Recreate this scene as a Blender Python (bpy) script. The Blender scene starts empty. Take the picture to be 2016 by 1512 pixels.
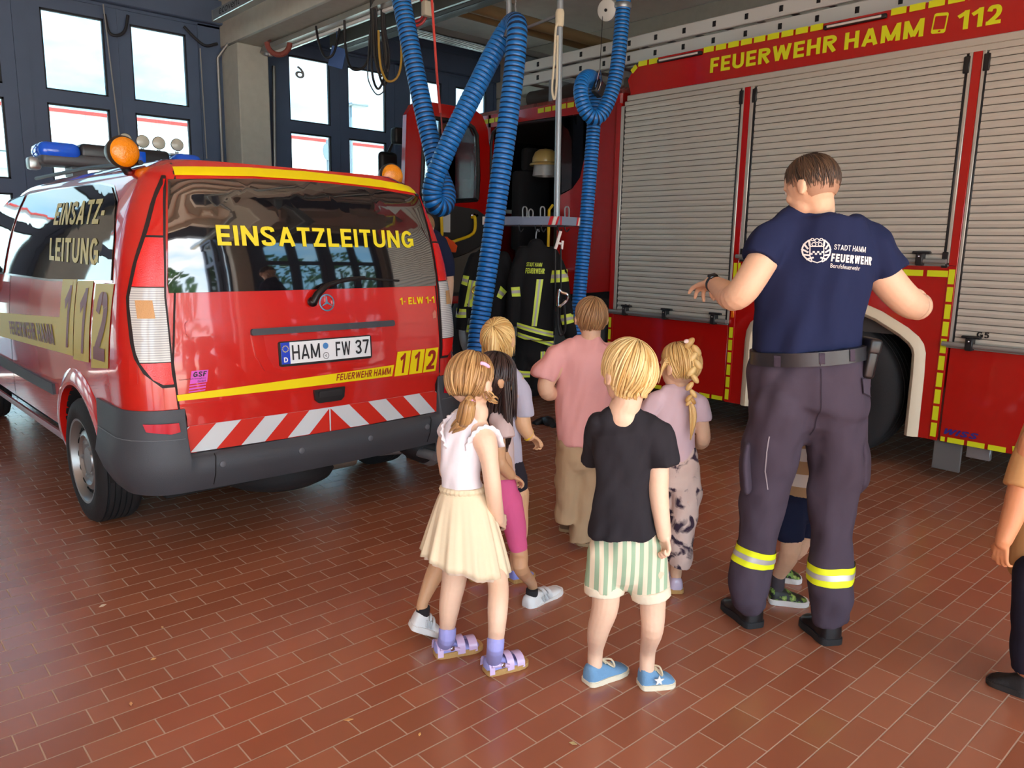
import bpy, bmesh, math, random
from mathutils import Vector, Matrix, noise
from mathutils.bvhtree import BVHTree
random.seed(7)
C = bpy.context.scene.collection
S = bpy.context.scene
V = Vector
# ---------------------------------------------------------------- camera
CAMM = ((0.742, 0.105, -0.662), (-0.670, 0.144, -0.728), (0.018, 0.984, 0.177))
RM = Matrix(CAMM)
_x = RM.col[0].normalized(); _z = (RM.col[2] - _x * RM.col[2].dot(_x)).normalized(); _y = _z.cross(_x)
RM = Matrix((_x, _y, _z)).transposed()
EYE = V((0, 0, 1.5)); FPX = 1514.0
cam = bpy.data.cameras.new('camera'); co = bpy.data.objects.new('camera', cam); C.objects.link(co)
co.matrix_world = Matrix.Translation(EYE) @ RM.to_4x4()
cam.sensor_width = 36; cam.lens = FPX / 2016 * 36; cam.clip_end = 500; cam.clip_start = 0.05
S.camera = co
FW = V((-RM.col[2][0], -RM.col[2][1], 0)).normalized(); RG = V((FW.y, -FW.x, 0))
def ray(u, v): return (RM @ V((u - 1008, -(v - 756), -FPX))).normalized()
def W(u, v, D):
    r = ray(u, v); return EYE + r * (D / r.dot(FW))
def G(u, v, z=0.0):
    r = ray(u, v); return EYE + r * ((z - EYE.z) / r.z)
def AX(u, v, x): r = ray(u, v); return EYE + r * (x / r.x)
def AY(u, v, y): r = ray(u, v); return EYE + r * (y / r.y)
# ---------------------------------------------------------------- view, sky and daylight
S.view_settings.view_transform = 'Standard'; S.view_settings.look = 'None'
S.view_settings.gamma = 1.0; S.view_settings.exposure = 2.7; S.view_settings.use_curve_mapping = False
def lin(c):
    return tuple(((v / 255) / 12.92 if v / 255 <= .04045 else ((v / 255 + .055) / 1.055) ** 2.4) for v in c[:3]) + (1,)
wd = bpy.data.worlds.new('sky'); S.world = wd; wd.use_nodes = True
nt = wd.node_tree; N = nt.nodes; L = nt.links
bg = N['Background']; tc = N.new('ShaderNodeTexCoord'); sp = N.new('ShaderNodeSeparateXYZ')
L.new(tc.outputs['Generated'], sp.inputs[0])
rp = N.new('ShaderNodeValToRGB'); L.new(sp.outputs['Z'], rp.inputs[0])
rp.color_ramp.elements[0].position = 0.0; rp.color_ramp.elements[0].color = (.62, .86, 1, 1)
rp.color_ramp.elements[1].position = .7; rp.color_ramp.elements[1].color = (.12, .38, .85, 1)
mp = N.new('ShaderNodeMapping'); L.new(tc.outputs['Generated'], mp.inputs[0]); mp.inputs['Scale'].default_value = (2.2, 2.2, 6)
nz = N.new('ShaderNodeTexNoise'); L.new(mp.outputs[0], nz.inputs['Vector']); nz.inputs['Scale'].default_value = 1.5; nz.inputs['Detail'].default_value = 7; nz.inputs['Roughness'].default_value = .58
cr = N.new('ShaderNodeValToRGB'); L.new(nz.outputs[0], cr.inputs[0]); cr.color_ramp.elements[0].position = .40; cr.color_ramp.elements[1].position = .62
mx = N.new('ShaderNodeMix'); mx.data_type = 'RGBA'; L.new(cr.outputs[0], mx.inputs[0]); L.new(rp.outputs[0], mx.inputs[6]); mx.inputs[7].default_value = (1, .98, .96, 1)
L.new(mx.outputs[2], bg.inputs[0]); bg.inputs[1].default_value = 1.15
def sun(name, rot, e, col, ang=2):
    l = bpy.data.lights.new(name, 'SUN'); l.energy = e; l.color = col; l.angle = math.radians(ang)
    o = bpy.data.objects.new(name, l); o.rotation_euler = rot; C.objects.link(o); return o
# high sun from behind the photographer's right: lights the yard, the facade opposite and the floor at the open rear bays
sun('sun', (math.radians(41), 0, math.radians(14)), 6.5, (1, .92, .80))
# ---------------------------------------------------------------- materials
MATS = {}
def mat(name, col, rough=.5, metal=0., bump=0., bscale=30., var=0., coat=0., spec=.5, emit=None, est=1., stretch=None, ior=None, aniso=None):
    if name in MATS: return MATS[name]
    m = bpy.data.materials.new(name); m.use_nodes = True; nt = m.node_tree; N = nt.nodes; L = nt.links
    b = N['Principled BSDF']; c = lin(col)
    b.inputs['Base Color'].default_value = c; b.inputs['Roughness'].default_value = rough; b.inputs['Metallic'].default_value = metal
    b.inputs['Specular IOR Level'].default_value = spec
    if ior: b.inputs['IOR'].default_value = ior
    if coat: b.inputs['Coat Weight'].default_value = coat; b.inputs['Coat Roughness'].default_value = .04
    if emit: b.inputs['Emission Color'].default_value = lin(emit); b.inputs['Emission Strength'].default_value = est
    if bump or var:
        t = N.new('ShaderNodeTexCoord'); n = N.new('ShaderNodeTexNoise'); n.inputs['Scale'].default_value = bscale; n.inputs['Detail'].default_value = 5
        if stretch:
            mp = N.new('ShaderNodeMapping'); mp.inputs['Scale'].default_value = stretch; L.new(t.outputs['Object'], mp.inputs[0]); L.new(mp.outputs[0], n.inputs['Vector'])
        else: L.new(t.outputs['Object'], n.inputs['Vector'])
        if bump:
            bp = N.new('ShaderNodeBump'); bp.inputs['Strength'].default_value = bump; bp.inputs['Distance'].default_value = .02
            L.new(n.outputs[0], bp.inputs['Height']); L.new(bp.outputs[0], b.inputs['Normal'])
        if var:
            x = N.new('ShaderNodeMix'); x.data_type = 'RGBA'; x.inputs[6].default_value = tuple(v * (1 - var) for v in c[:3]) + (1,)
            x.inputs[7].default_value = tuple(min(1, v * (1 + var)) for v in c[:3]) + (1,)
            L.new(n.outputs[0], x.inputs[0]); L.new(x.outputs[2], b.inputs['Base Color'])
    MATS[name] = m; return m
def rings_mat(name, c1, c2, scale, axis='Z', rough=.5, duty=.5, metal=0):
    """stripes along an object axis"""
    m = mat(name, c1, rough, metal); N = m.node_tree.nodes; L = m.node_tree.links; b = N['Principled BSDF']
    t = N.new('ShaderNodeTexCoord'); s = N.new('ShaderNodeSeparateXYZ'); L.new(t.outputs['Object'], s.inputs[0])
    a = N.new('ShaderNodeMath'); a.operation = 'MULTIPLY'; a.inputs[1].default_value = scale; L.new(s.outputs[axis], a.inputs[0])
    f = N.new('ShaderNodeMath'); f.operation = 'FRACT'; L.new(a.outputs[0], f.inputs[0])
    g = N.new('ShaderNodeMath'); g.operation = 'GREATER_THAN'; g.inputs[1].default_value = duty; L.new(f.outputs[0], g.inputs[0])
    x = N.new('ShaderNodeMix'); x.data_type = 'RGBA'; x.inputs[6].default_value = lin(c1); x.inputs[7].default_value = lin(c2)
    L.new(g.outputs[0], x.inputs[0]); L.new(x.outputs[2], b.inputs['Base Color']); return m
def glass_mat(name, tint, mixf=.12):
    m = bpy.data.materials.new(name); m.use_nodes = True; N = m.node_tree.nodes; L = m.node_tree.links
    for n in list(N): N.remove(n)
    o = N.new('ShaderNodeOutputMaterial'); t = N.new('ShaderNodeBsdfTransparent'); g = N.new('ShaderNodeBsdfGlossy'); x = N.new('ShaderNodeMixShader'); f = N.new('ShaderNodeFresnel')
    t.inputs[0].default_value = tint; g.inputs['Roughness'].default_value = .02; f.inputs[0].default_value = 1.45
    L.new(f.outputs[0], x.inputs[0]); L.new(t.outputs[0], x.inputs[1]); L.new(g.outputs[0], x.inputs[2]); L.new(x.outputs[0], o.inputs[0]); MATS[name] = m; return m
# ---------------------------------------------------------------- object helpers
PM = {}
def tag(o, label=None, cat=None, group=None, kind=None):
    if label: o['label'] = label
    if cat: o['category'] = cat
    if group: o['group'] = group
    if kind: o['kind'] = kind
    return o
def thing(name, label, cat, loc=(0, 0, 0), rz=0., group=None):
    o = bpy.data.objects.new(name, None); C.objects.link(o); o.empty_display_size = .2
    o.location = loc; o.rotation_euler = (0, 0, rz); PM[o.name] = Matrix.Translation(V(loc)) @ Matrix.Rotation(rz, 4, 'Z')
    return tag(o, label, cat, group)
class B:
    """collects shapes into one mesh"""
    def __init__(s): s.bm = bmesh.new()
    def box(s, a, b, bev=0., seg=2, M=None):
        v = [s.bm.verts.new((x, y, z)) for x in (a[0], b[0]) for y in (a[1], b[1]) for z in (a[2], b[2])]
        fs = [s.bm.faces.new([v[i] for i in q]) for q in ((0, 1, 3, 2), (4, 6, 7, 5), (0, 4, 5, 1), (2, 3, 7, 6), (0, 2, 6, 4), (1, 5, 7, 3))]
        if M is not None: bmesh.ops.transform(s.bm, matrix=M, verts=v)
        if bev:
            es = list({e for f in fs for e in f.edges})
            bmesh.ops.bevel(s.bm, geom=es, offset=bev, segments=seg, affect='EDGES', profile=.5)
        return s
    def prism(s, pts, d, bev=0.):
        """polygon pts (3D) extruded by vector d"""
        a = [s.bm.verts.new(p) for p in pts]; b = [s.bm.verts.new(V(p) + V(d)) for p in pts]; n = len(pts)
        fs = [s.bm.faces.new(a), s.bm.faces.new(b[::-1])] + [s.bm.faces.new((a[i], b[i], b[(i + 1) % n], a[(i + 1) % n])) for i in range(n)]
        if bev:
            es = list({e for f in fs[:2] for e in f.edges}); bmesh.ops.bevel(s.bm, geom=es, offset=bev, segments=2, affect='EDGES')
        return s
    def loft(s, rings, cap=True, closed=True):
        R = [[s.bm.verts.new(p) for p in r] for r in rings]; n = len(R[0])
        for i in range(len(R) - 1):
            for j in range(n if closed else n - 1):
                k = (j + 1) % n
                try: s.bm.faces.new((R[i][j], R[i][k], R[i + 1][k], R[i + 1][j]))
                except ValueError: pass
        if cap and closed:
            s.bm.faces.new(R[0][::-1]); s.bm.faces.new(R[-1])
        return s
    def tube(s, pts, r, n=10, cap=True):
        pts = [V(p) for p in pts]; m = len(pts); rs = r if isinstance(r, (list, tuple)) else [r] * m
        rings = []; up = None
        for i, p in enumerate(pts):
            t = (pts[min(i + 1, m - 1)] - pts[max(i - 1, 0)]).normalized()
            if up is None: up = t.orthogonal().normalized()
            up = (up - t * up.dot(t)).normalized(); w = t.cross(up)
            rings.append([p + (up * math.cos(2 * math.pi * k / n) + w * math.sin(2 * math.pi * k / n)) * rs[i] for k in range(n)])
        return s.loft(rings, cap)
    def lathe(s, prof, c, axis=(0, 0, 1), n=24, cap=True):
        """prof: (radius, height along axis)"""
        a = V(axis).normalized(); u = a.orthogonal().normalized(); w = a.cross(u); c = V(c)
        return s.loft([[c + a * h + (u * math.cos(2 * math.pi * k / n) + w * math.sin(2 * math.pi * k / n)) * max(r, 1e-4) for k in range(n)] for r, h in prof], cap)
    def ball(s, c, r, n=16):
        M = Matrix.Translation(V(c)) @ (Matrix.Diagonal((*r, 1)) if isinstance(r, (tuple, list)) else Matrix.Scale(r, 4))
        bmesh.ops.create_uvsphere(s.bm, u_segments=n, v_segments=max(6, n // 2 + 2), radius=1, matrix=M); return s
def mk(name, b, m, parent=None, smooth=True, kind=None, ang=40, label=None):
    """link the collected shapes (given in the coordinates of the parent's root) as one mesh object"""
    bm = b.bm if isinstance(b, B) else b
    bmesh.ops.recalc_face_normals(bm, faces=bm.faces)
    me = bpy.data.meshes.new(name); bm.to_mesh(me); bm.free()
    o = bpy.data.objects.new(name, me); C.objects.link(o); me.materials.append(m)
    if smooth:
        me.polygons.foreach_set('use_smooth', [True] * len(me.polygons))
        if ang < 180: me.set_sharp_from_angle(angle=math.radians(ang))
    if parent is not None: o.parent = parent
    if kind: o['kind'] = kind
    if label: o['label'] = label
    return o
def base(b, M):
    """move collected shapes from world into the frame of matrix M"""
    bm = b.bm if isinstance(b, B) else b
    bmesh.ops.transform(bm, matrix=M.inverted(), verts=bm.verts); return b
def wmk(name, b, m, parent, **k):
    """as mk, shapes given in world coordinates"""
    r = parent
    while r.parent: r = r.parent
    if r.name in PM: base(b, PM[r.name])
    return mk(name, b, m, parent, **k)
def top(name, b, m, label, cat, group=None, **k):
    """a thing that is one mesh, origin at its lowest centre"""
    bm = b.bm; lo = V([min(v.co[i] for v in bm.verts) for i in range(3)]); hi = V([max(v.co[i] for v in bm.verts) for i in range(3)])
    p = V(((lo.x + hi.x) / 2, (lo.y + hi.y) / 2, lo.z)); bmesh.ops.translate(bm, vec=-p, verts=bm.verts)
    o = mk(name, b, m, **k); o.location = p; return tag(o, label, cat, group)
def struct(name, b, m, parent=None, **k): return mk(name, b, m, parent, kind='structure' if parent is None else None, **k)
def bez(pts, n=12):
    """Catmull-Rom through points"""
    P = [V(p) for p in pts]; P = [P[0] * 2 - P[1]] + P + [P[-1] * 2 - P[-2]]; out = []
    for i in range(1, len(P) - 2):
        for k in range(n):
            t = k / n; a, b, c, d = P[i - 1:i + 3]
            out.append(.5 * ((2 * b) + (c - a) * t + (2 * a - 5 * b + 4 * c - d) * t * t + (3 * b - a - 3 * c + d) * t ** 3))
    out.append(P[-2].copy()); return out
# ---- flat artwork laid on a surface
def text_bm(s, off=.0, italic=0.):
    cu = bpy.data.curves.new('t', 'FONT'); cu.body = s; cu.offset = off; cu.shear = italic; cu.resolution_u = 3; cu.fill_mode = 'BOTH'
    o = bpy.data.objects.new('t', cu); C.objects.link(o); dg = bpy.context.evaluated_depsgraph_get()
    me = bpy.data.meshes.new_from_object(o.evaluated_get(dg)); bm = bmesh.new(); bm.from_mesh(me)
    bpy.data.objects.remove(o); bpy.data.curves.remove(cu); bpy.data.meshes.remove(me)
    x0, x1 = min(v.co.x for v in bm.verts), max(v.co.x for v in bm.verts); y0, y1 = min(v.co.y for v in bm.verts), max(v.co.y for v in bm.verts)
    for v in bm.verts: v.co = ((v.co.x - x0) / (x1 - x0), (v.co.y - y0) / (y1 - y0), 0)
    return bm
def thick(pts, t):
    """polyline as quads of width t with mitred joints"""
    P = [V(p) for p in pts]; n = len(P); o = []
    for i in range(n):
        a = (P[i] - P[i - 1]).normalized() if i else (P[1] - P[0]).normalized(); b_ = (P[i + 1] - P[i]).normalized() if i < n - 1 else a
        na, nb = V((-a.y, a.x)), V((-b_.y, b_.x)); m = (na + nb).normalized(); o.append(m * t / 2 / max(.5, m.dot(na)))
    return [[tuple(P[i] - o[i]), tuple(P[i + 1] - o[i + 1]), tuple(P[i + 1] + o[i + 1]), tuple(P[i] + o[i])] for i in range(n - 1)]
def glyph(c, t):
    a = t / 2; cv = lambda *p: [(q.x, q.y) for q in bez([(x, y, 0) for x, y in p], 5)]
    def arc(cx, cy, rx, ry, a0, a1, n=8): return [(cx + rx * math.cos(math.radians(a0 + (a1 - a0) * i / n)), cy + ry * math.sin(math.radians(a0 + (a1 - a0) * i / n))) for i in range(n + 1)]
    w = dict(A=.76, D=.68, E=.56, F=.54, G=.72, H=.68, I=t, L=.54, M=.86, N=.70, R=.66, S=.62, T=.60, U=.68, W=1.0, Z=.60).get(c, .56)
    if c == '1': w = .42
    if c == '-': w = .30
    if c == 'I': return t, [[(a, 0), (a, 1)]]
    if c == '-': return w, [[(0, .42), (w, .42)]]
    if c == '1': return w, [[(w - a, 0), (w - a, 1)], [(0, .70), (w - a, .90)]]
    v = [(a, 0), (a, 1)]; tp = [(0, 1 - a), (w, 1 - a)]; bt = [(0, a), (w, a)]
    if c == 'E': return w, [v, tp, [(0, .5), (w * .93, .5)], bt]
    if c == 'F': return w, [v, tp, [(0, .48), (w * .88, .48)]]
    if c == 'H': return w, [v, [(w - a, 0), (w - a, 1)], [(0, .5), (w, .5)]]
    if c == 'L': return w, [v, bt]
    if c == 'T': return w, [tp, [(w / 2, 0), (w / 2, 1)]]
    if c == 'N': return w, [v, [(w - a, 0), (w - a, 1)], [(a, .97), (w - a, .03)]]
    if c == 'M': return w, [v, [(w - a, 0), (w - a, 1)], [(a, .97), (w / 2, .08)], [(w - a, .97), (w / 2, .08)]]
    if c == 'W': return w, [[(a * .9, 1), (.27 * w, .03)], [(.27 * w, .03), (w / 2, .97)], [(w / 2, .97), (.73 * w, .03)], [(.73 * w, .03), (w - a * .9, 1)]]
    if c == 'A': return w, [[(a, 0), (w / 2 - .01, .98)], [(w - a, 0), (w / 2 + .01, .98)], [(.22 * w, .27), (.78 * w, .27)]]
    if c == 'Z': return w, [tp, [(w - a - .02, 1 - a), (a + .02, a)], bt]
    if c == 'U': return w, [[(a, 1), (a, .32)] + arc(w / 2, .32, w / 2 - a, .32 - a, 180, 360)[1:] + [(w - a, 1)]]
    if c == 'R': return w, [v, [(0, 1 - a), (w * .55, 1 - a)] + arc(w * .55, .73, w * .45 - a, .27 - a, 90, -90)[1:] + [(0, .46 + a)], [(w * .45, .5), (w - a * .9, 0)]]
    if c == 'D': return w, [v, [(0, 1 - a), (w * .4, 1 - a)] + arc(w * .4, .5, w * .6 - a, .5 - a, 90, -90)[1:] + [(0, a)]]
    if c == 'S': return w, [cv((w - a, .73), (w - a * 1.5, .87), (w / 2, 1 - a), (a * 1.5, .87), (a, .73), (a * 2, .585), (w / 2, .505), (w - a * 2, .42), (w - a, .27), (w - a * 1.5, .13), (w / 2, a), (a * 1.5, .13), (a, .28))]
    if c == 'G': return w, [arc(w / 2, .5, w / 2 - a, .5 - a, 40, 320, 16) + [(w - a, .22), (w - a, .46), (w * .52, .46)]]
    if c == '2': return w, [cv((a, .70), (a * 1.6, .88), (w / 2, 1 - a), (w - a * 1.6, .87), (w - a, .70), (w * .72, .46), (a * 1.3, a * 1.3)), bt]
    if c == '3': return w, [cv((a, .76), (w * .28, .89), (w / 2, 1 - a), (w - a * 1.5, .87), (w - a, .73), (w - a * 2.2, .58), (w * .5, .53), (w - a * 2.2, .48), (w - a, .29), (w - a * 1.5, .14), (w / 2, a), (w * .26, .12), (a, .25))]
    if c == '7': return w, [tp, [(w - a, 1 - a), (w * .32, 0)]]
    if c == '5': return w, [[(w * .95, 1 - a), (a * 1.6, 1 - a), (a * 1.2, .52)], cv((a * 1.2, .52), (w * .5, .62), (w - a * 1.4, .5), (w - a, .33), (w - a * 1.6, .14), (w / 2, a), (a * 1.6, .12), (a, .25))]
    return w, [v]
def bold_bm(s, t=.19, it=0., gap=.13):
    """upper case lettering drawn with strokes, normalised to the unit square"""
    x = 0.; P = []
    for c in s:
        if c == ' ': x += .30; continue
        w, st = glyph(c, t)
        for l in st: P += [[(x + px + it * py, py) for px, py in q] for q in thick(l, t)]
        x += w + gap
    X = [p[0] for q in P for p in q]; x0, x1 = min(X), max(X); Y = [p[1] for q in P for p in q]; y0, y1 = min(Y), max(Y)
    bm = bmesh.new()
    for k, q in enumerate(P): bm.faces.new([bm.verts.new(((px - x0) / (x1 - x0), (py - y0) / (y1 - y0), (k % 9) * 1.6e-4)) for px, py in q])
    return bm
def poly_bm(polys):
    bm = bmesh.new()
    for p in polys: bm.faces.new([bm.verts.new((*q, 0)) for q in p])
    return bm
def ringpoly(cx, cy, r0, r1, n=32, sx=1., a0=0., a1=360.):
    out = []
    for k in range(n):
        t0, t1 = math.radians(a0 + (a1 - a0) * k / n), math.radians(a0 + (a1 - a0) * (k + 1) / n)
        out.append([(cx + sx * r0 * math.cos(t0), cy + r0 * math.sin(t0)), (cx + sx * r1 * math.cos(t0), cy + r1 * math.sin(t0)), (cx + sx * r1 * math.cos(t1), cy + r1 * math.sin(t1)), (cx + sx * r0 * math.cos(t1), cy + r0 * math.sin(t1))])
    return out
def rrect(x0, y0, x1, y1, r, n=5):
    o = []
    for cx, cy, a in ((x1 - r, y1 - r, 0), (x0 + r, y1 - r, 90), (x0 + r, y0 + r, 180), (x1 - r, y0 + r, 270)):
        o += [(cx + r * math.cos(math.radians(a + 90 * k / n)), cy + r * math.sin(math.radians(a + 90 * k / n))) for k in range(n + 1)]
    return o
def slice2d(bm, step):
    if not step: return bm
    bmesh.ops.triangulate(bm, faces=bm.faces)
    for ax in (0, 1):
        lo = min(v.co[ax] for v in bm.verts); hi = max(v.co[ax] for v in bm.verts); k = math.floor(lo / step) + 1
        while k * step < hi - 1e-5:
            n = V((0, 0, 0)); n[ax] = 1; p = V((0, 0, 0)); p[ax] = k * step
            bmesh.ops.bisect_plane(bm, geom=bm.verts[:] + bm.edges[:] + bm.faces[:], plane_co=p, plane_no=n, dist=1e-5); k += 1
    return bm
def place(bm, fn, step=0., thick=0.):
    """bm lies in (s,t); fn(s,t,h) gives the point h above the surface"""
    slice2d(bm, step)
    if thick:
        r = bmesh.ops.extrude_face_region(bm, geom=bm.faces[:]); tv = {e for e in r['geom'] if isinstance(e, bmesh.types.BMVert)}
    else: tv = set()
    for v in bm.verts: v.co = fn(v.co.x, v.co.y, (thick if v in tv else 0.) + v.co.z)
    return bm
def quadmap(p00, p10, p01, p11):
    """maps unit square to a quad of 2-D points"""
    def f(bm):
        for v in bm.verts:
            x, y = v.co.x, v.co.y
            q = V(p00) * (1 - x) * (1 - y) + V(p10) * x * (1 - y) + V(p01) * (1 - x) * y + V(p11) * x * y
            v.co = (q[0], q[1], v.co.z)
        return bm
    return f
# ================================================================ the hall
def floor_mat():
    m = mat('terracotta floor tiles', (150, 82, 58), .36, spec=.9); N = m.node_tree.nodes; L = m.node_tree.links; b = N['Principled BSDF']
    t = N.new('ShaderNodeTexCoord'); s = N.new('ShaderNodeSeparateXYZ'); L.new(t.outputs['Object'], s.inputs[0])
    def M(op, a, b=None, c=None):
        n = N.new('ShaderNodeMath'); n.operation = op
        for i, q in enumerate((a, b, c)):
            if q is None: continue
            if isinstance(q, (int, float)): n.inputs[i].default_value = q
            else: L.new(q, n.inputs[i])
        return n.outputs[0]
    yy = M('DIVIDE', M('ADD', s.outputs['Y'], -2.0945), .0975); row = M('FLOOR', yy); fy = M('FRACT', yy)
    wn = N.new('ShaderNodeTexWhiteNoise'); wn.noise_dimensions = '1D'; L.new(row, wn.inputs['W'])
    xx = M('ADD', M('ADD', M('DIVIDE', M('ADD', s.outputs['X'], -.921), .2045), M('MULTIPLY', row, .5)), M('MULTIPLY', wn.outputs['Value'], .3))
    col = M('FLOOR', xx); fx = M('FRACT', xx)
    dx = M('MULTIPLY', M('MINIMUM', fx, M('SUBTRACT', 1, fx)), .2045); dy = M('MULTIPLY', M('MINIMUM', fy, M('SUBTRACT', 1, fy)), .0975)
    d = M('MINIMUM', dx, dy)
    mr = N.new('ShaderNodeMapRange'); mr.inputs['From Min'].default_value = .0013; mr.inputs['From Max'].default_value = .0027; L.new(d, mr.inputs[0])
    cv = N.new('ShaderNodeCombineXYZ'); L.new(col, cv.inputs[0]); L.new(row, cv.inputs[1])
    w2 = N.new('ShaderNodeTexWhiteNoise'); L.new(cv.outputs[0], w2.inputs['Vector'])
    rr = N.new('ShaderNodeValToRGB'); L.new(w2.outputs['Value'], rr.inputs[0])
    rr.color_ramp.elements[0].color = lin((150, 90, 64)); rr.color_ramp.elements[1].color = lin((164, 102, 74))
    nz = N.new('ShaderNodeTexNoise'); nz.inputs['Scale'].default_value = 9; nz.inputs['Detail'].default_value = 6; L.new(t.outputs['Object'], nz.inputs['Vector'])
    va = N.new('ShaderNodeMix'); va.data_type = 'RGBA'; va.blend_type = 'OVERLAY'; va.inputs[0].default_value = .0; L.new(rr.outputs[0], va.inputs[6]); L.new(nz.outputs[0], va.inputs[7])
    gx = N.new('ShaderNodeMix'); gx.data_type = 'RGBA'; gx.inputs[6].default_value = lin((184, 156, 130)); L.new(mr.outputs[0], gx.inputs[0]); L.new(va.outputs[2], gx.inputs[7])
    L.new(gx.outputs[2], b.inputs['Base Color'])
    ro = N.new('ShaderNodeMapRange'); ro.inputs['To Min'].default_value = .8; ro.inputs['To Max'].default_value = .27; L.new(mr.outputs[0], ro.inputs[0])
    ra = M('ADD', ro.outputs[0], M('MULTIPLY', M('SUBTRACT', nz.outputs[0], .5), .05)); L.new(ro.outputs[0], b.inputs['Roughness'])
    hh = M('ADD', M('MULTIPLY', mr.outputs[0], 1.0), M('MULTIPLY', w2.outputs['Value'], .08))
    bp = N.new('ShaderNodeBump'); bp.inputs['Strength'].default_value = .4; bp.inputs['Distance'].default_value = .002; L.new(hh, bp.inputs['Height']); L.new(bp.outputs[0], b.inputs['Normal'])
    return m
concrete = mat('pale concrete', (184, 186, 176), .85, bump=.15, bscale=12, var=.12)
ceilm = mat('grey ceiling concrete', (232, 228, 218), .9, bump=.1, bscale=6, var=.10)
frame = mat('blue grey door frames', (80, 98, 126), .5, var=.08, bscale=5)
wallm = mat('painted wall', (170, 164, 150), .85, bump=.1, bscale=10, var=.06)
alu = mat('aluminium', (176, 180, 178), .32, .85, var=.05, bscale=4)
alud = mat('dull aluminium', (150, 152, 150), .45, .6, var=.08, bscale=4)
steel = mat('galvanised steel', (150, 155, 158), .4, .7)
black = mat('black plastic', (22, 22, 24), .45)
rubber = mat('black rubber', (26, 26, 28), .75, bump=.1, bscale=60)
grey_pl = mat('charcoal bumper plastic', (62, 66, 72), .55, bump=.08, bscale=250)
glassm = glass_mat('window glass', (.47, .57, .61, 1))
FLOORZ = 0
struct('floor', B().box((-9.6, -4.2, -.3), (10.2, 9.75, 0)), floor_mat(), smooth=False)
HC = 4.35
cb = B().box((-9.6, -3.6, HC), (10.2, 9.8, HC + .25))
for k in range(5): cb.box((-9.6, -3.0 + k * 1.15, HC - .22), (10.2, -2.82 + k * 1.15, HC))
struct('ceiling', cb, ceilm, smooth=False)
struct('wall_left', B().box((-9.6, -3.6, 0), (-9.4, 9.8, HC)), wallm, smooth=False)
struct('wall_right', B().box((9.6, -3.6, 0), (9.8, 9.8, HC)), wallm, smooth=False)
# portal frames between the bays: beam along the bay, pillar at each door wall
for i, xc in enumerate((-.16, 4.06, 8.35, -4.38)):
    b = B().box((xc - .2, -3.6, 3.72), (xc + .22, 9.5, HC), .015, 1)
    struct('trim_%d' % (i + 1), b, concrete)
    b = B().box((xc - .19, 9.0, 0), (xc + .18, 9.5, 3.72), .012, 1); struct('trim_%d' % (i + 11), b, concrete)
    b = B().box((xc - .19, -3.6, 0), (xc + .18, -3.1, 3.72), .012, 1); struct('trim_%d' % (i + 21), b, concrete)
# glazed folding doors: each leaf a frame with panes
dn = [0]
def leaf(x0, x1, y, name_open=None):
    """a leaf from x0 to x1 in the plane y with four panes"""
    dn[0] += 1; n = 'door_%d' % dn[0]
    rows = ((.16, .92), (1.18, 1.94), (2.08, 2.88), (3.01, 3.805)); px0, px1 = x0 + .13, x1 - .13
    d = bpy.data.objects.new(n, None); C.objects.link(d); d.location = ((x0 + x1) / 2, y, 0); d['kind'] = 'structure'
    PM[n] = Matrix.Translation(d.location)
    f = B(); f.box((x0 + .001, y - .035, .02), (px0, y + .035, 3.93)); f.box((px1, y - .035, .02), (x1 - .001, y + .035, 3.93))
    zs = [.02] + [z for r in rows for z in r] + [3.93]
    for k in range(0, len(zs), 2): f.box((px0, y - .035, zs[k]), (px1, y + .035, zs[k + 1]))
    wmk('leaf_frame', f, frame, d, smooth=False)
    s = B()
    for z0, z1 in rows:
        for a, c in (((px0, z0), (px0 + .018, z1)), ((px1 - .018, z0), (px1, z1)), ((px0, z0), (px1, z0 + .018)), ((px0, z1 - .018), (px1, z1))):
            s.box((a[0], y - .02, a[1]), (c[0], y + .02, c[1]))
    wmk('glazing_bead', s, mat('dark gasket', (34, 38, 46), .6), d, smooth=False)
    for z0, z1 in rows:
        wmk('pane', B().box((px0, y - .004, z0), (px1, y + .004, z1)), glassm, d, smooth=False)
    h = B().box((x1 - .08, y - .07, 1.02), (x1 - .05, y - .03, 1.2), .006, 1); wmk('handle', h, black, d)
    return d
YW = 9.5
for xs in ((-7.94, -7.09, -6.15, -5.27), (-3.72, -2.87, -1.93, -1.05), (.07, .9, 1.88, 2.74), (4.59, 5.43, 6.42, 7.24)):
    for i, x in enumerate(xs): leaf(x, xs[i + 1] if i in (0, 2) and xs[i + 1] - x < .9 else x + .86, YW)
# header and jambs of the front wall
hb = B()
hb.box((-9.6, YW - .05, 3.93), (10.2, YW + .25, HC))
for a, c in ((-9.6, -7.94), (-6.23, -6.15), (-4.41, -3.72), (-2.01, -1.93), (-.19, .07), (1.76, 1.88), (3.60, 3.87), (4.24, 4.59), (6.29, 6.42), (8.10, 10.2)):
    hb.box((a, YW - .05, 0), (c, YW + .2, 3.95))
hb.box((-9.6, YW - .14, 3.96), (10.2, YW - .03, 4.22), .01, 1)
struct('wall_front', hb, frame, smooth=False)
# rear wall: open bays to the left, folding doors shut in the truck bay
YR = -3.4
for x in (4.59, 5.43, 6.42, 7.24): leaf(x, x + .86, YR)
rb = B(); rb.box((-9.6, YR - .2, 3.93), (10.2, YR + .05, HC))
for a, c in ((-9.6, -8.9), (-4.57, -4.2), (-.35, .05), (3.87, 4.24), (4.24, 4.59), (6.29, 6.42), (8.10, 10.2)): rb.box((a, YR - .2, 0), (c, YR + .05, 3.95))
struct('wall_rear', rb, frame, smooth=False)
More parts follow.
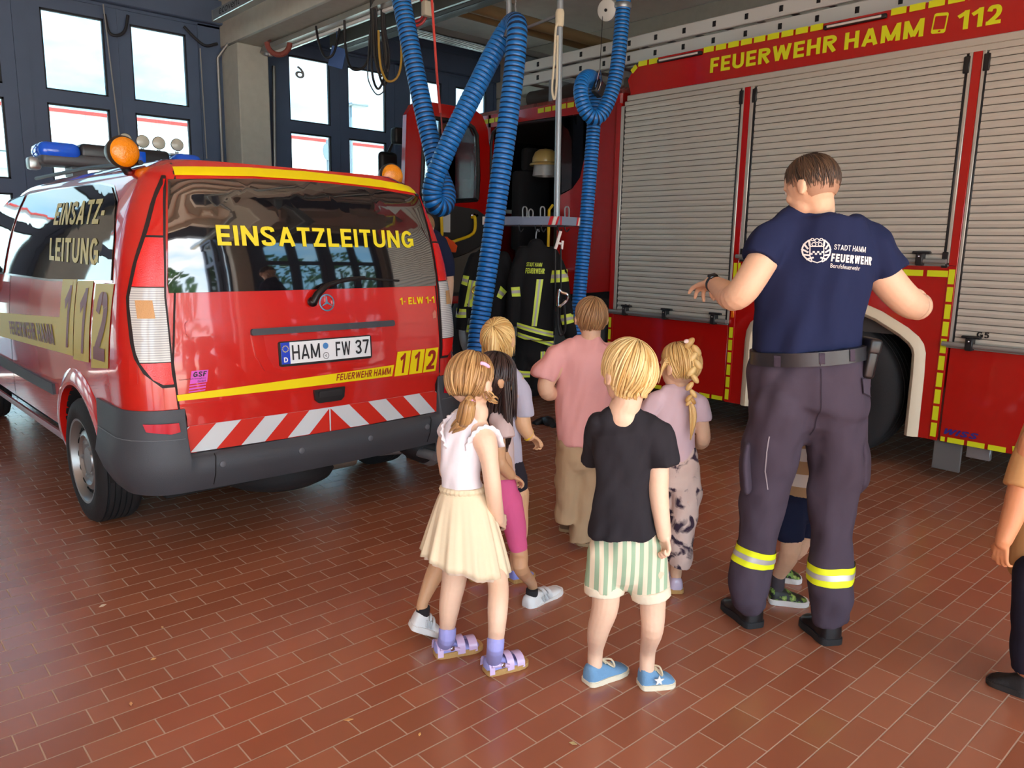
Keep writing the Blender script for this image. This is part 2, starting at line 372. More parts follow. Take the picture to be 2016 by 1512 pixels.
# folded door leaves standing open beside the rear opening
for x in (3.3,):
    for k in range(2):
        d = leaf(-.43, .43, 0); d.location = (3.78 - k * .14, YR - .5, 0); d.rotation_euler = (0, 0, math.radians(90)); 
# outside: yard, white building with red roof edge, trees behind
struct('ground', B().box((-60, -60, -.35), (70, 70, -.02)), mat('yard asphalt', (188, 178, 162), .9, var=.12, bscale=2), smooth=False)
bl = thing('white_building', 'long white hall with red roof edge across the yard', 'building', (8, 30, 0))
wmk('wall', B().box((-24, 28, -.02), (40, 40, 5.33)), rings_mat('white facade panels', (238, 240, 238), (222, 226, 226), 1.0, 'X', .6, .97), bl, smooth=False)
wmk('roof_edge', B().box((-24.2, 27.85, 5.33), (40.2, 40, 5.42)), mat('red roof edge', (214, 52, 44), .5), bl, smooth=False)
for x in (-10, 0, 4.2, 16): wmk('wall_vent', B().box((x, 27.6, 4.0), (x + .9, 28, 4.25), .03).box((x + .1, 27.65, 3.5), (x + .7, 28, 4.0), .03), mat('vent grey', (176, 188, 190), .5), bl)
lp = thing('street_lamp', 'slim grey street lamp seen through the right hand door pane', 'street lamp', AY(694, 300, 20).to_tuple())
q = AY(690, 210, 20); lp.location = (q.x, 20, -.02); PM[lp.name] = Matrix.Translation(lp.location)
wmk('pole', B().tube([(q.x, 20, -.02), (q.x, 20, q.z)], [.06, .04]), steel, lp); wmk('lamp_head', B().box((q.x - .12, 19.7, q.z), (q.x + .42, 20.1, q.z + .08), .03), steel, lp)
q = AY(645, 300, 18); sg = thing('road_sign', 'back of a round road sign outside the second door', 'road sign', (q.x, 18, -.02))
wmk('pole', B().tube([(q.x, 18, -.02), (q.x, 18, q.z + .3)], .035), steel, sg); wmk('plate', B().lathe([(.02, .0), (.2, .0), (.2, .02), (.02, .02)], (q.x - .05, 17.94, q.z), (.6, -1, 0)), steel, sg)
leafm = mat('leaves', (58, 96, 40), .7, var=.35, bscale=3)
for k, (x, y, h, r) in enumerate(((-6, -17, 6.0, 2.4), (-1, -19, 6.6, 2.8), (4.5, -17, 5.4, 2.6), (10.5, -15.5, 6.4, 2.9), (16.5, -18, 7.4, 3.0), (22.5, -17, 7.2, 2.6), (27, -25, 8.2, 3.0))):
    t = thing('tree', 'leafy green tree in the yard behind, number %s from the left' % ('first second third fourth fifth sixth seventh'.split()[k]), 'tree', (x, y, -.02))
    t['label'] = 'leafy green tree, %s from the left in the row behind the hall' % ('first second third fourth fifth sixth seventh'.split()[k])
    mk('trunk', B().tube([(0, 0, 0), (.1, 0, h * .4), (0, .1, h * .7)], [.22, .16, .08]), mat('bark', (84, 70, 56), .9), t)
    b = B()
    for j in range(420):
        a = random.uniform(0, 6.28); zz = random.uniform(.22, 1); rad = r * math.sin(math.pi * (zz * .78 + .12)) * random.uniform(.35, 1.05)
        p = V((rad * math.cos(a), rad * math.sin(a), h * zz)); s_ = random.uniform(.18, .42)
        n = V((random.uniform(-1, 1), random.uniform(-1, 1), random.uniform(-.2, 1))).normalized(); u = n.orthogonal().normalized(); w = n.cross(u)
        b.bm.faces.new([b.bm.verts.new(p + u * s_ * ca + w * s_ * .6 * sa) for ca, sa in ((1, 0), (.3, .8), (-1, 0), (-.3, -.8))])
    mk('crown', b, leafm, t, smooth=False)
# ================================================================ the red command van
VO = (1.945, 3.50, 0); VA = math.radians(1.2)
van = thing('command_van', 'red fire command van with blue light bar, seen from behind at left', 'van', VO, VA)
def ip(x, xs, ys):
    if x <= xs[0]: return ys[0]
    for i in range(1, len(xs)):
        if x <= xs[i]:
            t = (x - xs[i - 1]) / (xs[i] - xs[i - 1]); return ys[i - 1] + (ys[i] - ys[i - 1]) * t
    return ys[-1]
def sip(x, xs, ys):   # smooth (monotone-ish) interpolation
    n = len(xs)
    if x <= xs[0]: return ys[0]
    if x >= xs[-1]: return ys[-1]
    for i in range(1, n):
        if x <= xs[i]:
            h = xs[i] - xs[i - 1]; t = (x - xs[i - 1]) / h
            def m(j):
                if j == 0: return (ys[1] - ys[0]) / (xs[1] - xs[0])
                if j == n - 1: return (ys[-1] - ys[-2]) / (xs[-1] - xs[-2])
                a, b_ = (ys[j] - ys[j - 1]) / (xs[j] - xs[j - 1]), (ys[j + 1] - ys[j]) / (xs[j + 1] - xs[j])
                return 0 if a * b_ < 0 else (a + b_) / 2
            return ys[i - 1] * (1 + 2 * t) * (1 - t) ** 2 + ys[i] * t * t * (3 - 2 * t) + h * (m(i - 1) * t * (1 - t) ** 2 - m(i) * t * t * (1 - t))
def vw(z): return sip(z, [.3, .42, .6, .95, 1.25, 1.55, 1.75, 1.82, 1.87], [.90, .935, .95, .955, .93, .868, .785, .74, .65])
def vb(z): return sip(z, [.3, .5, .95, 1.25, 1.38, 1.5, 1.65, 1.8, 1.87], [.07, .06, .07, .10, .113, .130, .158, .192, .265])
def vf(z): return sip(z, [.3, .5, .8, 1.1, 1.25, 1.8, 1.87], [4.90, 4.97, 4.93, 4.75, 4.25, 3.1, 2.9])
RR = .17
def vplan(s, z, h=0.):
    """point on the van's skin: s is the arc length from the middle of the tail, + to the left side"""
    w = vw(z); b0 = vb(z); sg = -1 if s > 0 else 1; a = abs(s); flat = w - RR; arc = RR * math.pi / 2
    if a <= flat: x, y, nx, ny = a, b0, 0., -1.
    elif a <= flat + arc:
        t = (a - flat) / RR; x, y, nx, ny = flat + RR * math.sin(t), b0 + RR - RR * math.cos(t), math.sin(t), -math.cos(t)
    else: x, y, nx, ny = w, b0 + RR + (a - flat - arc), 1., 0.
    y += .05 * min(1, (x / .95) ** 2)
    e = .01; dz = (vb(z + e) - vb(z - e)) / (2 * e) if abs(ny) > .7 else -(vw(z + e) - vw(z - e)) / (2 * e)
    n = V((nx * sg, ny, dz)).normalized()
    return V((x * sg, y, z)) + n * h
def s_of_x(x): return -x            # on the tail
def s_of_y(y, z): return (vw(z) - RR) + RR * math.pi / 2 + (y - vb(z) - RR - .05)   # left side
red = mat('van red paint', (200, 28, 20), .22, coat=1., var=.03, bscale=2)
yel = mat('yellow reflective film', (236, 214, 8), .45, spec=.3)
yelS = mat('yellow window film', (228, 212, 30), .45)
dark_glass = mat('tinted glass', (20, 20, 23), .03, spec=1.0, ior=1.75)
# body shell
zs = [.44, .5, .6, .72, .84, .95, 1.05, 1.15, 1.25, 1.32, 1.4, 1.48, 1.55, 1.62, 1.69, 1.75, 1.79, 1.82, 1.845, 1.86, 1.87]
rings = []
def outline(z, k=1.):
    w = vw(z); pts = []; flat = w - RR; arc = RR * math.pi / 2
    y0 = vb(z); y1 = vf(z); rf = .45
    L1 = (y1 - rf) - (y0 + RR + .05)
    ss = [flat * i / 6 for i in range(7)] + [flat + arc * i / 7 for i in range(1, 8)] + [flat + arc + L1 * i / 14 for i in range(1, 15)]
    half = [vplan(s, z) for s in ss]
    for i in range(1, 8):
        t = math.pi / 2 * i / 8; half.append(V((-(w - rf + rf * math.cos(t)), y1 - rf + rf * math.sin(t), z)))
    half.append(V((-(w - rf) * .5, y1 + .03, z))); half.append(V((0, y1 + .04, z)))
    full = half + [V((-p.x, p.y, p.z)) for p in half[-2:0:-1]]
    return full
rings = [outline(z) for z in zs]
top_ = rings[-1]; cyv = sum(p.y for p in top_) / len(top_)
for k, dz in ((.88, .012), (.7, .026), (.4, .036), (.12, .04)):
    rings.append([V((p.x * k, cyv + (p.y - cyv) * k, 1.87 + dz)) for p in top_])
bb = B().loft(rings)
body = mk('body', bb, red, van, ang=35)
# wheel openings cut out
def cut(o, tools):
    for t in tools:
        m = o.modifiers.new('cut', 'BOOLEAN'); m.object = t; m.operation = 'DIFFERENCE'; m.solver = 'EXACT'
    dg = bpy.context.evaluated_depsgraph_get(); me = bpy.data.meshes.new_from_object(o.evaluated_get(dg))
    o.modifiers.clear(); old = o.data; o.data = me; bpy.data.meshes.remove(old)
    for t in tools: bpy.data.objects.remove(t)
    me.polygons.foreach_set('use_smooth', [True] * len(me.polygons)); me.set_sharp_from_angle(angle=math.radians(35))
YH, ZH, YF = .96, .335, 4.16
tl = []
for y in (YH, YF):
    for sx in (-1, 1):
        t = B().lathe([(.395, 0), (.395, .32)], (sx * .70, y, ZH + .02), (sx, 0, 0), 40); o = mk('cutter', t, red, None); o.matrix_world = PM[van.name]; tl.append(o)
dg = bpy.context.view_layer; dg.update(); cut(body, tl)
def onv(h): return lambda s, z, t: vplan(s, z, h + t)
def vdecal(name, bm, m, h, parent=van, step=.06, thick=0., **k): return mk(name, place(bm, onv(h), step, thick), m, parent, ang=60, **k)
def sside(y, z): return (s_of_y(y, z), z)
def tail(pts): return [(-x, z) for x, z in pts]
# dark wheel housings
for sx in (-1, 1):
    for y in (YH, YF): mk('wheel_housing', B().loft([[V((sx * xx, y + .39 * math.cos(a), ZH + .02 + .39 * math.sin(a))) for a in [math.radians(-8 + 196 * i / 24) for i in range(25)]] for xx in (.938, .68)], cap=False, closed=False), mat('wheel housing', (14, 14, 15), .9), van)
# flared arch lips
for sx in (-1, 1):
    b = B()
    for y in (YH,):
        R = []
        for i in range(25):
            a = math.radians(-14 + 182 * i / 24); r0, r1 = .39, .475
            P = lambda r, h: vplan(-sx * s_of_y(y + r * math.cos(a), ZH + .02 + r * math.sin(a)), ZH + .02 + r * math.sin(a), h)
            R.append([P(r0, -.03), P(r0, .022), P(r0 + .03, .026), P(r1, .002), P(r1, -.02)])
        b.loft(R, cap=False, closed=False)
    mk('wheel_arch_lip', b, red, van)
# tailgate: seam, glass, mouldings
seam = mat('panel gap', (34, 8, 8), .7)
hatch = [(-.765, .95), (-.755, .75), (-.74, .62), (-.715, .545), (-.68, .522), (0, .512), (.68, .522), (.715, .545), (.74, .62), (.755, .75), (.765, .95), (.757, 1.27), (.735, 1.5), (.70, 1.775), (.66, 1.845)]
def band2d(pts, w):
    """polyline as thin polygons"""
    out = []
    for a, b_ in zip(pts, pts[1:]):
        d = V((b_[0] - a[0], b_[1] - a[1])); n = V((-d.y, d.x)).normalized() * w / 2; e = d.normalized() * w * .4
        out.append([(a[0] - n.x - e.x, a[1] - n.y - e.y), (b_[0] - n.x + e.x, b_[1] - n.y + e.y), (b_[0] + n.x + e.x, b_[1] + n.y + e.y), (a[0] + n.x - e.x, a[1] + n.y - e.y)])
    return out
hl = [(-.66, 1.845)] + hatch
vdecal('tailgate_gap', poly_bm(band2d(tail(hl), .009)), seam, .0015)
win = [(-.755, 1.262), (.755, 1.262), (.757, 1.30), (.735, 1.5), (.698, 1.765), (.3, 1.792), (0, 1.797), (-.3, 1.792), (-.698, 1.765), (-.735, 1.5), (-.757, 1.30)]
vdecal('rear_window', poly_bm([tail(win)]), dark_glass, .004, thick=.004, step=.05)
def vtext(name, s, q, m, h, off=.01, parent=van, conv=tail, step=.08, it=0.):
    bm = quadmap(*[(*p, 0) for p in q])((text_bm(s, off, it) if any(c.islower() for c in s) else bold_bm(s, .17 + off, it)))
    for v in bm.verts:
        p = conv([(v.co.x, v.co.y)])[0]; v.co = (p[0], p[1], v.co.z)
    return vdecal(name, bm, m, h, parent, step)
rq = lambda x0, z0, x1, z1: ((x0, z0), (x1, z0), (x0, z1), (x1, z1))
vtext('window_lettering', 'EINSATZLEITUNG', rq(-.52, 1.473, .605, 1.570), yelS, .0105, .012)
vdecal('roof_stripe', poly_bm([tail([(-.666, 1.787), (-.3, 1.806), (.1, 1.810), (.45, 1.80), (.70, 1.782), (.705, 1.822), (.4, 1.846), (0, 1.855), (-.3, 1.85), (-.661, 1.827)])]), yel, .003, step=.05)
# raised panel with plate recess, grip strip
vdecal('tailgate_panel', poly_bm([rrect(-.71, 1.06, .70, 1.135, .02)]), red, .0, thick=.012)
vdecal('plate_recess', poly_bm([tail([(-.40, 1.055), (-.385, .95), (-.345, .875), (-.27, .848), (.27, .848), (.345, .875), (.385, .95), (.40, 1.055)])]), red, .0, thick=.010)
vdecal('plate_recess_floor', poly_bm([tail([(-.34, 1.045), (-.33, .95), (-.30, .89), (-.25, .868), (.25, .868), (.30, .89), (.33, .95), (.34, 1.045)])]), mat('recess red', (196, 24, 18), .3, coat=.6), .0105)
vdecal('grip_strip', poly_bm([tail(rrect(-.405, 1.05, .42, 1.082, .012))]), grey_pl, .008, thick=.022)
pl = vdecal('licence_plate', poly_bm([tail(rrect(-.272, .888, .262, 1.012, .012))]), black, .011, thick=.010)
vdecal('plate_face', poly_bm([tail([(-.262, .9), (.254, .9), (.254, 1.006), (-.262, 1.006)])]), mat('plate white', (226, 230, 232), .4), .0215, pl)
blue = mat('plate blue', (20, 60, 190), .4)
vdecal('country_band', poly_bm([tail([(-.262, .9), (-.216, .9), (-.216, 1.006), (-.262, 1.006)])]), blue, .0225, pl)
vtext('country_letter', 'D', rq(-.25, .909, -.229, .934), mat('white print', (235, 235, 235), .5), .0232, .02, pl)
vdecal('star_ring', poly_bm([p for k in range(12) for p in ringpoly(.239 + .015 * math.cos(k * .5236), .975 + .015 * math.sin(k * .5236), 0, .0028, 5)]), yel, .0232, pl, step=0)
ptx = mat('plate black print', (28, 30, 34), .5)
for s_, a, c in (('HAM', -.205, -.052), ('FW', .04, .128), ('37', .158, .243)): vtext('plate_lettering', s_, rq(a, .916, c, .991), ptx, .0232, -.02, pl)
vdecal('upper_seal', poly_bm([ringpoly(.018, .975, 0, .016, 20)[k] for k in range(20)]), mat('seal blue', (70, 130, 190), .5), .0232, pl, step=0)
vdecal('lower_seal', poly_bm(ringpoly(.018, .925, .014, .018, 20) + ringpoly(.018, .925, .004, .009, 3)), mat('seal grey', (120, 124, 128), .5), .0232, pl, step=0)
# stripe with lettering and number
vdecal('tailgate_stripe', poly_bm([tail([(-.757, .772), (.404, .772), (.420, .834), (-.20, .818), (-.76, .80)])]), yel, .003)
dred = mat('red print', (150, 26, 18), .5)
vtext('stripe_lettering', 'FEUERWEHR HAMM', ((.045, .784), (.39, .782), (.052, .82), (.398, .823)), dred, .0045, .0, it=0.)
for k in range(3):
    x = .418 + k * .104
    vdecal('number_patch', poly_bm([tail([(x, .768), (x + .096, .768), (x + .124, .904), (x + .028, .904)])]), yel, .003)
    vtext('number', '112'[k], (((x + .03, .782), (x + .066, .782), (x + .050, .892), (x + .088, .892)) if k < 2 else ((x + .022, .782), (x + .084, .782), (x + .044, .892), (x + .106, .892))), dred, .0045, .02)
vtext('call_sign', '1- ELW 1-1', rq(.482, 1.163, .738, 1.203), yel, .003, .01)
# crease and chevron board
vdecal('tailgate_crease', poly_bm([tail(rrect(-.752, .742, .752, .756, .006))]), red, .0, thick=.007)
chev = []
zb, zt = .524, .650
white_r = mat('white reflective board', (206, 212, 214), .4); red_r = mat('red reflective board', (205, 40, 24), .4)
def clipx(poly, x0, x1):
    bm = poly_bm([poly])
    for x, n in ((x0, -1), (x1, 1)):
        bmesh.ops.bisect_plane(bm, geom=bm.verts[:] + bm.edges[:] + bm.faces[:], plane_co=(x, 0, 0), plane_no=(n, 0, 0), clear_outer=True)
    return bm
def chevron(col, side):
    out = bmesh.new()
    for k in range(-1, 5):
        a = .004 + k * .238
        P = [(a + .0, zb), (a + .119, zb), (a + .119 - .125, zt), (a - .125, zt)]
        P = [(side * x, z) for x, z in P]
        lo, hi = (0.004, .735) if side > 0 else (-.735, -.004)
        bm = clipx(P, lo, hi)
        if bm.faces:
            me = bpy.data.meshes.new('x'); bm.to_mesh(me); out.from_mesh(me); bpy.data.meshes.remove(me)
        bm.free()
    for v in out.verts: v.co.x = -v.co.x
    return out
bdp = rrect(-.735, zb, .735, zt, .03)
brd = vdecal('warning_board', poly_bm([tail(bdp)]), white_r, .0035, thick=.003)
for sd in (-1, 1): vdecal('warning_stripe', chevron(True, sd), red_r, .0078, brd)
# handle, wiper, emblem, sticker
vdecal('tailgate_handle', poly_bm([tail([(-.092, .752), (.088, .752), (.082, .70), (.062, .682), (-.066, .682), (-.086, .70)])]), black, .004, thick=.016)
vdecal('handle_grip', poly_bm([tail(rrect(-.07, .712, .066, .744, .01))]), mat('handle grip', (40, 40, 42), .35), .02, thick=.008)
def pv(x, z, h): return vplan(-x, z, h)
wp = B(); wp.ball(pv(-.07, 1.20, .02), .026); wp.tube([pv(-.075, 1.195, .03), pv(-.05, 1.235, .035), pv(-.01, 1.268, .035), pv(.02, 1.282, .03)], [.02, .019, .017, .014])
w1 = mk('wiper', wp, mat('wiper black', (18, 18, 20), .3), van)
mk('wiper_arm', B().tube([pv(.02, 1.282, .028), pv(.15, 1.312, .022), pv(.25, 1.318, .02)], [.012, .009, .007]), black, w1)
mk('wiper_blade', B().tube([pv(.06, 1.292, .014), pv(.25, 1.312, .012), pv(.48, 1.296, .012)], .006), black, w1)
chrome = mat('chrome', (214, 216, 220), .12, 1.)
vdecal('emblem', poly_bm(ringpoly(-.016, 1.193, .037, .044, 32) + [[(-.016 + .006 * math.cos(a + 1.57), 1.193 + .006 * math.sin(a + 1.57)), (-.016 + .039 * math.cos(a), 1.193 + .039 * math.sin(a)), (-.016 + .006 * math.cos(a - 1.57), 1.193 + .006 * math.sin(a - 1.57))] for a in (1.571, 3.665, 5.76)]), chrome, .004, thick=.006, step=0, label='round three-pointed star emblem')
pink = mat('pink sticker', (216, 86, 196), .5)
vdecal('sticker', poly_bm([tail([(-.70, .845), (-.622, .848), (-.612, .905), (-.688, .905)]), tail([(-.703, .833), (-.628, .836), (-.627, .842), (-.702, .839)]), tail([(-.705, .818), (-.63, .822), (-.629, .83), (-.704, .826)]), tail([(-.708, .806), (-.633, .81), (-.632, .815), (-.707, .811)])]), pink, .003, step=0)
vtext('sticker_lettering', 'GSF', ((-.685, .876), (-.625, .876), (-.68, .9), (-.62, .9)), black, .0045, .03)
vtext('sticker_lettering', 'Sonderfahrzeugbau', rq(-.745, .864, -.627, .872), black, .0045, .0)
vtext('sticker_lettering', 'GmbH', rq(-.665, .851, -.628, .860), black, .0045, .01)
vdecal('badge', poly_bm([tail([(.712, 1.075), (.735, 1.078), (.738, 1.11), (.73, 1.125), (.71, 1.105)])]), mat('badge', (206, 120, 100), .5), .0125)
# tail lights wrap the corners
def tl_edge(z):  # outer boundary in arc length measured from the hatch gap
    return 0
lens_r = mat('red lens', (222, 14, 12), .12, spec=.7, bump=.15, bscale=220); lens_d = mat('deep red lens', (190, 10, 10), .12, spec=.7)
lens_w = rings_mat('clear ribbed lens', (208, 208, 204), (164, 164, 164), 95, 'Z', .12, .6); lens_a = mat('amber lens', (206, 158, 104), .2, bump=.3, bscale=250)
for sg, nm in ((1, 'left'), (-1, 'right')):
    def sec(z0, z1, m, name, par, h=.012, n=6, inset=0.):
        out = []
        for i in range(n):
            a, c = z0 + (z1 - z0) * i / n, z0 + (z1 - z0) * (i + 1) / n
            e = lambda z: ip(z, [.52, .9, 1.25, 1.5, 1.8], [.722, .772, .772, .748, .705])
            o_ = lambda z: ip(z, [.845, .87, .95, 1.01, 1.23, 1.4, 1.54, 1.70, 1.775], [.81, .858, .905, .921, .925, .875, .816, .758, .712])
            # in the lower quarter the lamp turns in
            out.append([(sg * (e(a) + inset), a), (sg * (o_(a) - inset * 2), a), (sg * (o_(c) - inset * 2), c), (sg * (e(c) + inset), c)])
        return vdecal(name, poly_bm(out), m, .0025, par, step=.03, thick=h)
    t = sec(.838, 1.782, mat('lamp seal', (26, 8, 8), .6), 'tail_light', van, .006, 14, -.004)
    sec(.853, .952, lens_r, 'lens', t, .012, 4, .006)
    sec(.956, 1.285, lens_w, 'lens', t, .013, 8, .006)
    sec(1.29, 1.505, lens_r, 'lens', t, .013, 8, .006)
    sec(1.515, 1.765, lens_d, 'lens', t, .010, 6, .006)
    vdecal('turn_signal', poly_bm([[(sg * .82, 1.15), (sg * .885, 1.15), (sg * .887, 1.23), (sg * .823, 1.23)]]), lens_a, .0195, t, step=.03)
# bumper
bz = [.335, .36, .42, .5, .6, .68, .72, .735]
def bump_ring(z):
    o = ip(z, [.335, .40, .5, .53, .6, .735], [.01, .05, .062, .035, .03, .012])
    f = lambda s: vplan(s, max(z, .42), o)
    smax = s_of_y(ip(z, [.335, .45, .735], [.42, .50, .585]), max(z, .42))
    pts = [f(q) for q in [.726 * i / 10 for i in range(11)] + [.732] + [.736 + (smax - .736) * i / 15 for i in range(16)]]
    for p in pts: p.z = z
    L_ = [p for p in pts[::-1]] + [V((-p.x, p.y, p.z)) for p in pts[1:]]
    return L_
rs = [bump_ring(z) for z in bz]; inn = [[V((p.x * .93, p.y + .05, p.z)) for p in r] for r in rs]
b = B(); b.loft(rs, cap=False, closed=False); b.loft([rs[-1], inn[-1]], cap=False, closed=False); b.loft([inn[0], rs[0]], cap=False, closed=False)
bumper = mk('rear_bumper', b, grey_pl, van, ang=50)
# tailgate dips into the bumper: board area is cut free by pushing the middle down
for v in bumper.data.vertices:
    x, y, z = v.co
    if abs(x) < .7275 and z > .515: v.co.z = .515 + (z - .515) * .02; v.co.y = max(v.co.y, .055)
def bpt(x, z, h):
    o = ip(z, [.335, .40, .5, .53], [.01, .05, .062, .035]); return vplan(-x, max(z, .42), o + h) * 1 + V((0, 0, z - max(z, .42)))
for x in (-.592, -.195, .214, .61):
    p = bpt(x, .462, .002); mk('parking_sensor', B().lathe([(.016, -.004), (.016, .004), (.012, .007), (.001, .007)], p, (0, -1, 0), 18), mat('sensor', (92, 96, 102), .5), bumper)
for x in (-.625, .64): mk('bumper_joint', B().tube([bpt(x, .36, .0), bpt(x, .42, .001), bpt(x, .5, .001), bpt(x, .515, .0)], .0025, 6), black, bumper)
for sg in (-1, 1): mk('reflector', place(poly_bm([[(sg * .765, .635), (sg * .80, .628), (sg * .885, .645), (sg * .895, .68), (sg * .77, .677)]]), lambda s, z, t: vplan(s, z, .031 + t), .03, .006), mat('red reflector', (196, 20, 40), .15), bumper)
for sg in (-1, 1): mk('bumper_crease', B().tube([vplan(-sg * q, .60 + .02 * (q - .74), .034) for q in [.745 + (1.30 - .745) * i / 14 for i in range(15)]], .0022, 6), mat('crease grey', (104, 108, 114), .5), bumper)
# under the tail: spare wheel, silencer, floor pan
mk('underbody', B().box((-.78, .25, .27), (.78, 4.6, .36)), mat('underbody', (20, 20, 21), .9), van, smooth=False)
mk('spare_wheel', B().lathe([(.05, 0), (.24, 0), (.30, .03), (.33, .08), (.33, .14), (.30, .18), (.05, .19)], (-.08, .52, .165), n=48), rubber, van)
mk('silencer', B().tube([(.10, .34, .285), (.30, .34, .285)], .07, 16), mat('silencer', (150, 146, 132), .4, .7), van)
mk('tail_pipe', B().tube([(.30, .34, .29), (.62, .25, .28), (.68, .03, .27)], .03, 12), steel, van)
# wheels
def wheel(parent, c, sx, R=.335, wd_=.215, name='wheel'):
    c = V(c); ax = V((sx, 0, 0))
    prof = [(R * .66, -wd_ * .5), (R * .80, -wd_ * .52), (R * .95, -wd_ * .46), (R * .995, -wd_ * .36)]
    for i in range(-2, 3):
        g = i * wd_ * .13; prof += [(R, g - wd_ * .05), (R, g + wd_ * .045), (R - .008, g + wd_ * .05), (R - .008, g + wd_ * .075)]
    prof += [(R * .995, wd_ * .36), (R * .95, wd_ * .46), (R * .82, wd_ * .52), (R * .68, wd_ * .5), (R * .655, wd_ * .46)]
    t = mk(name, B().lathe(prof, c, ax, 56, cap=False), rubber, parent, ang=50)
    rim = B().lathe([(R * .66, wd_ * .47), (R * .68, wd_ * .50), (R * .645, wd_ * .49), (R * .60, wd_ * .36), (R * .585, wd_ * .1), (R * .55, wd_ * .2), (R * .47, wd_ * .36), (R * .40, wd_ * .40), (R * .36, wd_ * .33), (R * .22, wd_ * .30), (R * .2, wd_ * .36), (.001, wd_ * .37)], c, ax, 56, cap=False)
    r = mk('rim', rim, mat('steel rim', (150, 150, 148), .35, .75), t, ang=40)
    for k in range(14):
        hol = B(); a = 2 * math.pi * k / 14; p = c + ax * wd_ * .30 + V((0, math.cos(a), math.sin(a))) * R * .513
        hol.lathe([(.017, -.01), (.017, .012)], p, (sx * .85, .5 * math.cos(a), .5 * math.sin(a)), 12)
        mk('rim_vent', hol, mat('vent dark', (10, 10, 10), .9), t)
    for k in range(5):
        a = 2 * math.pi * k / 5; p = c + ax * wd_ * .30 + V((0, math.cos(a), math.sin(a))) * R * .285; mk('wheel_nut', B().lathe([(.012, 0), (.012, .018), (.006, .022)], p, ax, 6), steel, t)
    return t
wheel(van, (-.855, YH, ZH), -1); wheel(van, (.855, YH, ZH), 1); wheel(van, (-.84, YF, ZH), -1); wheel(van, (.84, YF, ZH), 1)
# side windows, trim and lettering (both sides alike)
def sdecal(name, polys, m, h, sg=1, step=.1, thick=0., par=None):
    bm = poly_bm([[(sg * s_of_y(y, z), z) for y, z in p] for p in polys]); return vdecal(name, bm, m, h, par or van, step, thick)
for sg in (1, -1):
    for poly in ([(.36, 1.312), (.41, 1.5), (.55, 1.67), (.72, 1.745), (.95, 1.768), (1.9, 1.775), (2.50, 1.765), (2.56, 1.262), (1.5, 1.27)], [(2.64, 1.262), (2.58, 1.765), (3.02, 1.745), (3.5, 1.55), (3.95, 1.26), (3.6, 1.24)]):
        sdecal('side_window_trim', [[(y + (.012 if y > 1.6 else -.012), z + (.01 if z > 1.5 else -.012)) for y, z in poly]], chrome if poly[0][0] < 1 else black, .002, sg)
        sdecal('side_window', [poly], dark_glass, .004, sg, thick=.003)
    sdecal('rub_strip', [[(1.43, .622), (3.75, .60), (3.75, .675), (1.43, .685)]], grey_pl, .0, sg, thick=.016)
    sdecal('sill', [[(1.40, .40), (3.75, .385), (3.75, .335), (1.38, .345)]], mat('sill grey red', (150, 60, 62), .3, coat=.5), .0, sg, thick=.012)
    for yy in (2.60,): sdecal('door_gap', [[(yy, .39), (yy + .008, .39), (yy - .04, 1.77), (yy - .048, 1.77)]], seam, .0015, sg)
    sdecal('fuel_flap', [[(.15 + .0, .86), (.19, .85), (.185, .99), (.15, .985)]], red, .0, sg, thick=.003)
# left flank lettering: stripe, numbers and window words
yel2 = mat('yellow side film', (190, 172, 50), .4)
sdecal('side_stripe', [[(1.20, 1.078), (3.3, .955), (3.3, .80), (1.24, .885)]], yel2, .003, 1)
for k, y0 in enumerate((1.175, .895, .585)):
    sdecal('side_number_patch', [[(y0, 1.285), (y0 - .265, 1.297), (y0 - .20, .905 if k == 2 else .895), (y0 + .075, .885 - .006 * k)]], yel2, .0035, 1)
def stext(name, s, q, m, h, off, step=.08):
    bm = quadmap(*[(*p, 0) for p in q])(bold_bm(s, .19))
    for v in bm.verts: y, z = v.co.x, v.co.y; v.co = (s_of_y(y, z), z, v.co.z)
    return vdecal(name, bm, m, h, van, step)
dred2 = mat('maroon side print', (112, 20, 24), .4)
for k, y0 in enumerate((1.175, .895, .585)): stext('side_number', '112'[k], (((y0 - .02, .925), (y0 - .12, .93), (y0 - .095, 1.25), (y0 - .20, 1.26)) if k < 2 else ((y0 + .02, .925), (y0 - .16, .93), (y0 - .055, 1.25), (y0 - .225, 1.26))), dred2, .0055, .01)
stext('side_stripe_lettering', 'FEUERWEHR HAMM', ((2.45, .868), (1.32, .91), (2.47, .955), (1.36, 1.03)), dred2, .0055, .01)
stext('side_window_lettering', 'EINSATZ-', ((1.53, 1.562), (.62, 1.562), (1.60, 1.688), (.68, 1.69)), yel2, .0085, .01)
stext('side_window_lettering', 'LEITUNG', ((1.47, 1.372), (.57, 1.368), (1.53, 1.496), (.62, 1.5)), yel2, .0085, .01)
# door mirrors
for sg in (-1, 1): mk('door_mirror', B().box((sg * 1.0 - .11, 3.55, 1.08), (sg * 1.0 + .11, 3.70, 1.33), .05, 3), black, van)
